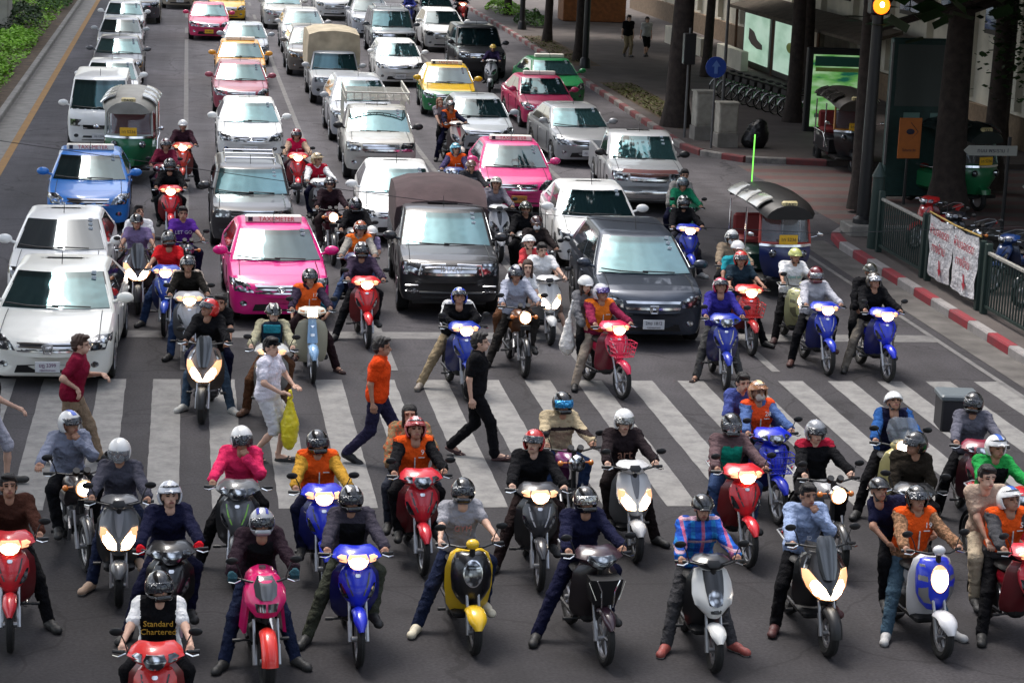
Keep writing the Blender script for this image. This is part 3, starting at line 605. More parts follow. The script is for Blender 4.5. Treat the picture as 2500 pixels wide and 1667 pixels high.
        K.part('front_cover', ['S'], fc, [('headlight', ['H', 'HR'], decal(fc, oval(.80, .085, .12), .014)), ('lamp_rim', ['C'], decal(fc, oval(.80, .1, .137), .006)), ('side_panel', ['P2'], decal(fc, [(.93, .13, .17), (.8, .12, .2), (.62, .11, .19), (.54, .07, .13)], .005, 5)), ('side_panel', ['P2'], decal(fc, [(.93, -.17, -.13), (.8, -.2, -.12), (.62, -.19, -.11), (.54, -.13, -.07)], .005, 5))])
        K.part('instrument_pod', ['P'], MB().ell((0, -.36, 1.09), (.07, .06, .055)))
    elif t == 'oldcub':
        common(K, .285, .07, forkw=.06); fender(K, -.62, .285, .075, 'S', 25, 112)
        K.part('leg_shield', ['P'], MB().panel([(.93, -.34, .11), (.88, -.34, .2), (.75, -.32, .25), (.55, -.28, .255), (.4, -.24, .25), (.28, -.2, .23), (.22, -.16, .2)], .03, 11, sweep=.05))
        fc = MB().panel([(.96, -.42, .06, .02), (.85, -.46, .065, .02), (.7, -.5, .075, .02), (.6, -.53, .08, .02)], .08, 5); K.part('front_cover', ['S'], fc, [('badge', ['C'], decal(fc, [(.86, -.03, .03), (.83, -.005, .005)], nc=3)), ('badge', ['C'], decal(fc, [(.74, -.03, .03), (.70, -.03, .03)], nc=3))])
        hc = MB().panel([(1.12, -.36, .1, .03), (1.09, -.42, .2), (1.04, -.45, .22), (.99, -.44, .14), (.96, -.42, .07)], .1, 11, sweep=.1)
        K.part('handlebar_cover', ['CR'], hc, [('headlight', ['H'], decal(hc, [(1.08, -.065, .065), (1.0, -.065, .065)], .02)), ('indicator', ['A2'], decal(hc, [(1.08, .12, .18), (1.03, .12, .18)])), ('indicator', ['A2'], decal(hc, [(1.08, -.18, -.12), (1.03, -.18, -.12)]))])
    elif t == 'vespa':
        common(K, .235, .095, -.60, .60, (.02, .7, .80, .16), (.36, 1.06), step=True, forkw=.05); fender(K, -.60, .235, .1, 'P', 15, 120)
        K.part('leg_shield', ['P'], MB().panel([(1.0, -.36, .08), (.95, -.38, .17), (.82, -.38, .235), (.62, -.37, .25), (.42, -.33, .24), (.28, -.28, .19)], .05, 11, sweep=.08), [('horn_cover', ['S'], MB().panel([(.93, -.44, .05, .02), (.75, -.45, .06, .02), (.6, -.45, .03, .02)], .06, 5))])
        K.part('handlebar_cover', ['P'], MB().ell((0, -.37, 1.07), (.14, .1, .075)), [('headlight', ['H', 'HR'], MB().ell((0, -.455, 1.075), (.075, .03, .07)))])
        K.part('windscreen', ['VC'], MB().panel([(1.42, -.36, .1, .03), (1.38, -.38, .17, .05), (1.25, -.42, .2, .06), (1.13, -.45, .16, .05), (1.1, -.46, .1, .03)], .008, 9))
        r = MB()
        for z in (.95, .85, .75, .65): r.tube([(-.12, -.5, z), (.12, -.5, z)], .01, 0, 6)
        for s in (-1, 1): r.tube([(s*.12, -.42, 1.0), (s*.12, -.5, .95), (s*.12, -.5, .62)], .012, 0, 6)
        K.part('luggage_rack', ['C'], r)
    elif t in ('classic', 'naked'):
        common(K, .3, .09, -.66, .64, (.12, .74, .78, .14), (.38, 1.04), forkw=.095); fender(K, -.66, .3, .06, 'S', 20, 110, False)
        h = MB().ell((0, -.50, .93), (.105, .09, .105))
        l = MB().ell((0, -.575, .93), (.088, .03, .088)); K.part('lamp_shell', ['C' if t == 'classic' else 'P'], h, [('headlight', ['H', 'HR'], l)])
        for s in (-1, 1): K.part('indicator', ['A2'], MB().ell((s*.19, -.46, .92), (.035, .04, .035)).tube([(s*.1, -.44, .92), (s*.19, -.44, .92)], .01))
        rg = []
        for y, wd, hh, zz in ((-.3, .07, .05, .88), (-.22, .13, .1, .88), (-.05, .15, .12, .86), (.1, .11, .1, .83), (.18, .06, .05, .82)): rg.append([(wd*cos(a), y, zz+hh*sin(a)) for a in [i*2*pi/14 for i in range(14)]])
        K.part('fuel_tank', ['P'], MB().loft(rg))
        K.part('gauge', ['D'], MB().tube([(-.06, -.40, 1.06), (-.06, -.44, 1.11)], .04, 0, 12).tube([(.06, -.40, 1.06), (.06, -.44, 1.11)], .04, 0, 12))
        K.part('cylinder', ['A'], MB().box((0, -.14, .5), (.2, .18, .2), 0, 0, .02).tube([(-.1, -.2, .5), (-.12, -.34, .42), (-.1, -.2, .24)], .02).tube([(.1, -.2, .5), (.12, -.34, .42), (.1, -.2, .24)], .02))
        if t == 'naked': K.part('number_plate', ['D'], MB().box((0, -.6, .78), (.16, .02, .08), 0, 0, .005))
    elif t == 'sport':
        common(K, .295, .12, -.66, .64, (.2, .74, .80, .14), (.34, 1.0), forkw=.115); fender(K, -.66, .295, .08, 'R2', 10, 100, False)
        fc = MB().panel([(1.06, -.34, .10, .03), (1.02, -.42, .15), (.93, -.5, .2), (.84, -.58, .2), (.77, -.60, .17), (.70, -.56, .10, .05)], .06, 11, sweep=.14)
        K.part('front_cover', ['P'], fc, [('screen', ['W'], decal(fc, [(1.05, -.07, .07), (.98, -.11, .11), (.9, -.1, .1), (.87, -.05, .05)], .008)), ('headlight', ['H', 'HR'], decal(fc, [(.84, -.11, -.01), (.77, -.09, -.01)], .012)), ('headlight', ['H', 'HR'], decal(fc, [(.84, .01, .11), (.77, .01, .09)], .012))])
        for s in (-1, 1):
            K.part('side_fairing', ['P'], MB().loft([[(s*(.16+.05*u), -.42+.5*v, .92-.1*v-.42*u) for v in (0, .3, .7, 1)]+[(s*(.13+.05*u), -.40+.48*v, .92-.1*v-.42*u) for v in (1, .7, .3, 0)] for u in (0, .3, .7, 1)]))
        rg = []
        for y, wd, hh, zz in ((-.3, .07, .05, .93), (-.22, .14, .11, .93), (-.02, .17, .15, .92), (.14, .13, .11, .88), (.24, .07, .05, .85)): rg.append([(wd*cos(a), y, zz+hh*sin(a)) for a in [i*2*pi/14 for i in range(14)]])
        K.part('fuel_tank', ['P'], MB().loft(rg), [('filler_cap', ['A'], MB().tube([(0, -.1, 1.05), (0, -.1, 1.075)], .035, 0, 14))])
    KITS[t] = K; return K
BIKES = []
GM = {}
def grown(me):
    if me.name not in GM:
        n = len(me.vertices); V = np.zeros(n*3); me.vertices.foreach_get('co', V); V = V.reshape(-1, 3); c = (V.max(0)+V.min(0))/2
        V = c+(V-c)*np.array((1.1, 1., 1.14)); V[:, 1] += .006; m2 = me.copy(); m2.vertices.foreach_set('co', V.ravel()); m2.update(); GM[me.name] = m2
    return GM[me.name]
def bike(label, px, py, rz, t, col, second=(.03, .03, .03), lit=True, by='h', hz=1.45, group='motorcycles waiting at the stop line', lean=0., dz=None, inner=None):
    K = kit(t); R = Matrix.Rotation(rad(rz), 3, 'Z'); p = G(px, py, hz if by == 'h' else 0.); p.z = 0
    loc = p-R@Vector((0, .25, 0)) if by == 'h' else p-R@Vector((0, -.62, 0))
    th = thing('motorcycle' if t in ('classic', 'sport', 'naked') else 'motor_scooter', label, 'motorcycle' if t in ('classic', 'sport', 'naked') else 'scooter', loc, rad(rz), group, rad(lean))
    role = {'P': paint(col), 'P2': paint(inner or tuple(c*.25+.008 for c in col)), 'S': paint(second), 'D': DARK, 'C': CHR, 'A': ALU, 'R': RUB, 'T': SEATM, 'X': REDL, 'L': LENS, 'H': LITC if lit else LENS, 'HR': LITR if lit else LENS,
            'HR2': LITR if lit and t != 'cub2' else LENS, 'A2': AMB, 'W': SMOKE, 'VC': VISC, 'CR': paint((.62, .60, .5)), 'R2': paint((.7, .03, .02))}
    nomir = len(BIKES) % 5 in (1, 3) and t.startswith('cub')
    for n, rl, me, kids in K.parts:
        if nomir and n == 'mirror': continue
        o = link(n, me, [role[r] for r in rl], th)
        for kn, kr, km in kids:
            link(kn, km, [role[r] for r in kr[:1]], o)
            if kn == 'headlight' and lit: link('lamp_halo', grown(km), LITR, o)  # emissive rim added as the orange glow around a lit headlight
    BIKES.append(th); return th, loc, rad(rz)
# ------------------------------------------------------------------ cars
# L length, W half width, body profile [(y, z_top, width factor, z_bottom)], cabin: base front/rear y, roof front/rear y, belt z, roof z
CT = dict(
 sedan=dict(L=4.45, W=.86, z=[(0, .52, .70, .36), (.03, .62, .80, .26), (.10, .70, .89, .2), (.22, .76, .95, .19), (.45, .84, .985, .19), (.8, .91, 1, .19), (1.2, .97, 1, .19), (2.2, .96, 1, .19), (3.4, .99, 1, .19), (3.85, 1.03, .99, .19), (4.25, 1.01, .95, .22), (4.4, .92, .9, .28), (4.45, .7, .82, .36)],
            cab=(1.02, 3.95, 1.78, 3.15, .95, 1.46), wx=.79, wf=.85, wr=3.42, R=.305),
 accord=dict(L=4.9, W=.92, z=[(0, .50, .68, .34), (.03, .62, .80, .22), (.10, .70, .90, .17), (.24, .76, .96, .16), (.5, .84, .99, .16), (.9, .93, 1, .17), (1.35, .98, 1, .18), (2.4, .97, 1, .18), (3.7, 1.0, 1, .18), (4.2, 1.04, .98, .2), (4.65, 1.02, .94, .22), (4.85, .92, .9, .28), (4.9, .7, .82, .36)],
            cab=(1.15, 4.35, 2.05, 3.4, .97, 1.47), wx=.85, wf=.95, wr=3.72, R=.32),
 hatch=dict(L=3.9, W=.85, z=[(0, .52, .68, .36), (.03, .64, .80, .24), (.10, .74, .89, .19), (.22, .82, .95, .19), (.45, .90, .99, .19), (.8, .98, 1, .19), (1.2, 1.02, 1, .19), (2.2, 1.0, 1, .19), (3.4, 1.02, .98, .19), (3.75, .98, .94, .22), (3.88, .8, .88, .3)],
            cab=(.85, 3.8, 1.55, 3.45, 1.0, 1.49), wx=.78, wf=.78, wr=3.2, R=.3),
 suv=dict(L=4.5, W=.91, z=[(0, .60, .68, .40), (.03, .74, .80, .28), (.10, .86, .90, .22), (.24, .94, .96, .21), (.5, 1.01, .99, .21), (.9, 1.07, 1, .22), (1.25, 1.1, 1, .22), (2.4, 1.08, 1, .22), (3.9, 1.12, .99, .22), (4.35, 1.08, .95, .26), (4.48, .85, .88, .34)],
          cab=(1.0, 4.42, 1.95, 3.95, 1.07, 1.66), wx=.84, wf=.88, wr=3.55, R=.345),
 bigsuv=dict(L=4.7, W=.92, z=[(0, .66, .76, .45), (.03, .84, .86, .34), (.10, .96, .93, .28), (.24, 1.02, .97, .28), (.5, 1.07, .99, .28), (.95, 1.12, 1, .28), (1.3, 1.14, 1, .28), (2.4, 1.12, 1, .28), (4.1, 1.15, .99, .28), (4.58, 1.12, .96, .3), (4.68, .85, .9, .4)],
             cab=(1.15, 4.62, 1.85, 4.3, 1.1, 1.82), wx=.84, wf=.92, wr=3.68, R=.37),
 wagon=dict(L=4.5, W=.84, z=[(0, .58, .86, .38), (.02, .72, .92, .26), (.06, .82, .96, .22), (.2, .87, .98, .2), (.5, .92, 1, .2), (.9, .96, 1, .2), (1.25, .98, 1, .2), (2.4, .97, 1, .2), (4.0, 1.0, .99, .2), (4.4, .98, .97, .25), (4.48, .8, .92, .34)],
            cab=(1.2, 4.42, 1.75, 4.1, .96, 1.50), wx=.78, wf=.82, wr=3.4, R=.3),
 van=dict(L=4.0, W=.83, z=[(0, .70, .86, .35), (.03, .88, .92, .25), (.08, 1.0, .96, .22), (.2, 1.08, .98, .22), (.4, 1.12, 1, .22), (1.2, 1.1, 1, .22), (2.4, 1.1, 1, .22), (3.8, 1.1, .98, .25), (3.98, .85, .94, .3)],
          cab=(.18, 3.95, .78, 3.85, 1.08, 1.90), wx=.76, wf=.62, wr=3.1, R=.29),
 pickup=dict(L=5.1, W=.90, z=[(0, .66, .74, .46), (.03, .84, .84, .36), (.10, .95, .92, .3), (.25, 1.02, .97, .3), (.5, 1.07, .99, .3), (.95, 1.11, 1, .3), (1.3, 1.13, 1, .3), (2.4, 1.08, 1, .3), (3.3, 1.08, .99, .3)],
             cab=(1.2, 3.2, 2.0, 2.95, 1.08, 1.66), wx=.82, wf=.92, wr=4.0, R=.37, bed=(3.3, 5.1)),
 oldpickup=dict(L=4.9, W=.82, z=[(0, .62, .9, .44), (.02, .8, .94, .36), (.06, .9, .97, .3), (.25, .95, .99, .3), (.6, .98, 1, .3), (1.2, 1.03, 1, .3), (2.0, 1.0, 1, .3), (2.6, 1.0, .99, .3)],
             cab=(1.25, 2.6, 1.6, 2.4, 1.0, 1.6), wx=.75, wf=.85, wr=3.85, R=.34, bed=(2.65, 4.9)))
def interp(a, xs, ys): return float(np.interp(a, xs, ys))
CK = {}
PROF = [(1.0, .5), (.995, .72), (.975, .87), (.93, .955), (.8, .985), (.5, .998), (.2, 1.0)]
def carkit(t):
    if t in CK: return CK[t]
    T = CT[t]; W, z = T['W'], T['z']; ys = [p[0] for p in z]; end = z[-1][0]
    st = sorted(set([p[0] for p in z]+[round(y, 2) for y in np.arange(.3, end-.1, .09)]))
    rings = []
    for y in st:
        zt = interp(y, ys, [p[1] for p in z]); wf = interp(y, ys, [p[2] for p in z])*W; zb = interp(y, ys, [p[3] for p in z]); arch = 0
        for wy in (T['wf'], T['wr']):
            d = abs(y-wy); Ra = T['R']+.055
            if d < Ra: arch = max(arch, T['R']+math.sqrt(Ra*Ra-d*d))
        sw = .22*max(0, 1-y/.5) - (.16*max(0, 1-(end-y)/.4) if 'bed' not in T else 0)
        half = [(.80, .0), (.93, .03), (.985, .2)]+PROF
        pts = [(u*wf, zb+v*(zt-zb)-(.02 if u > .93 and v > .9 else 0)) for u, v in half]
        pts = [(x, max(zz, arch) if x > W*.7 and zz < arch else zz) for x, zz in pts]
        ring = [(x, y+sw*(x/wf)**2, zz) for x, zz in pts]; ring += [(-x, yy, zz) for x, yy, zz in reversed(ring)]
        rings.append(ring)
    body = MB().loft(rings)
    parts = []; fz = lambda y: interp(y, ys, [p[1] for p in z])
    # cabin
    bf, br, rf, rr, zb, zr = T['cab']; wb = W*.955; wt = W*(.70 if t == 'suv' else .74 if t not in ('van', 'wagon', 'oldpickup', 'bigsuv', 'pickup') else .82)
    def cring(k):
        f = k; yf = bf+(rf-bf)*f; yr = br+(rr-br)*f; hw = wb+(wt-wb)*max(f, 0)**1.15; zz = zb+(zr-.055-zb)*f; return yf, yr, hw, zz
    def rectring(yf, yr, hw, zz, cf=.16, rd=.07):
        P = []; n = 8
        for i in range(n+1): x = -hw*.93+2*hw*.93*i/n; P.append((x, yf+cf*(x/hw)**2, zz))
        P.append((hw*.985, yf+cf+.045, zz))
        for i in range(n+1): y = yf+cf+.12+(yr-rd*2-yf-cf-.12)*i/n; P.append((hw, y, zz))
        for i in range(n+1): x = hw*.9-2*hw*.9*i/n; P.append((x, yr-.06*(x/hw)**2, zz))
        for i in range(n+1): y = yr-rd*2+(yf+cf+.12-yr+rd*2)*i/n; P.append((-hw, y, zz))
        P.append((-hw*.985, yf+cf+.045, zz)); return P
    cr = [rectring(*cring(k)) for k in (-.12, 0, .25, .5, .75, .94)]
    yf, yr, hw, zz = cring(1.0)
    for q, dz in ((.0, .0), (.06, .028), (.16, .042), (.32, .052), (.5, .056)): cr.append(rectring(yf+.02+(yr-yf)*q*.9, yr-.02-(yr-yf)*q*.75, hw*(1-q*1.25)+.0, zz+dz, .16*(1-q)))
    cabin = MB().loft(cr)
    def quadpatch(P00, P10, P11, P01, out, n=8, m=5, bow=None, mb=None, off=.006):
        mb = mb or MB(); V = []
        for i in range(m+1):
            for j in range(n+1):
                u, v = j/n, i/m; p = (Vector(P00)*(1-u)+Vector(P10)*u)*(1-v)+(Vector(P01)*(1-u)+Vector(P11)*u)*v
                if bow: p = bow(p, u, v)
                V.append(p+Vector(out)*off)
        F = [(i*(n+1)+j, i*(n+1)+j+1, (i+1)*(n+1)+j+1, (i+1)*(n+1)+j) for i in range(m) for j in range(n)]; N = len(V)
        V += [p-Vector(out)*(off+.012) for p in V]
        ed = list(range(n+1))+[i*(n+1)+n for i in range(1, m+1)]+[m*(n+1)+j for j in range(n-1, -1, -1)]+[i*(n+1) for i in range(m-1, 0, -1)]
        F += [(ed[(q+1) % len(ed)], ed[q], N+ed[q], N+ed[(q+1) % len(ed)]) for q in range(len(ed))]
        return mb.add(V, F)
    def front(f, s): yf, yr, hw, zz = cring(f); return hw, yf, zz
    h0, y0, z0 = front(.03, 1); h1, y1, z1 = front(.94, 1); k0, k1 = .925, .915
    ny = Vector((0, -(zr-zb), (rf-bf))).normalized()
    bw = lambda p, u, v: Vector((p.x, p.y+.16*(p.x/(h0+(h1-h0)*v))**2, p.z))
    ws = quadpatch((-h0*k0, y0, z0), (h0*k0, y0, z0), (h1*k1, y1, z1), (-h1*k1, y1, z1), ny, 12, 6, bw, off=.012)
    ws2 = quadpatch((-h0*.955, y0-.005, z0-.015), (h0*.955, y0-.005, z0-.015), (h1*.945, y1, z1), (-h1*.945, y1, z1), ny, 12, 6, bw, off=.005)
    wip = MB(); wy = y0-.03; wip.tube([(.05, wy+.02, z0+.03), (-h0*.5, wy+.07, z0+.045), (-h0*.86, wy+.16, z0+.07)], .012, 0, 5); wip.tube([(h0*.6, wy+.08, z0+.03), (.25, wy+.03, z0+.045), (-.05, wy+.02, z0+.055)], .012, 0, 5)
    parts.append(('windshield_frame', ['D'], ws2.mesh('windshield_frame'), []))
    parts.append(('windshield', ['G'], ws.mesh('windshield'), [('wiper', ['D'], wip.mesh('wiper'))]))
    for s in (-1, 1):
        split = [(.0, .42), (.46, .93)] if t not in ('van', 'oldpickup') else ([(0, .3), (.34, .62), (.66, .95)] if t == 'van' else [(0, .9)])
        for a, b in split:
            q = []
            for f, u in ((.1, a), (.1, b), (.9, b), (.9, a)):
                yf, yr, hw, zz = cring(f); lo = yf+.24+(.05 if a == 0 else 0); hi = yr-.22; q.append((s*(hw+.0), lo+(hi-lo)*u, zz))
            out = Vector((s, 0, .25)).normalized(); pt = quadpatch(*(q if s > 0 else [q[1], q[0], q[3], q[2]]), out, 4, 3, off=.01)
            parts.append(('side_window', ['GD'], pt.mesh('side_window'), []))
    yr0 = cring(.12); yr1 = cring(.9); rw = quadpatch((yr0[2]*.85, yr0[1]-.03, yr0[3]), (-yr0[2]*.85, yr0[1]-.03, yr0[3]), (-yr1[2]*.85, yr1[1]-.03, yr1[3]), (yr1[2]*.85, yr1[1]-.03, yr1[3]), (0, 1, .4), off=.015)
    parts.append(('rear_window', ['GD'], rw.mesh('rear_window'), []))
    # wheels
    for wy in (T['wf'], T['wr']):
        for s in (-1, 1):
            R = T['R']; x0 = s*(W-.11); ty = MB().lathe_x((x0, wy, R), [(-.1, R-.11), (-.105, R-.03), (-.08, R-.004), (.08, R-.004), (.105, R-.03), (.1, R-.11)], 0, 24)
            ri = MB().lathe_x((x0, wy, R), [(s*.098, R-.1), (s*.085, R-.13), (s*.02, R-.15), (s*.02, .01)], 0, 20)
            for i in range(6):
                a = i*pi/3; ri.tube([(x0+s*.085, wy, R), (x0+s*.09, wy+(R-.11)*cos(a), R+(R-.11)*sin(a))], [.035, .022], 0, 6)
            ri.tube([(x0+s*.05, wy, R), (x0+s*.1, wy, R)], .055, 0, 12)
            parts.append(('wheel', ['R'], ty.mesh('tyre'), [('rim', ['A'], ri.mesh('rim'))]))
    un = MB().box((0, end/2, .36), (2*W*.72, end-.5, .22)); parts.append(('underbody', ['D'], un.mesh('underbody'), []))
    for s in (-1, 1):
        m = MB(); my = bf+.36; mz = zb+.12; m.tube([(s*wb*.94, my, mz-.05), (s*(wb+.08), my-.02, mz)], .025, 0, 6); m.ell((s*(wb+.15), my-.03, mz+.03), (.13, .07, .085))
        g = MB().ell((s*(wb+.15), my+.025, mz+.03), (.105, .02, .065)); parts.append(('mirror', ['M'], m.mesh('mirror'), [('mirror_glass', ['C'], g.mesh('mirror_glass'))]))
    # front details projected on the bodywork
    zh = fz(.22); D = lambda rows, off=.01, nc=8: decal(body, rows, off, nc)
    def lamp(rows): return [D([(zz, s*a, s*b) for zz, a, b in rows], .012, 7) for s in (-1, 1)]
    boxy = t in ('wagon', 'oldpickup')
    if boxy: hl = lamp([(zh-.06, W*.55, W*.86), (zh-.2, W*.55, W*.87)]); gr = D([(zh-.06, -W*.5, W*.5), (zh-.2, -W*.5, W*.5)])
    elif t in ('pickup', 'bigsuv'): hl = lamp([(zh-.04, W*.60, W*.93), (zh-.12, W*.54, W*.94), (zh-.24, W*.56, W*.9)]); gr = D([(zh-.05, -W*.50, W*.50), (zh-.26, -W*.44, W*.44)])
    elif t == 'van': hl = lamp([(zh-.24, W*.55, W*.9), (zh-.42, W*.6, W*.9)]); gr = D([(zh-.38, -W*.5, W*.5), (zh-.5, -W*.5, W*.5)])
    elif t == 'suv': hl = lamp([(zh-.06, W*.72, W*.97), (zh-.13, W*.55, W*.96), (zh-.24, W*.54, W*.84)]); gr = D([(zh-.12, -W*.52, W*.52), (zh-.36, -W*.44, W*.44)])
    else: hl = lamp([(zh+.02, W*.76, W*.97), (zh-.06, W*.60, W*.97), (zh-.17, W*.52, W*.88)]); gr = D([(zh-.07, -W*.46, W*.46), (zh-.17, -W*.42, W*.42)])
    for h in hl: parts.append(('headlight', ['L'], h.mesh('headlight'), []))
    bars = MB(); g0 = .07 if t not in ('suv', 'pickup', 'bigsuv') else .09; bz = {'van': .44, 'suv': .24}.get(t, .12 if t not in ('pickup', 'bigsuv') else .15)
    nb = 3 if t != 'van' else 2
    for i in range(nb): zz = zh-bz+(i-(nb-1)/2)*(.05 if t != 'suv' else .09); bh = .011 if t not in ('suv', 'pickup', 'bigsuv') else .02; decal(body, [(zz+bh, -W*.5, W*.5), (zz-bh, -W*.48, W*.48)], .022 if bh < .015 else .04, 9, 0, mb=bars)
    parts.append(('grille', ['D'], gr.mesh('grille'), [('grille_bar', ['CG'], bars.mesh('grille_bar'))]))
    zlow = z[2][3]; lo = D([(zlow+.19, -W*.5, W*.5), (zlow+.07, -W*.55, W*.55)]); parts.append(('lower_intake', ['D'], lo.mesh('lower_intake'), []))
    for s in (-1, 1): parts.append(('fog_lamp', ['L2'], decal(body, oval(zlow+.19, .06, .045, s*W*.72), .012, 5).mesh('fog_lamp'), []))
    hy = .26
    for s in (-1, 1):
        hood = MB()
        V = []
        for y in np.linspace(hy, bf+.05, 8): V.append((s*W*(.8-.03*y), y+.02, fz(y)-.012+.018))
        hood.tube(V, .006, 0, 4)
        parts.append(('bonnet_seam', ['D'], hood.mesh('bonnet_seam'), []))
    for s in (-1, 1):
        for yy in (bf+.35, (bf+br)/2+.05, br-.35): parts.append(('door_seam', ['D'], MB().tube([(s*(W*1.0), yy, .35), (s*(W*1.003), yy, zb-.12)], .006, 0, 4).mesh('door_seam'), []))
        for yy in (bf+1.15, (bf+br)/2+.95): parts.append(('door_handle', ['M'], MB().tube([(s*(W+.012), yy, zb-.16), (s*(W+.012), yy+.16, zb-.155)], .014, 0, 6).mesh('door_handle'), []))
    bed = T.get('bed')
    if bed:
        b = MB(); y0b, y1b = bed; L = y1b-y0b; c = (y0b+y1b)/2; zt = zb-.02
        for s in (-1, 1):
            Ra = T['R']+.06; wy = T['wr']; top = [(y0b, zt), (y1b, zt)]; P = [(y0b, .42)]+[(wy+Ra*cos(a), max(.42, T['R']+Ra*sin(a))) for a in np.linspace(pi, 0, 9)]+[(y1b, .45)]
            Q = [(y0b+(y1b-y0b)*i/10, zt) for i in range(11)]
            x0, x1 = s*W*.98, s*W*.90; V = []; F = []
            for X in (x0, x1):
                V += [(X, *p) for p in P]+[(X, *q) for q in Q]
            n = 11
            for o, fl in ((0, s < 0), (22, s > 0)):
                for i in range(10): f = (o+i, o+i+1, o+11+i+1, o+11+i); F.append(f if not fl else f[::-1])
            F += [(11+i, 12+i, 34+i, 33+i) for i in range(10)]
            b.add(V, F)
        b.box((0, y1b-.03, (zt+.45)/2), (2*W*.92, .06, zt-.45)); b.box((0, y0b+.02, (zt+.45)/2), (2*W*.92, .04, zt-.5)); b.box((0, c, .58), (2*W*.88, L-.1, .06))
        parts.append(('cargo_bed', ['P'], b.mesh('cargo_bed'), []))
    CK[t] = (body, cabin, body.mesh('body'), cabin.mesh('cabin'), parts, T, fz); return CK[t]
CARS = []
def plate(t, y, z, s1, ink=None, bgm=None, x=0., wd=.36, h=.16, s2=None):
    p = link('number_plate', MB().box((x, y, z), (wd, .02, h), 0, 0, .004).mesh('number_plate', False), bgm or PLW, t)
    if s1: text('plate_lettering', s1, h*.5, ink or INK, p, (x, y-.012, z+(h*.14 if s2 else 0)), sx=.9)
    if s2: text('plate_lettering', s2, h*.22, ink or INK, p, (x, y-.012, z-h*.3))
def car(label, px, py, rz, t, col, two=None, taxi=None, grp='cars queued in the traffic jam', pl=('กข 1234', None), dark=None, rack=None, emblem=None, metal=0., glass=None, front=None, lit=False, name=None, fascia=None):
    body, cab, bm, cm, parts, T, fz = carkit(t); bf, br, rf, rr, zb, zr = T['cab']
    if front: d = G(front[0], front[1], front[2])-G(px, py, zb+.04); rz = math.degrees(math.atan2(d.x, -d.y))
    R = Matrix.Rotation(rad(rz), 3, 'Z')
    p = G(px, py, zb+.04); p.z = 0; loc = p-R@Vector((0, bf+.03, 0))
    nm = name or {'van': 'van', 'pickup': 'pickup_truck', 'oldpickup': 'pickup_truck', 'suv': 'car', 'bigsuv': 'car'}.get(t, 'car')
    th = thing(nm if not taxi else 'taxi', label, 'taxi' if taxi else nm.replace('_', ' '), loc, rad(rz), grp)
    P = paint(col, metal); P2 = paint(two, metal) if two else P
    role = dict(P=P, M=P if dark is None else DARK, D=DARK, C=CHR, CG=CHR if t not in ('van',) else P, A=ALU, R=RUB, L=LITC if lit else LENS, L2=DARK if t in ('wagon', 'oldpickup', 'van') else LENS, G=glass or GLASSES_[(len(CARS)*7+len(label)) % 3], GD=GLASSD)
    bd = link('body', bm, P2, th); link('cabin', cm, P, th)
    if two: pass
    for n, r, me, kids in parts:
        o = link(n, me, [role[k] for k in r], th)
        for kn, kr, km in kids: link(kn, km, [role[k] for k in kr], o)
    W = T['W']; zl = T['z'][2][3]
    for s in (-1, 1): link('tail_light', MB().box((s*W*.8, T['L']-(.1 if 'bed' not in T else .0), zb-.13), (.18, .06, .16), 0, 0, .01).mesh('tail_light'), REDL, th)
    if pl: plate(th, -.035 if t != 'suv' else -.04, zl+(.2 if t != 'suv' else .22), pl[0], pl[2] if len(pl) > 2 else None, pl[3] if len(pl) > 3 else None, s2=pl[1])
    if taxi:
        y = rf+.42; z = zr+.055
        sg = link('taxi_sign', MB().box((0, y, z), (1.0, .16, .13), 0, 0, .02).mesh('taxi_sign'), plas((.8, .76, .68), .4), th)
        if taxi != 'plain': text('sign_lettering', 'TAXI-METER', .115, INKR, sg, (.05, y-.083, z)); link('sign_mark', MB().box((-.41, y-.082, z), (.08, .01, .08)).mesh('sign_mark', False), INK, sg)
        for s in (-1, 1): link('sign_bracket', MB().box((s*.4, y, zr+.0), (.05, .1, .05)).mesh('sign_bracket', False), DARK, th)
        # registration stickers in the windscreen corner
    an = MB().tube([(.0, rf+.25, zr+.0), (.0, rf+.36, zr+.17)], .007, 0, 5); link('antenna', an.mesh('antenna'), DARK, th)
    for i in range(2+len(CARS) % 2): f = .85-.13*i; yy = bf+(rf-bf)*f+.12; zz = zb+(zr-.055-zb)*f; link('windscreen_sticker', MB().box((W*.62*(1-.12*f), yy-.005, zz+.04), (.07, .02, .065)).mesh('windscreen_sticker', False), plas((.5, .55, .6), .6), th)
    if emblem == 'H':
        zz = fz(.22)-.12 if t != 'suv' else fz(.22)-.24; e = MB(); yy = {'accord': -.04, 'suv': -.035}.get(t, -.03)
        pt = [(-.07, .06), (.07, .06), (.055, -.06), (-.055, -.06)]
        for i in range(4): a, b = pt[i], pt[(i+1) % 4]; e.tube([(a[0], yy, zz+a[1]), (b[0], yy, zz+b[1])], .012, 0, 6)
        for s in (-1, 1): e.tube([(s*.038, yy, zz+.04), (s*.03, yy, zz-.04)], .012, 0, 6)
        e.tube([(-.035, yy, zz), (.035, yy, zz)], .011, 0, 6); link('emblem', e.mesh('emblem'), CHR, th)
    elif emblem:
        zz = fz(.22)-.1; e = MB(); k = 16
        e.tube([(.065*cos(i*2*pi/k), -.02, zz+.042*sin(i*2*pi/k)) for i in range(k+1)], .009, 0, 6); e.tube([(.035*cos(i*2*pi/k), -.022, zz+.015+.022*sin(i*2*pi/k)) for i in range(k+1)], .007, 0, 6); link('emblem', e.mesh('emblem'), CHR, th)
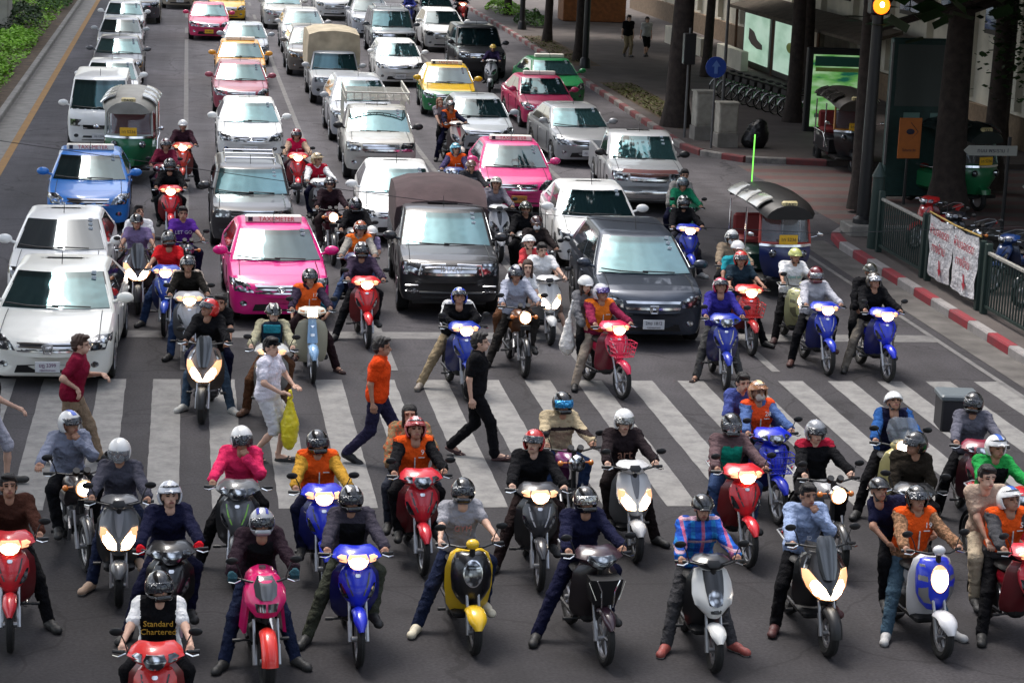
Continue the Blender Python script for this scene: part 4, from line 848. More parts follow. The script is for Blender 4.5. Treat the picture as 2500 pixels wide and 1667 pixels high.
    if rack == 'rails':
        r = MB()
        for s in (-1, 1): r.tube([(s*W*.62, rf+.5, zr-.01), (s*W*.62, rf+.55, zr+.06), (s*W*.62, rr-.3, zr+.06), (s*W*.62, rr-.2, zr-.01)], .018)
        for yy in (rf+.7, (rf+rr)/2+.2, rr-.4): r.tube([(-W*.62, yy, zr+.06), (W*.62, yy, zr+.06)], .016)
        link('roof_rack', r.mesh('roof_rack'), CHR if t != 'suv' else ALU, th)
    if rack == 'sign':
        link('roof_light_bar', MB().box((0, rf+.6, zr+.07), (.9, .2, .1), 0, 0, .03).mesh('roof_light_bar'), PLW, th)
    CARS.append(th); return th, T
# ================================================================== THE PLACE
def asphalt(base, name):
    m = mat(name, base, .82, noise=.0); n = m.node_tree; N, L = n.nodes, n.links; b = N['Principled BSDF']; b.inputs['Specular IOR Level'].default_value = .3
    geo = N.new('ShaderNodeNewGeometry'); out = None
    col = N.new('ShaderNodeRGB'); col.outputs[0].default_value = (*base, 1); cur = col.outputs[0]
    for sc_, lo, hi, det in ((.16, .72, 1.3, 3), (1.3, .8, 1.2, 6), (26, .7, 1.3, 3)):
        t = N.new('ShaderNodeTexNoise'); t.inputs['Scale'].default_value = sc_; t.inputs['Detail'].default_value = det; L.new(geo.outputs['Position'], t.inputs['Vector'])
        r = N.new('ShaderNodeMapRange'); r.inputs[1].default_value = .3; r.inputs[2].default_value = .7; r.inputs[3].default_value = lo; r.inputs[4].default_value = hi; L.new(t.outputs[0], r.inputs[0])
        mx = N.new('ShaderNodeMix'); mx.data_type = 'RGBA'; mx.blend_type = 'MULTIPLY'; mx.inputs[0].default_value = 1; L.new(cur, mx.inputs[6]); L.new(r.outputs[0], mx.inputs[7]); cur = mx.outputs[2]
    # worn lane strips, joints across and along
    s = N.new('ShaderNodeSeparateXYZ'); L.new(geo.outputs['Position'], s.inputs[0])
    def math_(op, a, v=None, c=None):
        q = N.new('ShaderNodeMath'); q.operation = op; L.new(a, q.inputs[0])
        if v is not None: q.inputs[1].default_value = v
        return q.outputs[0]
    st = N.new('ShaderNodeMapping'); st.inputs['Scale'].default_value = (1.4, .05, 1); L.new(geo.outputs['Position'], st.inputs[0])
    t = N.new('ShaderNodeTexNoise'); t.inputs['Scale'].default_value = 1.; t.inputs['Detail'].default_value = 4; L.new(st.outputs[0], t.inputs['Vector'])
    r = N.new('ShaderNodeMapRange'); r.inputs[1].default_value = .35; r.inputs[2].default_value = .65; r.inputs[3].default_value = .82; r.inputs[4].default_value = 1.16; L.new(t.outputs[0], r.inputs[0])
    mx = N.new('ShaderNodeMix'); mx.data_type = 'RGBA'; mx.blend_type = 'MULTIPLY'; mx.inputs[0].default_value = 1; L.new(cur, mx.inputs[6]); L.new(r.outputs[0], mx.inputs[7]); cur = mx.outputs[2]
    y = math_('MULTIPLY', s.outputs[1], 1/7.5); y = math_('FRACT', y); y = math_('LESS_THAN', y, .006)
    mx = N.new('ShaderNodeMix'); mx.data_type = 'RGBA'; L.new(math_('MULTIPLY', y, .5), mx.inputs[0]); L.new(cur, mx.inputs[6]); mx.inputs[7].default_value = (.015, .014, .015, 1); cur = mx.outputs[2]
    rg_ = N.new('ShaderNodeMapRange'); rg_.interpolation_type = 'SMOOTHSTEP'; rg_.inputs[1].default_value = 19; rg_.inputs[2].default_value = 62; rg_.inputs[3].default_value = .52; rg_.inputs[4].default_value = 1.6; L.new(s.outputs[1], rg_.inputs[0])  # darker towards the camera: overhead shade put into the road colour
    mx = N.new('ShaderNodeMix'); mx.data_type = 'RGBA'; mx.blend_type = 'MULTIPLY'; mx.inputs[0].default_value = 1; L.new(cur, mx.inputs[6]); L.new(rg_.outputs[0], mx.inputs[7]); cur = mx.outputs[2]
    nz = N.new('ShaderNodeTexNoise'); nz.inputs['Scale'].default_value = 1.4; nz.inputs['Detail'].default_value = 4; L.new(geo.outputs['Position'], nz.inputs['Vector'])
    vm = N.new('ShaderNodeMix'); vm.data_type = 'RGBA'; vm.inputs[0].default_value = .35; L.new(geo.outputs['Position'], vm.inputs[6]); L.new(nz.outputs['Color'], vm.inputs[7])
    vc = N.new('ShaderNodeTexVoronoi'); vc.feature = 'DISTANCE_TO_EDGE'; vc.inputs['Scale'].default_value = .55; L.new(vm.outputs[2], vc.inputs['Vector'])
    q = math_('LESS_THAN', vc.outputs['Distance'], .0065); mx = N.new('ShaderNodeMix'); mx.data_type = 'RGBA'; L.new(math_('MULTIPLY', q, .55), mx.inputs[0]); L.new(cur, mx.inputs[6]); mx.inputs[7].default_value = (.012, .011, .012, 1); cur = mx.outputs[2]
    # oil drips: sparse dark spots
    v = N.new('ShaderNodeTexVoronoi'); v.inputs['Scale'].default_value = .9; L.new(geo.outputs['Position'], v.inputs['Vector'])
    r = N.new('ShaderNodeMapRange'); r.inputs[1].default_value = .03; r.inputs[2].default_value = .16; r.inputs[3].default_value = .62; r.inputs[4].default_value = 1; L.new(v.outputs['Distance'], r.inputs[0])
    mx = N.new('ShaderNodeMix'); mx.data_type = 'RGBA'; mx.blend_type = 'MULTIPLY'; mx.inputs[0].default_value = 1; L.new(cur, mx.inputs[6]); L.new(r.outputs[0], mx.inputs[7]); cur = mx.outputs[2]
    L.new(cur, b.inputs['Base Color'])
    t = N.new('ShaderNodeTexNoise'); t.inputs['Scale'].default_value = 45; t.inputs['Detail'].default_value = 4; L.new(geo.outputs['Position'], t.inputs['Vector'])
    bp = N.new('ShaderNodeBump'); bp.inputs['Strength'].default_value = .35; bp.inputs['Distance'].default_value = .01; L.new(t.outputs[0], bp.inputs['Height']); L.new(bp.outputs[0], b.inputs['Normal'])
    return m
def worn(c, name, amt=.55):
    m = mat(name, c, .8); n = m.node_tree; N, L = n.nodes, n.links; b = N['Principled BSDF']; geo = N.new('ShaderNodeNewGeometry')
    t = N.new('ShaderNodeTexNoise'); t.inputs['Scale'].default_value = 3.2; t.inputs['Detail'].default_value = 9; t.inputs['Roughness'].default_value = .75; L.new(geo.outputs['Position'], t.inputs['Vector'])
    r = N.new('ShaderNodeMapRange'); r.inputs[1].default_value = .42; r.inputs[2].default_value = .68; r.inputs[3].default_value = 0; r.inputs[4].default_value = amt; L.new(t.outputs[0], r.inputs[0])
    mx = N.new('ShaderNodeMix'); mx.data_type = 'RGBA'; L.new(r.outputs[0], mx.inputs[0]); mx.inputs[6].default_value = (*c, 1); mx.inputs[7].default_value = (.065, .062, .066, 1); L.new(mx.outputs[2], b.inputs['Base Color'])
    return m
def sheet(name, pts, z, m, th=0.): return struct(name, MB().add([(x, y, z) for x, y in pts], [tuple(range(len(pts)))]), m)
struct('ground', MB().add([(-300, -100, -.02), (300, -100, -.02), (300, 500, -.02), (-300, 500, -.02)], [(0, 1, 2, 3)]), mat('ground', (.06, .06, .055), .9, noise=.2, nscale=.3))
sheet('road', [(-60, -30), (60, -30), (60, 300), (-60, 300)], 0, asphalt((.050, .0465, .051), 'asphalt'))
WHT = worn((.215, .21, .20), 'worn_road_paint', .7); WHT2 = worn((.16, .155, .15), 'faded_road_paint', .85); YEL = worn((.36, .19, .05), 'yellow_road_paint', .4)
cw = MB()
k = -13
while k < 18:
    x = 5.235+.815*k-.0; k += 1
    if x < -4.2: continue
    if x > 12.9: break
    jit = lambda: random.uniform(-.006, .006)
    L_ = [(x+jit(), 25.45+6.65*i/26+(0 if i not in (0, 26) else jit()), .004) for i in range(27)]; R_ = [(x+.41+jit(), 25.45+6.65*i/26+(0 if i not in (0, 26) else jit()), .004) for i in range(27)]
    cw.add(L_+R_, [(i, 27+i, 28+i, i+1) for i in range(26)])
struct('crosswalk', cw, WHT)
sheet('stop_line', [(-4.35, 35.0), (13.0, 34.95), (13.0, 35.5), (-4.35, 35.5)], .004, WHT2)
ll = MB()
for x in (0, 3.25, 6.35, 9.45):
    y = 33.3
    ll.add([(x-.07, 32.7, .008), (x+.07, 32.7, .008), (x+.07, 34.9, .008), (x-.07, 34.9, .008)], [(0, 1, 2, 3)])
    ll.add([(x-.07, 35.5, .004), (x+.07, 35.5, .004), (x+.07, 92, .004), (x-.07, 92, .004)], [(0, 1, 2, 3)])
    y = 95
    while y < 200: ll.add([(x-.07, y, .004), (x+.07, y, .004), (x+.07, y+3, .004), (x-.07, y+3, .004)], [(0, 1, 2, 3)]); y += 9
ll.add([(12.95, 20, .008), (13.05, 20, .008), (13.05, 44, .008), (12.95, 44, .008)], [(0, 1, 2, 3)])
struct('lane_marking', ll, WHT2)
sheet('yellow_edge_line', [(-4.62, 36), (-4.42, 36), (-4.42, 220), (-4.62, 220)], .004, YEL)
CONC = mat('concrete', (.24, .225, .20), .85, noise=.25, nscale=2.5, bump=.4, bscale=20); CONCL = mat('pale_concrete', (.36, .34, .3), .85, noise=.2, nscale=1.5, bump=.3, bscale=20)
sheet('gutter', [(-5.25, 36), (-4.62, 36), (-4.62, 220), (-5.25, 220)], .006, CONC)
sheet('roadside_gutter', [(13.25, 18), (13.9, 18), (13.9, 45), (13.25, 45)], .006, mat('stained_concrete', (.10, .092, .085), .85, noise=.35, nscale=2.2, bump=.4, bscale=20))
PAVE = mat('pavement_slabs', (.088, .072, .066), .85, noise=.25, nscale=1.2, bump=.3, bscale=12)
def slab(name, pts, z0, z1, m): n = len(pts); return struct(name, MB().loft([[(x, y, z0) for x, y in pts], [(x, y, z1) for x, y in pts]]), m)
SOIL = mat('soil', (.09, .06, .035), .95, noise=.4, nscale=3, bump=.8, bscale=9)
slab('median', [(-40, 36), (-5.45, 36), (-5.45, 240), (-40, 240)], -.1, .14, SOIL)
slab('pavement', [(14.3, 59.5), (15.3, 57.6), (17, 57), (60, 57), (60, 240), (15.1, 240), (15.0, 100), (14.2, 62)], -.1, .14, PAVE)
slab('corner_pavement', [(14.1, 18), (30, 18), (30, 34), (17.3, 34), (17.3, 46), (14.6, 46), (14.12, 44.8)], -.1, .14, PAVE)
REDP = worn((.26, .02, .03), 'red_kerb_paint', .5); WHP = worn((.3, .28, .27), 'white_kerb_paint', .5)
def kerb(name, line, wd=.2, h=.17, step=1.0, mats=None, off=0):
    mb = MB(); acc = 0; i = 0; pts = [Vector((*p, 0)) for p in line]; segs = []
    for a, b in zip(pts, pts[1:]):
        L = (b-a).length; n = max(1, round(L/step)); segs += [(a.lerp(b, j/n), a.lerp(b, (j+1)/n)) for j in range(n)]
    for i, (a, b) in enumerate(segs):
        d = (b-a).normalized(); nn = Vector((d.y, -d.x, 0))*wd/2; g = d*.008; hh = h
        ring = lambda p: [p-nn, p+nn, p+nn+Vector((0, 0, hh-.03)), p+nn*.8+Vector((0, 0, hh)), p-nn*.8+Vector((0, 0, hh)), p-nn+Vector((0, 0, hh-.03))]
        mb.loft([ring(a+g), ring(b-g)], (i+off) % 2)
    me = mb.mesh(name, False); o = link(name, me, mats or [REDP, WHP]); o['kind'] = 'structure'
kerb('painted_kerb', [(13.62, 16), (13.95, 30), (14.02, 44), (14.2, 45.2), (14.7, 46.1), (17.2, 46.2)])
kerb('pavement_kerb', [(17.5, 57), (15.3, 57.4), (14.35, 58.6), (14.12, 60), (14.2, 64), (14.95, 100), (15.1, 160)], mats=[worn((.22, .05, .05), 'faded_red_kerb', .8), worn((.28, .26, .24), 'faded_white_kerb', .8)])
kerb('median_kerb', [(-5.35, 36), (-5.35, 200)], mats=[CONC, CONC], step=2)
soi = MB(); y = 46.8; i = 0
while y < 56.6: soi.add([(14.9+(.0), y, .004), (34, y, .004), (34, y+.62, .004), (14.9, y+.62, .004)], [(0, 1, 2, 3)], i % 2); y += .62; i += 1
o = link('side_street_crossing', soi.mesh('side_street_crossing', False), [worn((.13, .055, .05), 'red_brick_paint', .7), worn((.11, .09, .08), 'grey_brick', .8)]); o['kind'] = 'structure'
for i, (x, y, L_, w_) in enumerate(((4.6, 38.5, 5, 1.1), (11.4, 41, 4, 1.0))): sheet('asphalt_patch', [(x, y), (x+w_, y), (x+w_, y+L_), (x, y+L_)], .003, mat('asphalt_patch', (.028, .027, .029), .9, noise=.3, nscale=3, bump=.4, bscale=40))
# -- greenery
def leafmat(c, name): return mat(name, c, .6, noise=.45, nscale=1.3, spec=.3)
LG = leafmat((.20, .40, .035), 'bright_leaves'); LD = leafmat((.018, .045, .010), 'dark_leaves'); LM = leafmat((.05, .12, .02), 'mid_leaves')
BARK = mat('bark', (.032, .023, .019), .95, noise=.4, nscale=6, bump=1., bscale=14)
def leaves(n, boxfn, size, mb=None, m=0, rnd=random.Random(5), up=.5):
    mb = mb or MB(); V = []; F = []
    for _ in range(n):
        p = boxfn(rnd); s = size*(.6+rnd.random()*.8); a = rnd.random()*6.28; t = (rnd.random()-.5)*2.2
        u = Vector((cos(a), sin(a), 0)); v = Vector((-sin(a)*cos(t), cos(a)*cos(t), sin(t))); c = Vector(p); o = len(V)
        V += [c-u*s*.5, c+v*s*.35-u*0, c+u*s*.5, c-v*s*.35]; F.append((o, o+1, o+2, o+3))
    return mb.add(V, F, m)
def mound(cx, cy, rx, ry, h):
    def f(r):
        while 1:
            x, y = r.uniform(-1, 1), r.uniform(-1, 1); q = x*x+y*y
            if q < 1: break
        zz = h*math.sqrt(1-q)*(.75+.25*sin(cx+7*x)*cos(5*y)); return cx+x*rx, cy+y*ry, .14+zz*r.uniform(.6, 1.05)
    return f
rs = random.Random(3); y = 44
cov = MB()
leaves(11000, lambda r: (lambda t: (-5.7-abs(r.gauss(0, 1))*(.5+.02*t)-.1, 40+t, .14+r.uniform(0, .35)*(.6+.4*sin(t*.7))))(r.uniform(0, 90)), .12, cov)
leaves(9000, lambda r: (r.uniform(-16, -6.2), r.uniform(60, 150), .14+r.uniform(0, .25)), .16, cov)
tag(link('ground_cover', cov.mesh('ground_cover', False), LG), 'bright green creeping ground cover along the median edge', 'plants', kind='stuff')
def shrub(x, y, rx, ry, h, m, label, cat='shrub', grp='shrubs in the planted median', n=1800, size=.13):
    t = thing('shrub', label, cat, (x, y, .14), 0, grp); st = MB()
    for i in range(5): a = i*1.3; st.tube([(0, 0, -.05), (cos(a)*rx*.4, sin(a)*ry*.4, h*.7)], [.03, .01], 0, 5)
    link('stems', st.mesh('stems'), BARK, t); f = mound(0, 0, rx, ry, h); link('foliage', leaves(n, lambda r: (lambda p: (p[0], p[1], p[2]-.1))(f(r)), size, rnd=random.Random(int(x*31+y*7))).mesh('foliage', False), m, t)
for a in ((-6.6, 60, .8, 3.2, .8, LG, 'bright green shrub beside the nearest yellow edge line'), (-7.3, 68, 1.0, 3.2, .95, LD, 'dark green clipped shrub near the left photo edge'), (-6.9, 75, .9, 3.0, .8, LG, 'long bright green shrub left of the white van'),
          (-8.6, 80, 1.2, 4, 1.0, LM, 'mid green shrub set back in the median'), (-6.6, 86, .8, 4, .7, LG, 'pale green low shrub beside the far kerb'), (-7.2, 96, 1.0, 5, 1.0, LD, 'dark shrub past the concrete pillar'), (-9.8, 90, 1.5, 6, .8, LG, 'broad bright shrub behind the concrete pillar'),
          (-6.4, 108, .8, 6, .8, LM, 'mid green shrub at the far end of the median'), (-9.5, 104, 1.5, 6, .8, LG, 'light green spreading shrub at the top left corner')): shrub(*a, n=2300)
for a in ((16.6, 104, .8, 2.6, .75, LM, 'round green shrub beside the far lamp post'), (16.4, 112, .9, 3.5, .8, LG, 'bright green shrub at the far right kerb')): shrub(*a, grp='shrubs on the right pavement')
gr = MB(); leaves(2600, lambda r: (lambda t: (15.35+.0*t+r.uniform(-.55, .55), t, .15+r.uniform(0, .1)))(r.uniform(64, 76) if r.random() < .7 else r.uniform(84, 96)), .08, gr)
tag(link('verge_grass', gr.mesh('verge_grass', False), leafmat((.10, .11, .03), 'dry_grass')), 'dry patchy grass in the pavement tree strip', 'grass', kind='stuff')
sheet('verge_soil', [(14.75, 63.5), (15.95, 63.5), (16.1, 77), (14.85, 77)], .145, SOIL); sheet('far_verge_soil', [(15.0, 83), (16.1, 83), (16.2, 97), (15.1, 97)], .145, SOIL)
p = MB().box((0, 0, 7.1), (1.7, 1.9, 14.1), 0, 0, .08); t = tag(link('viaduct_pillar', p.mesh('viaduct_pillar', False), CONCL, None, Matrix.Translation((-8.15, 93, .1))), 'pale concrete pillar standing in the planted median', 'pillar')
# -- trees on the right (trunks in view, crowns above the frame shading the pavement)
def tree(x, y, r, h, label, cr=3.6, seed=1, n=9000, lean=(0, 0), crz=None, m=None):
    t = thing('tree', label, 'tree', (x, y, .1), 0, 'street trees on the right pavement'); rr = random.Random(seed); tb = MB(); P = []; R = []
    for i in range(9):
        u = i/8; P.append((lean[0]*u+.05*sin(3*u+seed), lean[1]*u, h*u)); R.append(r*(1.35 if i == 0 else 1-.35*u))
    tb.tube(P, R, 0, 12); 
    link('trunk', tb.mesh('trunk'), BARK, t)
    for i in range(6):
        a = rr.random()*6.28; L = cr*.7; z0 = h*(.7+.3*rr.random()); lb = MB().tube([(lean[0]*z0/h, lean[1]*z0/h, z0), (cos(a)*L*.5, sin(a)*L*.5, z0+.8), (cos(a)*L, sin(a)*L, z0+1.8)], [r*.4, r*.25, r*.08], 0, 7); link('limb', lb.mesh('limb'), BARK, t)
    cl = [(rr.gauss(0, .45)*cr, rr.gauss(0, .45)*cr, (crz or h)+1.2+rr.random()*cr*.8, cr*(.25+.25*rr.random())) for _ in range(16)]
    def f(q):
        c = q.choice(cl); d = Vector((q.gauss(0, 1), q.gauss(0, 1), q.gauss(0, .8))).normalized()*c[3]*q.uniform(.4, 1.05); return c[0]+d.x, c[1]+d.y, c[2]+d.z
    link('crown', leaves(n, f, .62, rnd=rr).mesh('crown', False), m or LD, t)
TL = [(14.9, 64.2, .40, 6.2, 'thick dark tree trunk behind the silver pickup, beside the blue round sign'), (15.75, 94, .2, 6, 'slim trunk beyond the green taxi, left of two'), (15.5, 85, .21, 6, 'slim trunk beyond the green taxi, beside the lamp post'), (21.7, 74, .25, 6.2, 'trunk beside the lit billboards and bicycle rack'),
      (15.9, 49, .24, 6, 'trunk just behind the traffic signal pole'), (18.2, 49.2, .42, 6, 'thick trunk in front of the green notice panel'), (16.35, 110, .2, 6, 'farthest trunk on the right pavement'), (19.6, 80, .2, 6.2, 'trunk near the two far walkers'), (20.5, 52.5, .3, 6.2, 'trunk at the right photo edge above the side street')]
for i, (x, y, r, h, lb) in enumerate(TL): tree(x, y, r, h, 'street tree, '+lb, 6.8, 11+i, 12000)
for i, (x, y, lb) in enumerate(((23.6, 60, 'tree against the cream wall at the right photo edge'), (19, 66, 'tree between the bicycle rack and the green poster board'), (22, 46, 'leafy tree just outside the right edge, its crown over the side street'), (21, 39, 'leafy tree outside the right edge behind the parked motorcycles'))): tree(x, y, .26, 6.5, lb, 5.4, 31+i, 11000)  # extra trees, added so their crowns shade the right side
hang = MB(); leaves(2600, lambda r: (r.uniform(19.2, 23.5), r.uniform(47, 51), 2.6+r.random()**.5*2.6), .16, hang, rnd=random.Random(9))
tag(link('hanging_foliage', hang.mesh('hanging_foliage', False), LD), 'dark foliage hanging into the top right corner', 'foliage', kind='stuff')
# -- buildings
GRYR = mat('roof_metal', (.12, .12, .12), .6); CREAM = mat('cream_render', (.60, .57, .48), .85, noise=.18, nscale=1.2); WOODB = mat('brown_timber', (.10, .05, .025), .7, noise=.3, nscale=4); BLUEG = mat('blue_window', (.06, .13, .2), .08, .4, 1.)
b = thing('shop_building', 'cream walled shophouse with blue windows behind the street trees', 'building', (24.5, 0, 0)); 
link('wall', MB().box((6, 80, 12), (12, 76, 24)).mesh('wall', False), CREAM, b)  # height added well above the visible part to block skylight
for i in range(17):
    y = 46.5+i*4.1
    f = link('window', MB().box((-.04, y, 4.5), (.1, 2.3, 2.5)).mesh('window', False), DARK, b)
    for q in (-.56, .56): link('pane', MB().box((-.10, y+q, 4.5), (.04, .98, 2.2)).mesh('pane', False), BLUEG, f)
    link('pilaster', MB().box((-.12, y+2.05, 5.2), (.24, .3, 8)).mesh('pilaster', False), CREAM, b)
link('base_course', MB().box((-.1, 80, .5), (.2, 76, 1.1)).mesh('base_course', False), mat('tan_stone', (.2, .14, .09), .85, noise=.2), b)
ob = thing('office_block', 'tall concrete block beyond the shophouse', 'building', (0, 0, 0)); link('wall', MB().box((52, 70, 16), (30, 90, 32)).mesh('wall', False), CONCL, ob)
for i in range(6):
    for j in range(3): link('window', MB().box((36.95, 35+i*14, 8+j*8), (.15, 9, 3)).mesh('window', False), BLUEG, ob)
aw = thing('awning', 'dark brown shop awning above the lit billboards', 'awning', (22.9, 78, 0)); V = [(-.8, -9, 2.35), (.6, -9, 2.75), (.6, 9, 2.75), (-.8, 9, 2.35)]
link('awning_roof', MB().loft([[(x, y, z) for x, y, z in V], [(x, y, z+.12) for x, y, z in V]]).mesh('awning_roof', False), mat('mossy_tile', (.07, .055, .04), .9, noise=.4, nscale=3, bump=.6), aw)
for y in (-8.8, -3, 3, 8.8): link('awning_post', MB().tube([(-.5, y, .1), (-.5, y, 2.4)], .06).mesh('awning_post'), WOODB, aw)
LBX = mat('lit_panel', (.5, .62, .55), .4, emit=(.42, .62, .5), estr=.34); LBG = mat('lit_green_panel', (.3, .6, .3), .4, emit=(.22, .5, .2), estr=.34)
for i, (y, lb) in enumerate(((83.2, 'lit white advertising panel with dark shoe picture, left one'), (78.6, 'lit white advertising panel with green motif, right one'))):
    t = thing('lightbox', lb, 'billboard', (22.35, y, 0), 0, 'lit advertising panels under the awning'); link('frame', MB().box((0.06, 0, 1.35), (.16, 4.3, 2.3), 0, 0, .02).mesh('frame', False), DARK, t)
    s_ = link('lit_face', MB().box((-.04, 0, 1.35), (.04, 3.7, 1.85), 0, 0, .005).mesh('lit_face', False), LBX, t)
    link('picture', (MB().loft([[(x_, y_, z_) for y_, z_ in ((1.0, 1.72), (.3, 1.62), (-.2, 1.35), (-1.0, 1.2), (-1.05, 1.02), (-.3, 1.0), (.6, 1.12), (1.05, 1.3))][::-1] for x_ in (-.085, -.062)]) if i == 0 else MB().ell((-.07, -.5, 1.45), (.012, .6, .2))).mesh('picture'), mat('picture_dark', (.05, .02, .025), .5) if i == 0 else mat('picture_green', (.3, .4, .05), .5), t)
def posterize(m, cols, sc_):
    n = m.node_tree; N, L = n.nodes, n.links; b = N['Principled BSDF']; tc = N.new('ShaderNodeTexCoord'); mp = N.new('ShaderNodeMapping'); mp.inputs['Scale'].default_value = sc_; L.new(tc.outputs['Object'], mp.inputs[0])
    t = N.new('ShaderNodeTexNoise'); t.inputs['Scale'].default_value = 1; t.inputs['Detail'].default_value = 8; L.new(mp.outputs[0], t.inputs['Vector']); cr = N.new('ShaderNodeValToRGB'); L.new(t.outputs[0], cr.inputs[0]); e = cr.color_ramp.elements
    for i, c in enumerate(cols):
        q = e[i] if i < 2 else e.new(.5); q.position = .34+.32*i/(len(cols)-1); q.color = (*c, 1)
    L.new(cr.outputs[0], b.inputs['Emission Color']); L.new(cr.outputs[0], b.inputs['Base Color'])
posterize(LBG, [(.01, .10, .06), (.12, .34, .08), (.30, .50, .22), (.38, .56, .34)], (1.2, 1, 4)); posterize(LBX, [(.30, .48, .36), (.44, .62, .50), (.5, .66, .55)], (1, .5, 1.2))
t = thing('poster_stand', 'freestanding lit green poster board behind the parked three-wheeler', 'billboard', (19.65, 63.6, .1), rad(-4)); link('frame', MB().box((0, 0, 1.3), (1.9, .25, 2.6), 0, 0, .03).mesh('frame', False), DARK, t)
link('lit_face', MB().box((0, -.14, 1.3), (1.55, .03, 2.2), 0, 0, .005).mesh('lit_face', False), LBG, t)
for z, hh, wd, c in ((2.2, .3, 1.45, (.02, .12, .08)), (1.95, .12, 1.4, (.35, .5, .1)), (1.2, .25, .8, (.45, .55, .1)), (.55, .12, 1.3, (.1, .3, .15))): link('poster_band', MB().box((0, -.165, z), (wd, .012, hh)).mesh('poster_band', False), plas(c), t)
t = thing('kiosk', 'orange brown wooden kiosk on the far pavement', 'kiosk', (20.2, 107.5, .1)); link('counter', MB().box((0, 0, .8), (3.2, 1.6, 1.5), 0, 0, .03).mesh('counter', False), mat('orange_timber', (.22, .075, .02), .6, noise=.3, nscale=5), t); link('shelf', MB().box((0, -.1, 1.62), (3.4, 1.9, .08)).mesh('shelf', False), WOODB, t); link('kiosk_back', MB().box((0, .75, 2.2), (3.2, .08, 1.2)).mesh('kiosk_back', False), WOODB, t)
for i, (x, y, L) in enumerate(((21.5, 92, 7), (21.7, 84.5, 4))): tag(link('low_wall', MB().box((0, 0, .4), (.3, L, .8), 0, 0, .02).mesh('low_wall', False), CREAM, None, Matrix.Translation((x, y, .1))), ('long' if i == 0 else 'short')+' low cream planter wall beside the far walkers', 'wall')
# -- elevated structures that shade the junction (above and behind the camera)
vd = thing('railway_viaduct', 'elevated concrete railway viaduct above the median and junction', 'viaduct')
link('deck', MB().box((-8.8, 60, 15.0), (9.4, 240, 1.6), 0, 0, .2).mesh('deck', False), CONCL, vd)
for s_ in (-1, 1): link('parapet', MB().box((-8.8+s_*4.6, 60, 16.2), (.3, 240, 1.2)).mesh('parapet', False), CONCL, vd)
fb = thing('skywalk', 'covered pedestrian skywalk crossing the road, photo taken from it', 'footbridge')
link('deck', MB().box((0, -2.2, 6.1), (80, 5, .5)).mesh('deck', False), CONC, fb); link('roof', MB().box((0, -2.4, 10.4), (80, 6, .35)).mesh('roof', False), GRYR, fb)
# -- posts, signs, boxes
BLK = mat('black_paint', (.01, .01, .011), .4, noise=.1); GRY = mat('grey_paint', (.12, .12, .12), .5, noise=.1)
def post(name, label, cat, x, y, r, h, m=BLK, parts=(), grp=None, base=True):
    t = thing(name, label, cat, (x, y, .13), 0, grp); link('pole', MB().tube([(0, 0, 0), (0, 0, h)], [r, r*.8], 0, 12).mesh('pole'), m, t)
    if base: link('pole_base', MB().tube([(0, 0, 0), (0, 0, .35), (0, 0, .42)], [r*1.7, r*1.5, r], 0, 12).mesh('pole_base'), m, t)
    for n, me, mm in parts: link(n, me.mesh(n), mm, t)
    return t
lampp = lambda: [('lamp_arm', MB().tube([(0, 0, 7.4), (-.6, 0, 7.9), (-1.6, 0, 8)], .05), BLK), ('lamp_head', MB().ell((-1.8, 0, 7.97), (.35, .14, .08)), GRY)]
post('street_lamp', 'black lamp post at the far kerb beside a shrub', 'street lamp', 15.6, 100.6, .13, 7.5, parts=lampp(), grp='black lamp posts along the right kerb')
post('street_lamp', 'black lamp post close behind the green taxi', 'street lamp', 15.3, 82.3, .13, 7.5, parts=lampp(), grp='black lamp posts along the right kerb')
t = post('traffic_signal', 'black signal pole with glowing amber lamp on the corner', 'traffic light', 14.8, 45.2, .15, 4.85)
link('signal_housing', MB().box((0, 0, 5.02), (.42, .34, .42), 0, 0, .04).mesh('signal_housing', False), BLK, t); AML = mat('lit_amber', (1, .5, .05), .3, emit=(1, .16, .005), estr=1.7)
link('signal_lamp', MB().ell((0, -.18, 5.02), (.19, .05, .19)).mesh('signal_lamp'), AML, t); link('lamp_core', MB().ell((.0, -.215, 5.04), (.055, .03, .065)).mesh('lamp_core'), mat('lit_core', (1, .9, .6), .3, emit=(1, .8, .35), estr=12.), t)
link('pole_plinth', MB().box((0, 0, .12), (.8, .8, .26), 0, 0, .03).mesh('pole_plinth', False), CONC, t)
t = post('road_sign', 'round blue sign on a thin post by the kerb', 'sign', 14.75, 59.2, .035, 2.5, GRY, [('sign_disc', MB().tube([(0, -.03, 2.3), (0, -.05, 2.3)], .3, 0, 28), mat('sign_blue', (.01, .05, .3), .4))], base=False)
link('sign_arrow', MB().add([(-.05, -.06, 2.12), (.05, -.06, 2.12), (.05, -.06, 2.32), (.13, -.06, 2.32), (0, -.06, 2.5), (-.13, -.06, 2.32), (-.05, -.06, 2.32)], [(0, 1, 2, 3, 4, 5, 6)]).mesh('sign_arrow', False), plas((.1, .2, .5)), t)
post('pole', 'thin grey post just left of the blue round sign', 'pole', 14.5, 61.5, .04, 3.2, GRY, [('box', MB().box((0, 0, 2.6), (.35, .25, .9), 0, 0, .02), BLK)], base=False)
post('camera_post', 'thin grey post with a white camera on top', 'camera post', 17.4, 68.6, .06, 3.9, GRY, [('camera', MB().box((.1, -.1, 3.95), (.2, .45, .16), 0, .4, .03), plas((.6, .6, .6))), ('camera_lamp', MB().ell((-.2, 0, 4.05), (.12, .1, .08)), plas((.6, .6, .6)))], base=False)
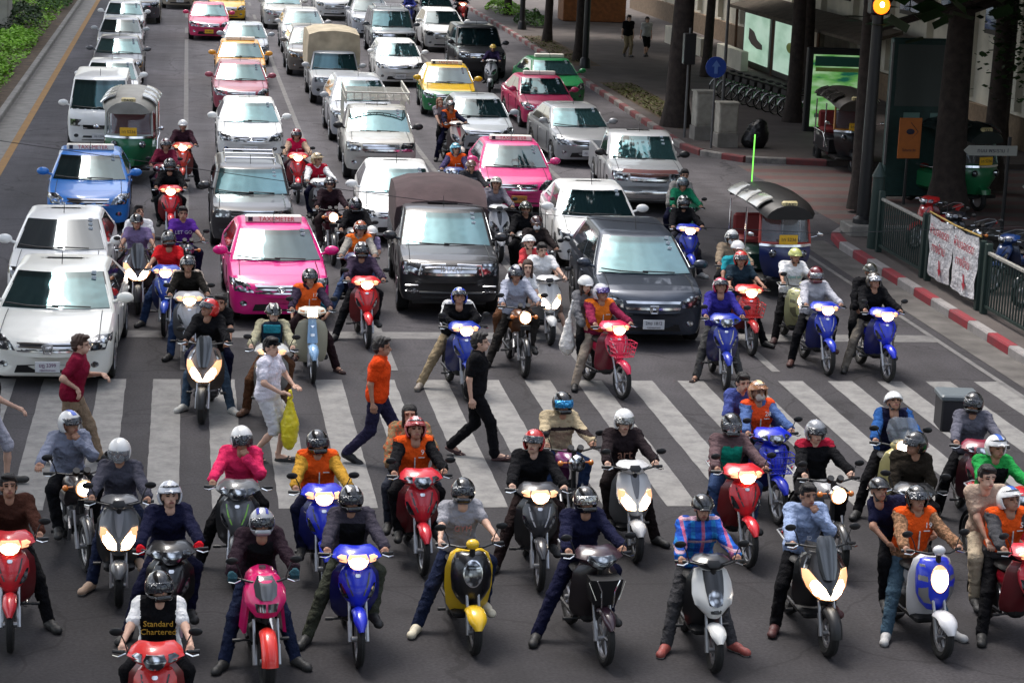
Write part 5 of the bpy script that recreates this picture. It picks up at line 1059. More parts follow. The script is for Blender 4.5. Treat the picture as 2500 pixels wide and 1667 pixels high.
for i, (x, y, h, lb) in enumerate(((14.95, 61.2, 1.0, 'taller white utility cabinet, behind the other'), (15.25, 59.6, .85, 'shorter white utility cabinet, in front of the other'))):
    t = thing('utility_cabinet', lb, 'cabinet', (x, y, .13), rad(5), 'white utility cabinets on the kerb corner'); link('plinth', MB().box((0, 0, .2), (.62, .5, .4), 0, 0, .01).mesh('plinth', False), CONC, t)
    link('cabinet_body', MB().box((0, 0, .4+h/2), (.56, .44, h), 0, 0, .02).mesh('cabinet_body', False), mat('cabinet_paint', (.36, .34, .29), .6, noise=.2, nscale=5), t); link('cabinet_door', MB().box((0, -.225, .4+h/2), (.48, .02, h-.14), 0, 0, .008).mesh('cabinet_door', False), mat('cabinet_paint', (.36, .34, .29), .6), t); link('cabinet_top', MB().box((0, 0, .4+h+.02), (.62, .5, .05)).mesh('cabinet_top', False), mat('cabinet_paint', (.36, .34, .29), .6), t)
V_, Q_ = sdf([('e', (0, 0, .36), (.34, .3, .42)), ('e', (.1, 0, .7), (.16, .14, .14)), ('e', (-.18, -.05, .22), (.28, .26, .26))], .03, k=.1, noise=.01); tag(link('rubbish_bag', npmesh('rubbish_bag', V_, Q_), mat('black_plastic_bag', (.008, .008, .009), .35, bump=.5, bscale=12), None, Matrix.Translation((16.15, 59.5, .13))), 'large full black rubbish bag beside the white cabinets', 'rubbish bag')
t = thing('information_board', 'tall dark green information panel behind a thick trunk', 'information board', (18.0, 50.9, .13), rad(4)); TEAL = mat('teal_panel', (.015, .05, .045), .5, noise=.2)
link('panel', MB().box((0, 0, 1.95), (1.9, .22, 3.9), 0, 0, .03).mesh('panel', False), TEAL, t); link('panel_face', MB().box((0, -.12, 3.0), (1.65, .02, 1.5)).mesh('panel_face', False), mat('grey_green', (.07, .085, .08), .5), t)
for s in (-.35, .35): link('screen', MB().box((s, -.125, 1.95), (.42, .02, .28)).mesh('screen', False), mat('pale_screen', (.16, .3, .27), .4), t)
link('edge_strip', MB().box((-.96, -.12, 2.3), (.05, .03, 3.0)).mesh('edge_strip', False), plas((.2, .2, .2)), t)
t = post('notice_sign', 'orange notice sign with black symbol on a dark post', 'sign', 17.2, 49.5, .04, 1.25, BLK, base=False); t.rotation_euler.z = rad(6)
link('sign_board', MB().box((0, -.05, 1.62), (.58, .03, .98), 0, 0, .012).mesh('sign_board', False), mat('orange_board', (.42, .11, .008), .5, noise=.08), t)
link('sign_diamond', MB().tube([(0, -.075, 2.0), (.2, -.075, 1.78), (0, -.075, 1.55), (-.2, -.075, 1.78), (0, -.075, 2.0)], .008, 0, 4).mesh('sign_diamond', False), INK, t); link('sign_symbol', MB().ell((0, -.075, 1.78), (.11, .008, .07)).mesh('sign_symbol'), INK, t); text('sign_lettering', 'โปรดระวัง', .09, INK, t, (0, -.07, 1.33))
def arrowsign(x, y, z, L, rz, label, txt):
    t = thing('street_sign', label, 'sign', (x, y, .13), rad(rz), 'pale street name arms'); link('pole', MB().tube([(L*.35, .04, 0), (L*.35, .04, z+.3)], .045).mesh('pole'), BLK, t)
    P = [(-L/2-.12, z), (-L/2, z-.11), (L/2, z-.11), (L/2, z+.11), (-L/2, z+.11)]; link('sign_arm', MB().loft([[(a, -.03, b_) for a, b_ in P], [(a, 0, b_) for a, b_ in P]]).mesh('sign_arm', False), mat('sign_grey', (.27, .27, .24), .5), t); text('sign_lettering', txt, .13, INK, t, (0, -.034, z))
arrowsign(17.7, 45.3, 1.9, 1.15, 4, 'pale arrow shaped street sign pointing left', 'ถนน พระราม 1'); arrowsign(17.9, 42.2, 1.55, 1.1, -8, 'pale street sign arm at the right photo edge', 'ถนน ราชดำริ')
# railing with banner
RAILC = mat('railing_paint', (.012, .03, .025), .5); RX = 14.45
for i, (y0, y1) in enumerate(((43.0, 40.1), (39.9, 37.0), (36.8, 34.3), (34.1, 31.5))):
    t = thing('railing', ['dark railing panel nearest the signal pole', 'dark railing panel left of the banner', 'dark railing panel carrying the banner', 'dark railing panel right of the banner', 'dark railing panel outside the right edge'][i], 'railing', (RX, (y0+y1)/2, .14), 0, 'railing panels along the corner kerb'); L = y0-y1
    for s in (-1, 1): link('post', MB().box((0, s*(L/2-.05), .65), (.12, .12, 1.3), 0, 0, .01).mesh('post', False), RAILC, t)
    link('top_rail', MB().box((0, 0, 1.13), (.07, L-.15, .06), 0, 0, .01).mesh('top_rail', False), mat('worn_rail', (.3, .29, .26), .5, noise=.3), t); link('bottom_rail', MB().box((0, 0, .15), (.05, L-.15, .05)).mesh('bottom_rail', False), RAILC, t)
    n = int(L/.13)
    for k in range(1, n): link('baluster', MB().box((0, -L/2+k*L/n, .63), (.025, .025, .95)).mesh('baluster', False), RAILC, t)
post('gate_pillar', 'short dark green pillar at the railing end', 'pillar', 14.5, 43.4, .16, 1.55, RAILC, [('pillar_top', MB().tube([(0, 0, 1.55), (0, 0, 1.85)], [.16, .02], 0, 12), RAILC)], base=False)
t = thing('banner', 'white cloth banner with red Thai lettering and arrows tied to the railing', 'banner', (RX-.08, 38.35, .2), rad(-90))
for i in range(2):
    V = []; F = []
    for r_ in range(9):
        for c_ in range(9): V.append((-1.32+i*1.34+c_*.16, -.02*sin(c_*1.9+r_*.8)-.012*cos(r_*2+i), 1.3-r_*.145-.05*sin(c_*pi/8)))
    F = [(a*9+b_, a*9+b_+1, a*9+b_+10, a*9+b_+9) for a in range(8) for b_ in range(8)]
    c = link('banner_cloth', MB().add([(x, y-.004, z) for x, y, z in V], [q[::-1] for q in F]).add([(x, y+.004, z) for x, y, z in V], F).mesh('banner_cloth'), cloth((.62, .61, .62)), t)
    RI = mat('red_lettering', (.4, .02, .04), .7)
    for z, s_ in ((1.02, 'ห้ามจอดรถ'), (.70, 'ทางข้าม')): text('banner_lettering', s_, .24, RI, c, (-.68+i*1.34, -.045, z))
    link('banner_arrow', MB().add([(-.62+i*1.34, -.045, .52), (-.54+i*1.34, -.045, .50), (-.50+i*1.34, -.045, .34), (-.44+i*1.34, -.045, .34), (-.52+i*1.34, -.045, .2), (-.64+i*1.34, -.045, .33), (-.58+i*1.34, -.045, .34)], [tuple(range(7))]).mesh('banner_arrow', False), RI, c)
link('banner_rope', MB().tube([(-1.4, 0, 1.33), (0, 0, 1.3), (1.4, 0, 1.33)], .02).mesh('banner_rope'), mat('rope', (.3, .2, .05), .8), t)
# ================================================================== VEHICLES
WH = (.84, .84, .82); PEARL = (.82, .81, .74); SIL = (.33, .34, .35); PINK = (.72, .008, .21); YELT = (.68, .42, .01); GRNT = (.01, .17, .05); BLUT = (.03, .19, .58); MAR = (.20, .02, .045)
TX_ = dict(pl=('ทก 4821', None, INK, PLY)); HALFG = GLASSES_[2]
T_ = {}
def CAR(*a, **k): r = car(*a, **k); return r
CAR('white saloon with H badge at the front left, nearest car', 127, 706, 0, 'accord', PEARL, front=(106, 838, .45), emblem='H', pl=('ฆฎ 3399', 'กรุงเทพมหานคร', mat('violet_ink', (.12, .01, .1), .6)), glass=GLASS)
CAR('white saloon with dark windscreen directly behind the front left saloon', 138, 571, -1, 'sedan', WH, glass=GLASSD)
CAR('bright blue taxi with a roof sign in the left lane', 205, 411, 1, 'sedan', BLUT, taxi='y', **TX_)
CAR('white microvan beside the green three-wheeler', 228, 250, 0, 'van', WH)
CAR('white saloon directly behind the white microvan', 255, 181, 0, 'sedan', WH)
CAR('dark saloon with pale roof, second behind the microvan', 272, 121, 0, 'sedan', (.10, .10, .11))
CAR('silver white saloon, third behind the microvan', 276, 74, 0, 'sedan', (.42, .43, .44))
CAR('white saloon at the top of the left lane', 285, 33, 0, 'sedan', WH)
CAR('dark grey people carrier at the top left, between lanes', 322, -6, 0, 'bigsuv', (.06, .055, .06))
CAR('beige car cut off by the top edge above the empty lane', 414, -32, 0, 'suv', (.33, .28, .22))
CAR('magenta pink taxi nearest the stop line', 637, 596, 0, 'sedan', PINK, front=(650, 675, .68), taxi='y', emblem='T', pl=None)
CAR('black estate car with roof rails behind the magenta taxi', 577, 444, 0, 'wagon', (.03, .028, .03), rack='rails', pl=(None, None), glass=HALFG)
CAR('white saloon with oval badge behind the black estate car', 574, 279, 0, 'sedan', WH, emblem='T')
CAR('maroon pink saloon behind the oval badge white saloon', 553, 183, 0, 'sedan', (.32, .06, .09))
CAR('orange yellow taxi behind the maroon saloon', 553, 131, 0, 'sedan', (.75, .33, .02), taxi='plain', **TX_)
CAR('silver blue saloon behind the orange yellow taxi', 565, 86, 0, 'sedan', (.38, .41, .44))
CAR('pink taxi alone near the top with yellow plate', 480, 36, 0, 'sedan', (.62, .04, .13), emblem='T', **TX_)
CAR('yellow taxi cut by the top edge behind the pink taxi', 522, 0, 0, 'sedan', (.72, .40, .02), **TX_)
CAR('champagne white people carrier at the top, centre left lane', 650, 9, 0, 'suv', (.5, .49, .45))
CAR('white car left of the covered pickup, the farther of two', 697, 57, 0, 'suv', (.5, .5, .5))
CAR('grey four wheel drive half hidden behind the covered pickup', 716, 101, 0, 'suv', (.16, .15, .14))
th_, TT = CAR('white pickup with a beige canvas cover over its bed', 769, 160, 0, 'oldpickup', (.45, .46, .47))
def canopy(th, T, col, h0, zt, over=.0, role='canvas_cover', wd=1.04, bulge=.12, back=None, slope=.06):
    W = T['W']*wd; y0 = T['cab'][3]-.15 if not over else T['cab'][2]+over; y1 = T['L'] if not back else back; rg = []
    for i in range(7):
        u = (0, .16, .33, .5, .67, .84, 1)[i]; y = y0+(y1-y0)*u; e = slope if i == 0 else (.06 if i == 6 else 0); z1 = zt-e-.03*sin(u*9)
        rg.append([(-W, y, h0), (-W*1.01, y, (h0+z1)/2), (-W*.97, y, z1-bulge), (-W*.6, y, z1-.02), (0, y, z1+.02), (W*.6, y, z1-.02), (W*.97, y, z1-bulge), (W*1.01, y, (h0+z1)/2), (W, y, h0)])
    return link(role, MB().loft(rg).mesh(role), mat('canvas', col, .95, noise=.25, nscale=2.5, bump=.6, bscale=6), th)
canopy(th_, TT, (.42, .36, .26), 1.0, 2.28, over=.25)
CAR('silver people carrier behind the pickup with the roof cage', 829, 231, 0, 'suv', (.36, .37, .39))
th_, TT = CAR('silver beige pickup with a white metal roof cage', 870, 303, 0, 'pickup', (.42, .41, .37), front=(878, 348, .85), dark=1, pl=None)
m = MB(); mm_ = plas((.5, .48, .42), .4)
for s in (-1, 1): m.tube([(s*.8, 1.95, 1.84), (s*.8, 5.0, 1.84)], .022); m.tube([(s*.8, 1.95, 2.02), (s*.8, 5.0, 2.02)], .022); [m.tube([(s*.8, y, 1.1 if y > 3.2 else 1.72), (s*.8, y, 2.02)], .018, 0, 5) for y in np.arange(2, 5.05, .38)]
for y in np.arange(1.95, 5.05, .3): m.tube([(-.8, y, 1.84), (.8, y, 1.84)], .014, 0, 5)
for i in range(9): m.tube([(-.8+i*.2, 1.95, 1.84), (-.8+i*.2, 1.95, 2.02)], .014, 0, 5)
m.tube([(-.8, 1.95, 2.02), (.8, 1.95, 2.02)], .022); link('roof_cage', m.mesh('roof_cage'), mm_, th_)
CAR('white saloon partly hidden behind the black canvas covered pickup', 914, 441, -3, 'sedan', WH)
th_, TT = CAR('black pickup with chrome grille and brown canvas cover', 1026, 563, 0, 'pickup', (.02, .02, .022), front=(1044, 640, .9), glass=HALFG, pl=None)
canopy(th_, TT, (.06, .038, .040), 1.05, 1.93, over=.62, wd=.97, bulge=.13, slope=.24)
text('lettering', 'ISUZU', .14, CHR, th_, (0, -.07, .93)); link('bull_bar', MB().tube([(-.55, -.06, .5), (.55, -.06, .5)], .03).mesh('bull_bar'), BLK, th_)
for s in (-1, 1):
    for z in (.62, .52): link('daytime_lamp', MB().box((s*.68, .0, z), (.24, .06, .035), 0, 0, .01).mesh('daytime_lamp'), CHR, th_)
for s in (-1, 1): link('bonnet_chrome', MB().tube([(s*.1, -.03, 1.0), (s*.52, .0, .98), (s*.56, .02, .8)], .022).mesh('bonnet_chrome'), CHR, th_)
CAR('white hatchback with licence plate beside the yellow green taxi', 916, 128, 0, 'hatch', WH, front=(926, 176, .5), pl=('กข 7715', None))
CAR('dark grey sports utility with roof rails near the top', 901, 63, 0, 'bigsuv', (.09, .10, .11), rack='rails', pl=None)
CAR('white sport utility left of the black one near the top', 1020, 56, 0, 'suv', WH, pl=None)
CAR('black sport utility with a white roof bar by the right kerb', 1101, 106, 0, 'bigsuv', (.03, .03, .033), rack='sign', pl=None)
CAR('white car cut by the top edge left of the stickered van', 766, -8, 0, 'suv', WH)
CAR('white car with blue markings near the top centre', 852, 27, 0, 'suv', (.5, .52, .56))
CAR('dark car at the top edge behind the white sport utility', 1003, 14, 0, 'sedan', (.05, .05, .07))
CAR('yellow and green taxi in the middle right lane', 1030, 190, -3, 'sedan', YELT, two=None, taxi='y', pl=None)
yt = CARS[-1]
CAR('silver saloon beside the two up scooter rider', 1105, 268, 0, 'sedan', (.40, .43, .45))
CAR('hot pink taxi with chrome grille in the middle of the queue', 1183, 383, 0, 'sedan', (.70, .05, .22), front=(1199, 435, .7), taxi='y', emblem='T', pl=('ทบ 6034', None, INK, mat('plate_orange', (.45, .18, .03), .5)))
CAR('white saloon directly behind the dark grey crossover', 1371, 494, -3, 'sedan', WH, pl=None)
CAR('dark metallic grey crossover with H badge at the stop line', 1482, 627, 0, 'suv', (.045, .055, .075), front=(1511, 698, .85), emblem='H', metal=.5, pl=('2กข 1812', 'กรุงเทพมหานคร'), glass=HALFG, dark=None)
CAR('green taxi with white roof sign next to the right kerb', 1278, 172, 4, 'sedan', GRNT, taxi='plain', pl=None)
CAR('crimson pink taxi beside the green taxi', 1253, 216, 2, 'sedan', (.50, .03, .11), taxi='plain', pl=None)
CAR('silver saloon behind the silver double cab pickup', 1334, 290, 3, 'sedan', SIL, metal=.3)
th_, TT = CAR('silver double cab pickup at the right of the queue', 1479, 367, 0, 'pickup', (.36, .37, .38), front=(1507, 415, .95), glass=HALFG, dark=1, pl=('บน 2290', None))
link('bonnet_guard', MB().panel([(1.06, -.06, .62, .1), (.98, -.11, .66, .1)], .03, 9).mesh('bonnet_guard'), plas((.33, .14, .12), .3), th_); link('chrome_bumper', MB().panel([(.56, -.12, .72, .16), (.46, -.14, .74, .16), (.4, -.12, .72, .16)], .05, 9).mesh('chrome_bumper'), CHR, th_)
# two tone taxi: green lower body panels
bt = [c for c in yt.children if c.name.startswith('body')][0]; lowb = mat('two_tone_paint', YELT, .3, 0, .8); n = lowb.node_tree; tc = n.nodes.new('ShaderNodeTexCoord'); sx_ = n.nodes.new('ShaderNodeSeparateXYZ'); gt = n.nodes.new('ShaderNodeMath'); gt.operation = 'GREATER_THAN'; gt.inputs[1].default_value = .80; mx = n.nodes.new('ShaderNodeMix'); mx.data_type = 'RGBA'
mx.inputs[6].default_value = (*GRNT, 1); mx.inputs[7].default_value = (*YELT, 1); n.links.new(tc.outputs['Object'], sx_.inputs[0]); n.links.new(sx_.outputs[2], gt.inputs[0]); n.links.new(gt.outputs[0], mx.inputs[0]); n.links.new(mx.outputs[2], n.nodes['Principled BSDF'].inputs['Base Color']); bt.material_slots[0].material = lowb
# -- three wheelers
def tuktuk(label, px, py, rz, col, fr, can, canside, z=0., lit=False, sides=(-1, 1), plate_='1ท 5236', gcol=None):
    p = G(px, py, z); t = thing('tuk_tuk', label, 'tuk tuk', p, rad(rz), 'three-wheeled taxis'); P = paint(col); F = paint(fr); Cn = mat('canopy_vinyl', can, .5, noise=.2, nscale=3, bump=.3, bscale=6); Cs = mat('canopy_panel', canside, .25, .3, .5, noise=.1)
    def wh(x, y, R, w): link('rim', MB().lathe_x((x, y, R), [(-w*.4, R*.62), (-.02, R*.55), (-.02, .01)]).lathe_x((x, y, R), [(.02, .01), (.02, R*.55), (w*.4, R*.62)]).mesh('rim'), ALU, link('wheel', MB().torus((x, y, R), R-w/2, w/2, 0, 24, 8, 1.2).mesh('wheel'), RUB, t))
    wh(0, .28, .26, .12); wh(-.56, 2.2, .26, .14); wh(.56, 2.2, .26, .14)
    link('front_fender', MB().panel([(.62, .05, .12, .06), (.56, -.03, .15, .05), (.45, -.05, .13, .05)], .2, 7).mesh('front_fender'), P, t)
    link('front_panel', MB().panel([(1.12, .17, .55, .2), (1.0, .10, .56, .22), (.8, .09, .54, .26), (.6, .14, .46, .3), (.42, .22, .36, .3)], .06, 11).mesh('front_panel'), P, t)
    link('chrome_trim', MB().panel([(1.14, .13, .56, .21), (1.09, .12, .57, .21)], .05, 11).mesh('chrome_trim'), CHR, t)
    for s in (-1, 1): link('headlight', MB().ell((s*.33, .10, .96), (.085, .06, .085)).mesh('headlight'), LITC if lit else LENS, t)
    fr_ = MB().tube([(-.55, .36, 1.14), (-.52, .5, 1.72), (0, .42, 1.78), (.52, .5, 1.72), (.55, .36, 1.14), (0, .2, 1.15), (-.55, .36, 1.14)], .035); link('windscreen_frame', fr_.mesh('windscreen_frame'), F, t)
    g = MB().panel([(1.74, .46, .5, .05), (1.45, .38, .52, .1), (1.16, .24, .53, .12)], .01, 9); link('windscreen', g.mesh('windscreen'), mat('see_through_glass', (.12, .15, .16), .06, .2, 1., alpha=.35), t)
    pl_ = link('number_plate', MB().box((0, .12, 1.25), (.4, .02, .2), 0, 0, .005).mesh('number_plate', False), PLY, t); text('plate_lettering', plate_, .1, INK, pl_, (0, .107, 1.25))
    for s in (-1, 1):
        for y in (1.25, 2.45): link('canopy_post', MB().tube([(s*.6, y, .55), (s*.6, y, 1.75)], .02).mesh('canopy_post'), CHR, t)
        link('side_rail', MB().tube([(s*.63, .75, .62), (s*.63, 1.3, .95), (s*.63, 2.5, .95)], .018).mesh('side_rail'), CHR, t)
    rg = []
    for y, w_, zz in ((.12, .5, 1.80), (.3, .6, 1.88), (.7, .64, 1.95), (1.6, .66, 2.0), (2.4, .64, 1.98), (2.68, .58, 1.9)): rg.append([(w_*cos(a), y, zz+.16*sin(a)-.1*abs(cos(a))**3) for a in [i*pi/10 for i in range(11)]]+[(-w_*.96+w_*1.92*i/6, y, zz-.13) for i in range(1, 6)])
    link('canopy', MB().loft(rg).mesh('canopy'), Cn, t)
    for s in sides:
        for i in range(3):
            y = .38+i*.78; rs_ = [[(s*(.66+e)*cos(rad(q)), yy, 1.955+e+.16*sin(rad(q))-.1*abs(cos(rad(q)))**3) for q in (62, 45, 28, 10)]+[(s*(.64+e)*cos(rad(q)), yy, 1.93+e+.16*sin(rad(q))-.1*abs(cos(rad(q)))**3) for q in (10, 28, 45, 62)] for yy, e in ((y, .012), (y+.1, .03), (y+.6, .03), (y+.7, .012))]
            link('canopy_side', MB().loft(rs_).mesh('canopy_side'), Cs, t)
    sg = link('taxi_sign', MB().box((0, .2, 1.99), (.34, .1, .13), 0, 0, .03).mesh('taxi_sign'), plas((.6, .5, .25)), t); text('sign_lettering', 'TAXI', .1, INK, sg, (0, .146, 1.99))
    link('cabin_tub', MB().box((0, 1.85, .62), (1.2, 1.7, .5), 0, 0, .08).mesh('cabin_tub'), P if gcol is None else paint(gcol), t); link('floor', MB().box((0, .85, .36), (1.0, 1.3, .08), 0, 0, .02).mesh('floor'), DARK, t)
    link('bench_seat', MB().box((0, 2.1, .92), (1.08, .5, .16), 0, 0, .05).box((0, 2.38, 1.2), (1.08, .14, .5), 0, 0, .05).mesh('bench_seat'), mat('seat_red', (.2, .02, .02), .6), t); link('driver_seat', MB().box((0, 1.0, .72), (.5, .4, .14), 0, 0, .04).mesh('driver_seat'), SEATM, t)
    link('handlebar', MB().tube([(-.3, .62, 1.08), (0, .5, 1.1), (.3, .62, 1.08)], .015).tube([(0, .5, 1.1), (0, .3, .4)], .02).mesh('handlebar'), DARK, t)
    for s in (-1, 1): link('mirror', MB().tube([(s*.55, .4, 1.25), (s*.7, .35, 1.3)], .01, 0, 6).ell((s*.76, .34, 1.33), (.07, .02, .05)).mesh('mirror'), CHR, t)
    return t, p
tuktuk('green three-wheeler with silver canopy in front of the white microvan', 294, 425, -2, (.01, .13, .05), (.3, .32, .3), (.26, .25, .22), (.42, .42, .40))
tk, tp = tuktuk('navy three-wheeler with red screen frame and silver sided canopy', 1806, 688, 2, (.01, .02, .10), (.35, .03, .02), (.008, .007, .007), (.42, .41, .37), gcol=(.01, .04, .03), sides=(-1,))
link('lit_rod', MB().tube([(-.15, 2.5, 1.9), (-.14, 2.5, 3.15)], .015).mesh('lit_rod'), mat('lit_green', (.2, .9, .1), .4, emit=(.25, 1, .12), estr=.6), tk)
tk.scale = (.9,)*3
tuktuk('dark parked three-wheeler behind the signal pole', 1962, 400, -4, (.012, .012, .015), (.35, .14, .01), (.05, .042, .035), (.05, .045, .04), z=0.)
tuktuk('green parked three-wheeler with white sign strips at the right edge', 2262, 490, 20, (.01, .14, .05), (.03, .1, .05), (.012, .02, .018), (.02, .03, .03), z=0.)
# -- bicycles in the rack
bi = Kit()
for y in (-.5, .5): bi.part('wheel', ['R'], MB().torus((0, y, .31), .295, .018, 0, 24, 6), [('rim', ['A'], MB().torus((0, y, .31), .27, .012, 0, 24, 5))])
bi.part('frame', ['P'], MB().tube([(0, -.38, .82), (0, -.05, .36), (0, .5, .31)], .026, 0, 6).tube([(0, -.05, .36), (0, .12, .8)], .02, 0, 6).tube([(0, -.5, .31), (0, -.36, .9)], .018, 0, 6))
bi.part('handlebar', ['D'], MB().tube([(-.26, -.22, 1.0), (0, -.36, .98), (.26, -.22, 1.0)], .012, 0, 6)); bi.part('saddle', ['T'], MB().ell((0, .15, .87), (.09, .14, .045)))
for y in (-.5, .5): bi.part('mudguard', ['M'], MB().loft([[(x, y+.335*cos(a), .31+.335*sin(a)) for x in (-.03, 0, .03)] for a in [rad(20+i*14) for i in range(11)]], 0, False, False))
bi.part('basket', ['D'], MB().box((0, -.5, .82), (.3, .26, .2), 0, 0, .02))
for i in range(11):
    f = i/10; x = 18.75+.9*f; y = 73.4-6.6*f; t = thing('bicycle', ('green rental bicycle at the near end with a blue mudguard' if i == 10 else 'green rental bicycle, %s of the row counted from the far end' % 'first second third fourth fifth sixth seventh eighth ninth tenth'.split()[i]), 'bicycle', (x, y, .13), rad(-68), 'rental bicycles parked in the rack', lean=.12)
    for n, rl, me, kids in bi.parts:
        o = link(n, me, [{'P': paint((.03, .25, .05)), 'R': RUB, 'A': ALU, 'D': DARK, 'T': SEATM, 'M': paint((.4, .42, .42) if i < 10 else (.02, .06, .4))}[r] for r in rl], t)
        for kn, kr, km in kids: link(kn, km, ALU, o)
tag(link('bicycle_rack', MB().tube([(18.3, 73.6, .7), (19.25, 66.5, .7)], .03).tube([(18.3, 73.6, .1), (18.3, 73.6, .7)], .03).tube([(19.25, 66.5, .1), (19.25, 66.5, .7)], .03).mesh('bicycle_rack'), GRY), 'dark tube rack holding the green rental bicycles', 'bicycle rack')
def onplane(px, py, Y): d = (px*PW/2352-PW/2)*AX[0]+(py*PW/2352-PH/2)*AX[1]+FPX*AX[2]; k_ = Y/d[1]; return Vector((d[0]*k_, Y, CAMH+d[2]*k_))
tag(link('overhead_cable', MB().tube([onplane(*q, 13) for q in ((-1500, 60), (-40, 318), (300, 367), (657, 417), (804, 438), (1000, 464), (1300, 498), (1600, 522), (1900, 536), (3600, 480))], .0022, 0, 5).mesh('overhead_cable'), DARK), 'thin black cable sagging across the whole road', 'cable')
# ================================================================== RIDERS
BK = (.006, .006, .0075); NV = (.008, .009, .03); OR = (.72, .085, .01); DG = (.05, .05, .055); GY = (.13, .13, .14); LGY = (.28, .28, .31); WT = (.74, .74, .74); RD = (.5, .02, .025); JN = (.03, .055, .13); JD = (.012, .018, .045)
KH = (.27, .21, .13); BRN = (.09, .04, .02); PUR = (.11, .05, .22); LBL = (.26, .33, .50); OLV = (.05, .055, .04)
HB = (.008, .008, .009); HW = (.68, .68, .67); HR = (.45, .02, .02)
GR_P = 'motorcycle riders in the jam'
def R(hx, hy, rz, t, bcol, blabel, who, lit=True, second=(.03, .03, .03), pas=None, lean=0., grp=None, inner=None, hz=1.45, sc=1., **kw):
    th, loc, a = bike(blabel, hx, hy, rz, t, bcol, second, lit, 'h', hz, grp or 'motorcycles and scooters waiting at the junction', 0, None, inner)
    r = person(who, loc, a, GR_P, lean=lean, sc=sc, **kw)
    if pas: d = dict(pas[1]); person(pas[0], loc, a, 'pillion passengers', mode='pass', feet='', hands=d.pop('hands', ('x', 'x')), **d)
    return th, r
lg = lambda c, l=1: (c, l)
# ---- front row
R(365, 1352, -2, 'cub', (.6, .02, .02), 'red scooter at the bottom edge with unlit white lamps', 'rider in black and white football shirt and black helmet at the bottom edge', lit=False, feet='', top=(BK, 0, WT, 'sleeve'), hel=('full', HB), legs=lg(BK), head=(22, -14), jersey=1, skin=SKINP, logo=('Standard\nChartered', .075, (.6, .35, .04), -.02))
R(387, 1140, 3, 'cub', BK, 'black scooter hidden behind the football shirt rider', 'rider in plain navy jacket with red gloves and silver helmet', lit=False, feet='L', foot=(-1, -.47, -.0, .08), top=(NV, 1), hel=('cap', (.5, .53, .58)), glove=(.55, .01, .02), legs=lg(NV), head=(0, -12), skin=SKINP)
R(595, 1190, 4, 'sport', (.68, .01, .14), 'magenta sport motorcycle with round red front mudguard', 'rider in black jacket with blue knuckle gloves and striped helmet', lit=False, feet='B', top=((.022, .012, .018), 1, BK, 'chest'), hel=('full', (.35, .36, .38), VISD, (.02, .03, .3), 1), legs=lg(JD), glove=(.03, .08, .10), head=(0, -10), lean=.08)
R(808, 1150, 2, 'cub', (.006, .02, .5), 'bright blue scooter with lit lamp in the front row centre', 'rider in dark grey jacket and black helmet with white stripes', feet='L', foot=(-1, -.52, -.02, .08), top=((.045, .04, .055), 1, BK, 'chest'), hel=('full', HB, VISD, (.6, .6, .62), 1), legs=lg(OLV), head=(0, -8))
R(1062, 1132, 4, 'fino', (.75, .47, .015), 'yellow and black retro scooter with oval lamp', 'rider in grey print T-shirt, jeans and white trainers', lit=False, second=BK, inner=BK, feet='L', foot=(-1, -.55, -.0, .08), top=(LGY, 0), hel=('full', HB), legs=lg(JD), shoe=(.6, .55, .42), head=(-4, -14), logo=('GYM', .09, (.35, .14, .14), -.05), skin=SKINP)
R(1345, 1152, 6, 'basketdark', (.03, .012, .02), 'black scooter with chrome front basket rails', 'rider in navy coat and chrome visored full helmet', lit=False, second=(.5, .5, .5), feet='L', foot=(-1, -.58, .05, .08), top=(NV, 1), hel=('full', HB, mat('mirror_visor', (.5, .5, .48), .08, .9, 1.)), legs=lg(NV), scarf=None, head=(4, -10))
R(1610, 1168, 1, 'sporty', (.62, .62, .60), 'white sharp nosed scooter with black centre', 'rider in blue plaid shirt and red canvas shoes', lit=False, second=BK, inner=BK, feet='B', top=((.02, .1, .45), 1), pat='plaid', hel=('half', HB), legs=lg(DG), shoe=(.28, .06, .05), skin=SKIN, hair=1)
R(1858, 1138, 2, 'maxi', (.015, .015, .017), 'black maxi scooter with tall smoked windscreen and white light band', 'bareheaded rider in pale blue shirt with hand at mouth', second=BK, feet='L', foot=(-1, -.38, -.0, .08), top=(LBL, 1), legs=lg(BK), shoe=(.07, .02, .02), hair=1, hands=('g', 'f'), head=(12, -4), logo=('ID', .06, (.7, .7, .75), -.12))
R(2108, 1148, 5, 'fino', (.58, .58, .60), 'white and blue scooter with lit round lamp', 'rider in checked shirt under an orange vest numbered 19', second=(.01, .03, .5), feet='B', top=((.16, .09, .05), 1), pat='check', vest=OR, num='19', hel=('open', HB), scarf=BK, legs=lg((.05, .09, .13)), shoe=(.4, .4, .4), head=(0, -10),
  pas=('passenger in dark navy T-shirt leaning out behind vest 19', dict(top=(NV, 0), legs=lg(BK), hair=0, hel=('half', HB), hpos=(-.3, -.02, -.05), head=(0, -20))))
R(2322, 1150, 8, 'cub', (.55, .02, .04), 'crimson scooter cut by the right photo edge', 'rider in orange vest with white and blue striped helmet', feet='L', top=(DG, 1), vest=OR, num='5', hel=('cap', HW, VISD, (.02, .1, .45), 0), scarf=BK, legs=lg(BK), head=(10, -20),
  pas=('bareheaded man in beige T-shirt and pale trousers riding pillion', dict(top=((.36, .27, .21), 0), legs=lg((.36, .30, .22)), skin=SKINP, hair=1, hpos=(-.10, -.02, .0), hands=('k', 'k'), sc=1.06)))
R(25, 1118, 3, 'cub', (.55, .02, .03), 'red scooter with dark basket at the left edge', 'bareheaded rider in brown jacket over a red shirt', feet='R', foot=(1, .42, -.05, .08), top=((.05, .018, .012), 1), legs=lg(BK), hair=1, head=(14, -16))
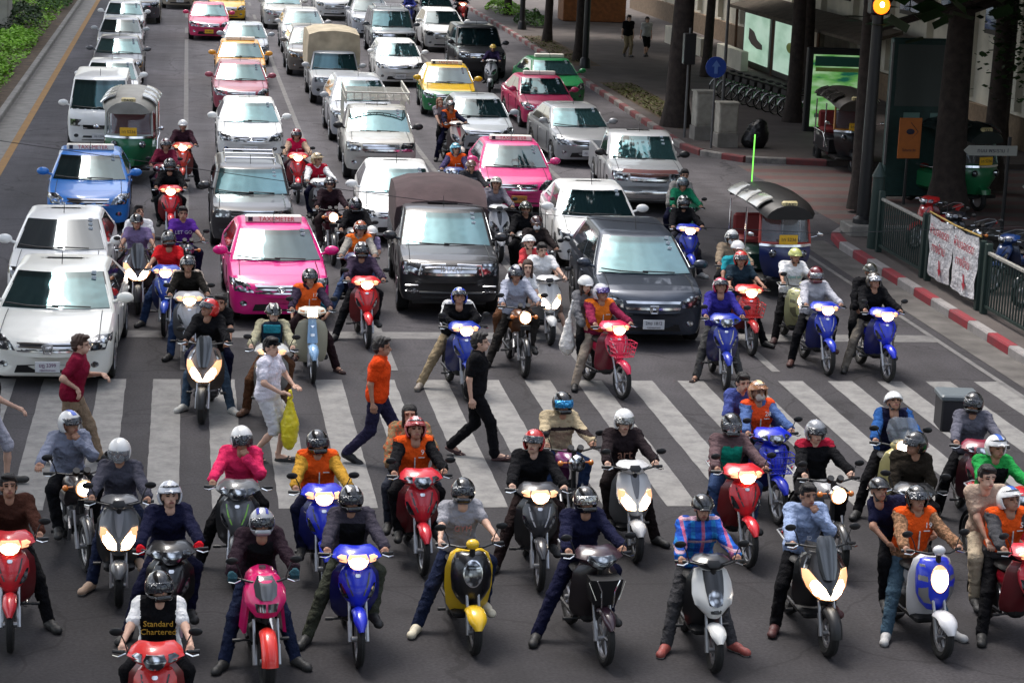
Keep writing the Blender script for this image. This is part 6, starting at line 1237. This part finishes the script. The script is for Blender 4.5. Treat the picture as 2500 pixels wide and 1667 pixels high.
R(160, 975, 14, 'naked', (.05, .04, .04), 'dark motorcycle with tilted round lit lamp on the left', 'rider in grey blue shirt with patterned blue and white helmet, hand at chin', second=DG, feet='', top=((.20, .22, .29), 1), hands=((-.5, -.28, 1.06), 'f'), hel=('open', HW, VISD, (.03, .1, .5), 0), legs=lg(BK), head=(30, -5), backpack=1)
R(275, 1040, 1, 'scoot', (.085, .088, .095), 'grey scooter with slanted twin lit lamps', 'rider in dark grey shirt, white mask and white clear visor helmet', second=(.16, .16, .17), feet='L', foot=(-1, -.36, -.15, .08), top=((.06, .06, .08), 1), mask=WT, hel=('clear', HW), legs=lg(JD), shoe=(.4, .28, .2), head=(0, -4))
R(553, 1010, -4, 'cub', (.09, .095, .1), 'grey scooter with lime green side trim', 'rider in bright pink jacket and white helmet, hand at mouth', lit=False, second=(.2, .5, .05), feet='L', foot=(-1, -.5, .02, .08), top=((.72, .03, .12), 1), hands=('g', 'f'), hel=('clear', HW, VISD), legs=lg(BK), shoe=(.25, .27, .3), head=(10, -18))
R(733, 1020, 2, 'cub', (.006, .02, .5), 'blue scooter with lit lamp, ridden by the mustard sleeved taxi rider', 'rider in orange vest with mustard yellow sleeves and black helmet', feet='', top=((.45, .24, .03), 1), vest=OR, hel=('full', HB), legs=lg(NV), head=(8, -14))
R(952, 988, 3, 'cub', (.55, .015, .03), 'red scooter with unlit clear lamps in the second row', 'rider in orange vest, black sleeves, black scarf and pink red helmet', lit=False, feet='', top=(BK, 1), vest=OR, num='9', hel=('cap', (.4, .06, .06), VISD, (.6, .4, .4), 0), scarf=BK, legs=lg(BK), head=(4, -20),
  pas=('passenger in floral blouse with a dark hair bun', dict(top=((.22, .15, .08), 1), pat='floral', hair=2, hpos=(0, .05, .02))))
R(1228, 1018, -2, 'cub', (.03, .03, .035), 'black scooter with grey sides and lit lamp', 'rider in baggy black jacket and red helmet, face turned left', second=(.4, .4, .42), feet='L', foot=(-1, -.48, -.05, .08), top=(BK, 1), hel=('open', HR), legs=lg((.02, .012, .012)), head=(-28, -12), skin=SKINP)
R(1290, 930, 6, 'classic', (.16, .02, .12), 'purple motorcycle with chrome lamp behind the red helmet rider', 'rider in cream jacket with black chest panels and blue reflecting visor', lit=False, feet='', top=((.42, .34, .22), 1, (.03, .02, .02), 'stripe'), hel=('full', HB, mat('blue_visor', (.02, .35, .75), .08, .6, 1.)), legs=lg(JN), head=(2, -6))
R(1435, 970, 2, 'scoot', (.50, .50, .50), 'white and grey scooter with two bright lit lamps', 'rider in black hooded top with sunglasses and white helmet', second=(.12, .12, .13), feet='R', foot=(1, .46, 0, .08), top=((.018, .012, .014), 1), logo=('art', .16, (.25, .12, .08), -.06), hel=('open', HW, mat('grey_visor', (.22, .22, .21), .12, .5, 1.)), specs=True, legs=lg((.012, .008, .008)), skin=SKINP)
R(1680, 980, 4, 'cub', (.62, .015, .025), 'red scooter with lit lamp left of the blue vest rider', 'rider in brown jacket with green front, black helmet and mask', feet='', top=((.11, .07, .075), 1, (.01, .25, .17), 'chest'), hel=('full', HB, VISC), mask=(.55, .55, .56), legs=lg(JN), head=(0, -4))
R(1744, 903, 6, 'cubbasket', (.006, .02, .5), 'blue scooter with dark box on its front and orange vest rider 28', 'rider in blue shirt with orange vest 28, tan helmet and mask', lit=False, feet='', top=((.07, .12, .28), 1), vest=(.8, .08, .02), num='28', hel=('cap', (.36, .16, .07), VISC, (.6, .5, .28), 0), mask=(.5, .42, .36), legs=lg(BK), head=(0, -12),
  pas=('passenger in blue shirt with backpack straps behind vest 28', dict(top=((.06, .08, .26), 1), hair=1, hpos=(-.14, -.05, .0), skin=SKINP)))
R(1877, 995, 4, 'classic', (.3, .3, .31), 'chrome classic motorcycle with round mirrors and lit lamp', 'rider in black jacket with red shoulder and silver black helmet', feet='', top=(BK, 1, (.3, .01, .03), 'shoulder'), hel=('open', (.25, .26, .28), VISD), specs=True, legs=lg(BK), skin=SKINP)
R(2055, 925, -8, 'vespa', (.55, .48, .20), 'cream yellow scooter with clear windscreen and chrome rack', 'rider in blue and navy jacket with plain white helmet looking down', feet='L', foot=(-1, -.45, 0, .08), top=(NV, 1, (.02, .08, .25), 'sleeve'), hel=('half', HW), legs=lg(BK), head=(0, -32))
R(2238, 930, -8, 'cub', (.2, .01, .03), 'dark red scooter carrying a grey delivery box', 'rider in loose grey shirt and matt black full helmet', lit=False, feet='L', foot=(-1, -.42, .1, .08), top=((.11, .11, .14), 1), hel=('full', (.006, .006, .006)), scarf=BK, legs=lg(BK), head=(-12, -14))
bx = BIKES[-1]; t = thing('delivery_box', 'grey lidded delivery box behind the matt black helmet rider', 'box', bx.location, bx.rotation_euler.z); link('box_body', MB().box((-.05, .98, 1.16), (.48, .46, .42), 0, 0, .02).mesh('box_body', False), plas((.02, .02, .023)), t); link('box_lid', MB().box((-.05, .98, 1.40), (.52, .5, .08), 0, 0, .02).mesh('box_lid', False), plas((.11, .13, .14)), t)
R(2098, 1022, -14, 'cub', BK, 'black scooter mostly hidden by its leather jacket rider', 'rider in dark brown leather jacket and black helmet, facing left', lit=False, feet='', top=((.018, .014, .010), 1), hel=('open', HB), legs=lg(BK), head=(-48, -8), hands=('k', 'k'))
R(2290, 1030, 6, 'cub', (.5, .01, .02), 'red scooter behind the beige T-shirt man', 'rider in bright green jacket and blue white peaked helmet', lit=False, feet='', top=((.02, .28, .06), 1, BK, 'chest'), hel=('cap', HW, VISD, (.02, .1, .45), 0), legs=lg(BK), head=(6, -10))
# ---- at and behind the crosswalk
R(480, 703, -6, 'maxi', (.16, .12, .10), 'bronze grey maxi scooter with glaring lamps on the crosswalk', 'rider in black jacket and glossy red helmet with face turned away', second=(.3, .28, .27), feet='B', foot=(-1, -.36, .0, .08), top=(BK, 1), hel=('open', (.6, .02, .02)), legs=lg((.05, .08, .12)), shoe=(.45, .45, .42), head=(-50, -22), hz=1.5,
  pas=('passenger in black top and blue trainers beside the red helmet rider', dict(top=(BK, 0), legs=lg(NV), shoe=(.03, .15, .45), hair=1, hpos=(.12, .05, -.05))))
R(625, 722, -2, 'cub', (.50, .50, .49), 'white scooter with lit lamp behind the yellow bag walker', 'rider in beige jacket with teal chest bag and black white helmet', feet='L', foot=(-1, -.4, .1, .08), top=((.34, .32, .22), 1), hel=('half', HB, None, (.55, .55, .5), 1), legs=lg(BRN), shoe=BRN, head=(12, 0), skin=SKINP)
cb = thing('chest_bag', 'teal and black bag worn on the beige jacket chest', 'bag', BIKES[-1].location, BIKES[-1].rotation_euler.z); link('bag_body', MB().box((0, .12, 1.16), (.30, .13, .42), 0, 0, .05).mesh('bag_body'), cloth((.01, .02, .035)), cb); link('bag_panel', MB().box((0, .05, 1.28), (.24, .03, .12), 0, 0, .01).mesh('bag_panel'), cloth((.02, .20, .26)), cb); link('bag_pocket', MB().box((0, .05, 1.08), (.22, .03, .14), 0, 0, .01).mesh('bag_pocket'), cloth((.03, .14, .2)), cb)
R(710, 640, 2, 'oldcub', (.42, .40, .30), 'cream leg shield scooter with pale blue front mudguard', 'rider in plain orange vest and dark sleeves on the cream scooter', lit=True, second=(.22, .38, .58), feet='R', foot=(1, .5, .05, .08), top=((.03, .02, .04), 1), vest=(.8, .12, .02), num='17', hel=('open', HB, VISD), legs=lg((.02, .01, .012)), sandal=True, shoe=(.03, .01, .01), head=(4, -8),
  pas=('small passenger in bright blue top behind the cream scooter rider', dict(top=((.02, .2, .35), 0), hair=1, hpos=(.12, -.02, -.22), legs=lg(BK), sc=.85)))
R(832, 578, 3, 'cub', (.6, .015, .02), 'red scooter with lit lamp between pink taxi and black pickup', 'rider in purple grey jacket and black white graphic helmet', feet='L', foot=(-1, -.5, -.02, .08), top=((.045, .03, .055), 1), hel=('full', HB, VISD, (.55, .55, .55), 1), legs=lg(BK), head=(0, -8))
R(1050, 675, 6, 'cub', (.01, .035, .35), 'blue scooter with a rider folding arms on it', 'rider in black jacket with white arm stripes and blue helmet, arms folded', feet='L', foot=(-1, -.72, .1, .08), top=(BK, 1, (.6, .6, .6), 'line'), hands=('m', 'm'), hel=('open', (.02, .06, .5), VISD, (.6, .6, .6), 0), legs=lg(KH), shoe=(.2, .17, .14), lean=.1, head=(0, -30))
R(1188, 632, 2, 'naked', (.12, .04, .01), 'small motorcycle with square glowing lamp at the stop line', 'rider in pale shirt with dark scarf and tie, navy helmet', second=BK, feet='L', foot=(-1, -.52, -.02, .08), top=((.34, .36, .44), 1), scarf=BK, hel=('open', NV, VISD, (.4, .4, .45), 0), legs=lg((.025, .022, .02)), head=(0, -6),
  pas=('long haired passenger in white shirt behind the scarf rider', dict(top=(WT, 0), hair=2, hairm=HAIRB, hpos=(.2, -.04, .0), legs=lg(BRN), skin=SKINP)))
R(1247, 572, 3, 'scoot', (.55, .55, .54), 'white scooter with lit lamps beside the black pickup', 'bareheaded rider in white T-shirt with a strap across the chest', second=(.4, .4, .4), feet='R', foot=(1, .5, -.0, .08), top=(WT, 0), legs=((.2, .13, .10), 0), hair=1, head=(8, 0), sandal=True, shoe=(.05, .02, .015), skin=SKINP, hz=1.48,
  pas=('passenger in coral red top and white helmet behind the white T-shirt', dict(top=((.6, .06, .07), 0), hel=('half', HW), hpos=(-.16, -.02, .0), legs=lg(BK), skin=SKINP, head=(0, -20))))
R(1382, 675, 14, 'cubbasket', (.68, .02, .08), 'pink red scooter with white front basket', 'rider in orange vest, maroon sleeves and white purple helmet', feet='L', foot=(-1, -.5, .05, .08), top=((.20, .015, .05), 1), vest=(.75, .18, .02), hel=('open', (.5, .5, .55), mat('purple_visor', (.06, .03, .2), .1, .4, 1.)), legs=lg((.30, .25, .20)), shoe=BK, head=(4, -14), second=(.5, .5, .5),
  pas=('long haired passenger in grey top and white helmet', dict(top=((.16, .16, .17), 1), hair=2, hairm=HAIRB, hel=('half', HW), hpos=(-.16, -.06, .02), legs=lg(BK), skin=SKINP)))
pk_l, pk_a = tuple(BIKES[-1].location), BIKES[-1].rotation_euler.z
R(1656, 660, -4, 'cub2', (.01, .03, .35), 'blue scooter with plastic wrapped front and unlit lamp', 'rider in royal blue jacket and crimson helmet looking down', lit=False, second=(.5, .45, .3), feet='B', top=((.03, .025, .22), 1), hel=('open', (.4, .01, .05)), legs=lg((.06, .06, .06)), sandal=True, shoe=(.02, .01, .01), head=(0, -28))
R(1703, 598, 2, 'cubbasket', (.55, .03, .03), 'red scooter with red basket right of the royal blue rider', 'rider in dark teal polo and red white helmet', feet='R', foot=(1, .5, .0, .08), top=((.015, .03, .045), 0), hel=('open', (.55, .04, .03)), legs=lg(BK), head=(-4, -10),
  pas=('passenger with plain white helmet behind the dark teal rider', dict(top=((.02, .25, .30), 0), hel=('half', HW), hpos=(.02, .05, .05), legs=lg(BK))))
R(1680, 548, -2, 'cub', (.01, .03, .25), 'dark blue scooter beside the navy three-wheeler', 'rider in beige jacket with silver helmet and white mask', lit=False, feet='', top=((.23, .18, .13), 1), hel=('open', (.45, .46, .46)), mask=WT, legs=lg(BK), head=(0, -6))
R(1825, 590, 0, 'fino', (.50, .50, .26), 'pale lime cream scooter with lit lamp', 'rider in white T-shirt and lime yellow helmet', second=(.45, .45, .22), feet='L', foot=(-1, -.38, -.1, .08), top=(WT, 0), logo=('open air', .07, (.05, .35, .35), -.03), hel=('half', (.50, .52, .16)), legs=lg(BK), shoe=(.05, .02, .02), head=(4, -8))
R(1875, 635, 2, 'cub', (.015, .04, .45), 'blue white scooter with lit lamp, middle one of three', 'rider in loose white shirt with maroon full helmet', second=(.5, .5, .55), feet='L', foot=(-1, -.42, .05, .08), top=((.42, .42, .46), 1), hel=('full', (.12, .01, .015), mat('silver_visor', (.35, .36, .38), .1, .7, 1.)), legs=lg(BK), shoe=(.06, .02, .015), head=(0, -6))
R(2008, 648, 3, 'cub', (.006, .02, .5), 'blue scooter with lit lamp nearest the painted kerb', 'rider in black jacket and khaki trousers with tinted visor', feet='L', foot=(-1, -.5, .05, .08), top=(BK, 1), hel=('open', (.06, .05, .04), mat('silver_visor', (.35, .36, .38), .1, .7, 1.)), legs=lg((.17, .15, .125)), head=(0, -14),
  pas=('passenger in black with camouflage helmet behind the khaki trousers', dict(top=(BK, 1), hel=('half', (.03, .03, .02)), hpos=(.05, 0, .03), legs=lg(BK))))
R(432, 610, 2, 'cub', (.40, .40, .42), 'silver scooter with lit lamp below the stripe jacket rider', 'rider in black jacket with cream sleeve stripes', second=(.3, .3, .3), feet='L', foot=(-1, -.32, -.1, .08), top=((.012, .010, .008), 1, (.4, .33, .28), 'line'), hel=('open', HB), legs=lg(JN), head=(0, -10))
R(388, 553, -4, 'cub', (.02, .07, .45), 'blue and white scooter with lit lamp on the left', 'rider in bright red shirt and glossy black helmet', second=(.6, .6, .6), feet='L', foot=(-1, -.48, .1, .08), top=((.6, .015, .02), 0), hel=('full', HB), legs=lg(JN), head=(16, -22))
R(315, 512, 2, 'maxi', (.035, .025, .03), 'dark maxi scooter with two orange lit lamps', 'rider in lilac T-shirt with black half helmet', second=(.03, .02, .02), feet='', top=((.17, .13, .25), 0), hel=('half', HB), legs=lg((.03, .01, .02)), head=(0, -4),
  pas=('black haired passenger in white shirt behind the lilac rider', dict(top=(WT, 0), hair=1, hpos=(.05, .02, .04), legs=lg(BK), head=(20, -30))))
R(420, 492, 8, 'naked', (.03, .03, .035), 'old dark motorcycle with square unlit lamp', 'bareheaded rider in purple lettered T-shirt', lit=False, feet='', top=((.09, .025, .25), 0), logo=('LET GO', .09, (.5, .5, .6), .0), legs=lg(NV), hair=1, head=(-6, -4))
R(390, 382, 2, 'cub', (.6, .015, .025), 'red scooter with lit lamp between blue taxi and black estate', 'rider in dark clothes and black helmet on the red scooter near the blue taxi', feet='', top=(BK, 1), hel=('full', HB), legs=lg(BK), head=(0, -10))
R(380, 335, -2, 'cub', (.25, .02, .04), 'dark red scooter directly behind the dark clothed rider', 'rider in maroon shirt and striped dark red helmet', lit=False, feet='', top=((.13, .01, .03), 1), hel=('open', (.08, .02, .03), VISD, (.5, .5, .5), 0), legs=lg(BK), head=(14, -8))
R(420, 290, 0, 'cub', (.55, .05, .03), 'orange red scooter with bright lamp, rearmost on the left', 'rider in dark plum jacket and white helmet with white sleeves', feet='R', foot=(1, .42, .0, .08), top=((.035, .012, .02), 1), hel=('half', HW), legs=lg(BK), shoe=BK)
R(682, 312, 0, 'cub', (.55, .02, .03), 'red scooter beside the white oval badge saloon', 'rider in crimson vest and dark red helmet', lit=True, feet='', top=((.4, .28, .2), 1), vest=(.55, .01, .06), hel=('open', (.18, .01, .015)), legs=lg((.03, .01, .015)), head=(2, -8))
R(730, 368, 6, 'cub', (.5, .5, .5), 'white scooter between black estate car and silver pickup', 'rider in red vest over white sleeves with beige helmet', lit=False, feet='', top=(WT, 1), vest=(.4, .01, .03), hel=('cap', (.48, .36, .2)), legs=lg(NV), head=(26, -6))
R(758, 425, 2, 'naked', (.12, .02, .03), 'dark motorcycle with red lit headlamp and low twin lamps', 'rider in black jacket, sunglasses and dark cap helmet', feet='', top=((.02, .010, .014), 1), hel=('cap', (.03, .025, .03)), specs=True, legs=lg((.03, .02, .02)), head=(0, -4))
R(818, 474, -2, 'cub', BK, 'black scooter left of the white saloon bonnet', 'rider all in black with dark full face helmet near the black pickup', lit=False, feet='', top=(BK, 1), hel=('full', HB, VISD, (.4, .4, .42), 0), legs=lg(BK), scarf=BK)
R(826, 528, -6, 'cub', (.03, .04, .12), 'dark blue scooter carrying the copper helmet rider', 'rider in orange vest with pale sleeves and copper helmet', lit=False, feet='L', foot=(-1, -.52, .0, .08), top=((.3, .28, .25), 1), vest=(.75, .15, .02), hel=('open', (.3, .07, .02)), legs=lg((.08, .13, .25)), head=(6, -10),
  pas=('child sized passenger in lilac with white helmet', dict(top=((.25, .2, .33), 0), hel=('half', HW), hpos=(.24, -.03, -.06), legs=lg(BK), sc=.92)))
R(1137, 424, 2, 'scoot', (.36, .37, .39), 'silver scooter with dark front pocket beside the black pickup', 'rider in grey shirt, dark scarf and off white cap', lit=False, second=BK, feet='', top=((.17, .16, .19), 1), hel=('cap', (.5, .48, .43)), scarf=BK, legs=lg(BK), head=(-8, -14))
R(1205, 482, 0, 'cub', BK, 'black scooter beside the white saloon door', 'rider in long black coat with dark green cap helmet', lit=False, feet='', top=(BK, 1), hel=('cap', (.04, .045, .03)), legs=lg(BK))
R(1232, 515, 4, 'cub', (.04, .03, .03), 'dark scooter next to the crossover front wing', 'rider in black with white mask and round dark helmet', lit=False, feet='', top=((.02, .015, .015), 1), hel=('half', (.05, .02, .02)), mask=WT, legs=lg(BK))
R(1082, 384, 2, 'fino', (.55, .52, .46), 'cream scooter with lit lamp beside the hot pink taxi', 'rider in dark jacket over grey shirt with brown helmet', second=(.5, .5, .45), feet='', top=((.03, .03, .035), 1, GY, 'chest'), hel=('half', (.14, .08, .06)), legs=lg(BK), head=(6, -8))
R(1048, 345, -10, 'cub', (.03, .06, .2), 'dark blue scooter between silver pickup and hot pink taxi', 'rider in orange vest with light blue cap helmet', lit=False, feet='', top=((.06, .05, .12), 1), vest=OR, hel=('cap', (.12, .38, .50)), legs=lg(BK), head=(30, -14))
R(1035, 245, 14, 'scoot', (.58, .50, .45), 'white and pink scooter beside the silver saloon bonnet', 'rider in orange and navy vest with dark graphic helmet', lit=False, second=(.55, .1, .12), feet='L', foot=(-1, -.4, .2, .08), top=(NV, 1), vest=(.6, .1, .02), hel=('open', (.12, .10, .10), VISD, (.5, .3, .3), 0), legs=lg(NV), head=(14, -16),
  pas=('fair passenger in grey vest top behind the orange and navy rider', dict(top=((.22, .2, .22), 0), hair=2, hairm=mat('auburn_hair', (.2, .07, .03), .5), hpos=(-.22, -.03, .0), skin=SKINP, legs=lg(BK))))
R(1132, 112, -12, 'scoot', (.5, .5, .52), 'white scooter beside the black sport utility', 'rider in dark purple jacket and yellow lit helmet', lit=False, feet='', top=((.03, .02, .06), 1), hel=('half', (.65, .42, .06)), legs=lg(BK))
R(1060, -12, 0, 'cub', (.6, .05, .04), 'red scooter with bright lamp at the top edge', 'rider in black cut off by the top edge on a red scooter', feet='', top=(BK, 1), hel=('full', HB), legs=lg(BK))
R(940, -6, 0, 'cub', (.03, .04, .3), 'blue scooter at the top edge between white cars', 'rider in blue cut off by the top edge between white cars', lit=False, feet='', top=((.03, .04, .2), 1), hel=('open', HB), legs=lg(BK))
R(1570, 468, 0, 'cub', (.02, .04, .42), 'blue scooter right of the crossover rear door', 'rider in black jacket with black silver helmet near the silver pickup', lit=True, feet='R', foot=(1, .45, .1, .08), top=(BK, 1), hel=('full', HB, VISD, (.5, .5, .5), 1), legs=lg((.03, .03, .04)), shoe=(.4, .4, .4), head=(0, -14))
R(1568, 425, 2, 'cub', (.02, .1, .06), 'dark scooter directly behind the black silver helmet rider', 'rider in green jacket with grey helmet near the silver pickup', lit=False, feet='', top=((.01, .16, .08), 1), hel=('open', (.12, .16, .18)), legs=lg(BK),
  pas=('bareheaded passenger in beige grey shirt behind the green jacket', dict(top=((.30, .28, .26), 1), hair=1, hpos=(.12, -.02, .08), legs=lg(NV))))
tb = thing('tote_bag', 'white cloth tote bag hanging beside the grey topped passenger', 'bag', pk_l, pk_a); V_, Q_ = sdf([('c', (-.42, .5, .95), (-.43, .5, .62), .06, .12), ('e', (-.43, .5, .6), (.10, .10, .16)), ('c', (-.36, .52, 1.3), (-.42, .5, 1.0), .02, .03)], .018, k=.06, noise=.006); link('bag_body', npmesh('bag_body', V_, Q_), cloth((.75, .73, .7)), tb)
# ---- parked behind the railing
for i, (x, y, rz, t, c, s2, lb) in enumerate(((15.9, 43.6, -60, 'cub', (.45, .02, .02), BK, 'parked red and blue scooter with helmet, behind the railing end'), (15.8, 41.6, -70, 'cub', (.02, .02, .025), BK, 'parked black scooter behind the railing, next to the red one'), (15.9, 40.2, -62, 'classic', (.03, .03, .03), BK, 'parked dark motorcycle above the banner left half'),
    (15.9, 38.9, -70, 'cub', (.01, .04, .16), BK, 'parked dark blue scooter above the banner right half'), (16.0, 37.6, -64, 'classic', (.04, .04, .045), BK, 'parked motorcycle with chrome lamp right of the banner'), (15.9, 36.2, -72, 'vespa', (.42, .40, .28), BK, 'parked cream scooter at the right edge behind the railing'), (16.0, 34.9, -66, 'cub', (.03, .03, .03), BK, 'parked black scooter at the far right edge'))):
    K = t; p_ = Vector((x, y, .14)); G_ = G; G = lambda *a: p_.copy(); bike(lb, 0, 0, rz, t, c, s2, False, 'g', 0, 'motorcycles parked behind the railing'); G = G_; BIKES[-1].location = p_
for i, (x, y, c, lb) in enumerate(((15.75, 43.5, (.12, .3, .4), 'blue helmet resting on the parked red scooter'), (15.9, 38.0, (.5, .5, .48), 'white helmet resting on a parked motorcycle'))):
    tag(link('helmet', helm('half')[0], mat('helmet_shell', c, .25, 0, .8), None, Matrix.Translation((x, y, 1.08))), lb, 'helmet')
# ---- people on foot
def W(px, py, rz, who, sc=1., z=0., **kw):
    p = G(px, py, z); return p, person(who, p, rad(rz), 'people walking across the road', mode=kw.pop('mode', 'walk'), sc=sc, **kw)
W(862, 1062, 78, 'pedestrian in orange T-shirt and dark jeans walking right', sc=1.05, walk=1., top=((.72, .06, .008), 0), legs=lg((.02, .018, .045)), hands=('d', 'd'), shoe=BK, head=(0, 0))
W(1085, 1050, 78, 'pedestrian in black T-shirt, black jeans and sandals', sc=1.06, walk=-.8, top=(BK, 0), legs=lg(BK), hands=('d', 'd'), sandal=True, shoe=(.05, .02, .02), skin=SKINP, head=(0, -5))
pb, (wk_, _) = W(612, 1058, 62, 'pedestrian in white T-shirt and black cap carrying a yellow bag', sc=1.03, walk=.35, top=((.72, .70, .78), 0), legs=((.6, .6, .62), 0), hands=('w', 'w'), sandal=True, shoe=(.02, .02, .02), skin=SKINP, hel=None, head=(-20, -6))
bag = thing('plastic_bag', 'bright yellow plastic shopping bag held by the walker', 'bag', pb, rad(62)); V_, Q_ = sdf([('c', (.0, -.33, .82), (0, -.33, .55), .05, .12), ('e', (0, -.33, .42), (.15, .1, .22)), ('c', (-.05, -.33, .9), (0, -.33, .98), .02, .015), ('c', (.05, -.33, .9), (0, -.33, .98), .02, .015)], .018, k=.06, noise=.006)
link('bag_body', npmesh('bag_body', V_, Q_), mat('yellow_plastic', (.72, .60, .015), .35, noise=.12, bump=.8, bscale=14), bag)
V_, Q_ = sdf([('e', (0, .012, .065), (.088, .103, .078)), ('c', (-.04, -.1, .07), (.04, -.1, .07), .012, .012), ('c', (-.03, -.135, .062), (.03, -.135, .062), .008, .008)], .008, k=.03, inter=[lambda P: .045-P[..., 2]])
wp = _['hc']; link('cap', npmesh('cap', V_, Q_), cloth(BK), wk_, Matrix.Translation(wp)@Matrix.Rotation(rad(-20), 4, 'Z'))
W(165, 1062, 84, 'pedestrian in maroon T-shirt hurrying right past the front saloon', sc=1.05, walk=.9, top=((.20, .008, .03), 0), legs=lg((.25, .18, .12)), hands=((-.2, -.1, 1.0), (.1, -.36, 1.12)), hair=1, hairm=HAIRB, skin=SKINP, lean=.06)
W(-28, 1112, 80, 'pedestrian at the left edge reaching an arm forward', sc=1.03, walk=.6, top=(BK, 0), legs=((.38, .38, .44), 0), hands=((-.15, -.42, 1.02), 'd'), skin=SKINP)
W(1440, 131, 8, 'far walker in black shirt and beige trousers', z=.14, walk=.5, top=(BK, 0), legs=lg(KH), hands=('d', 'd'), sc=1.05, skin=SKINP)
W(1482, 130, 4, 'far walker in white top and black skirt with a shoulder bag', z=.14, walk=-.4, top=((.45, .45, .44), 0), legs=((.01, .01, .01), 0), hands=('d', 'd'), skin=SKINP)
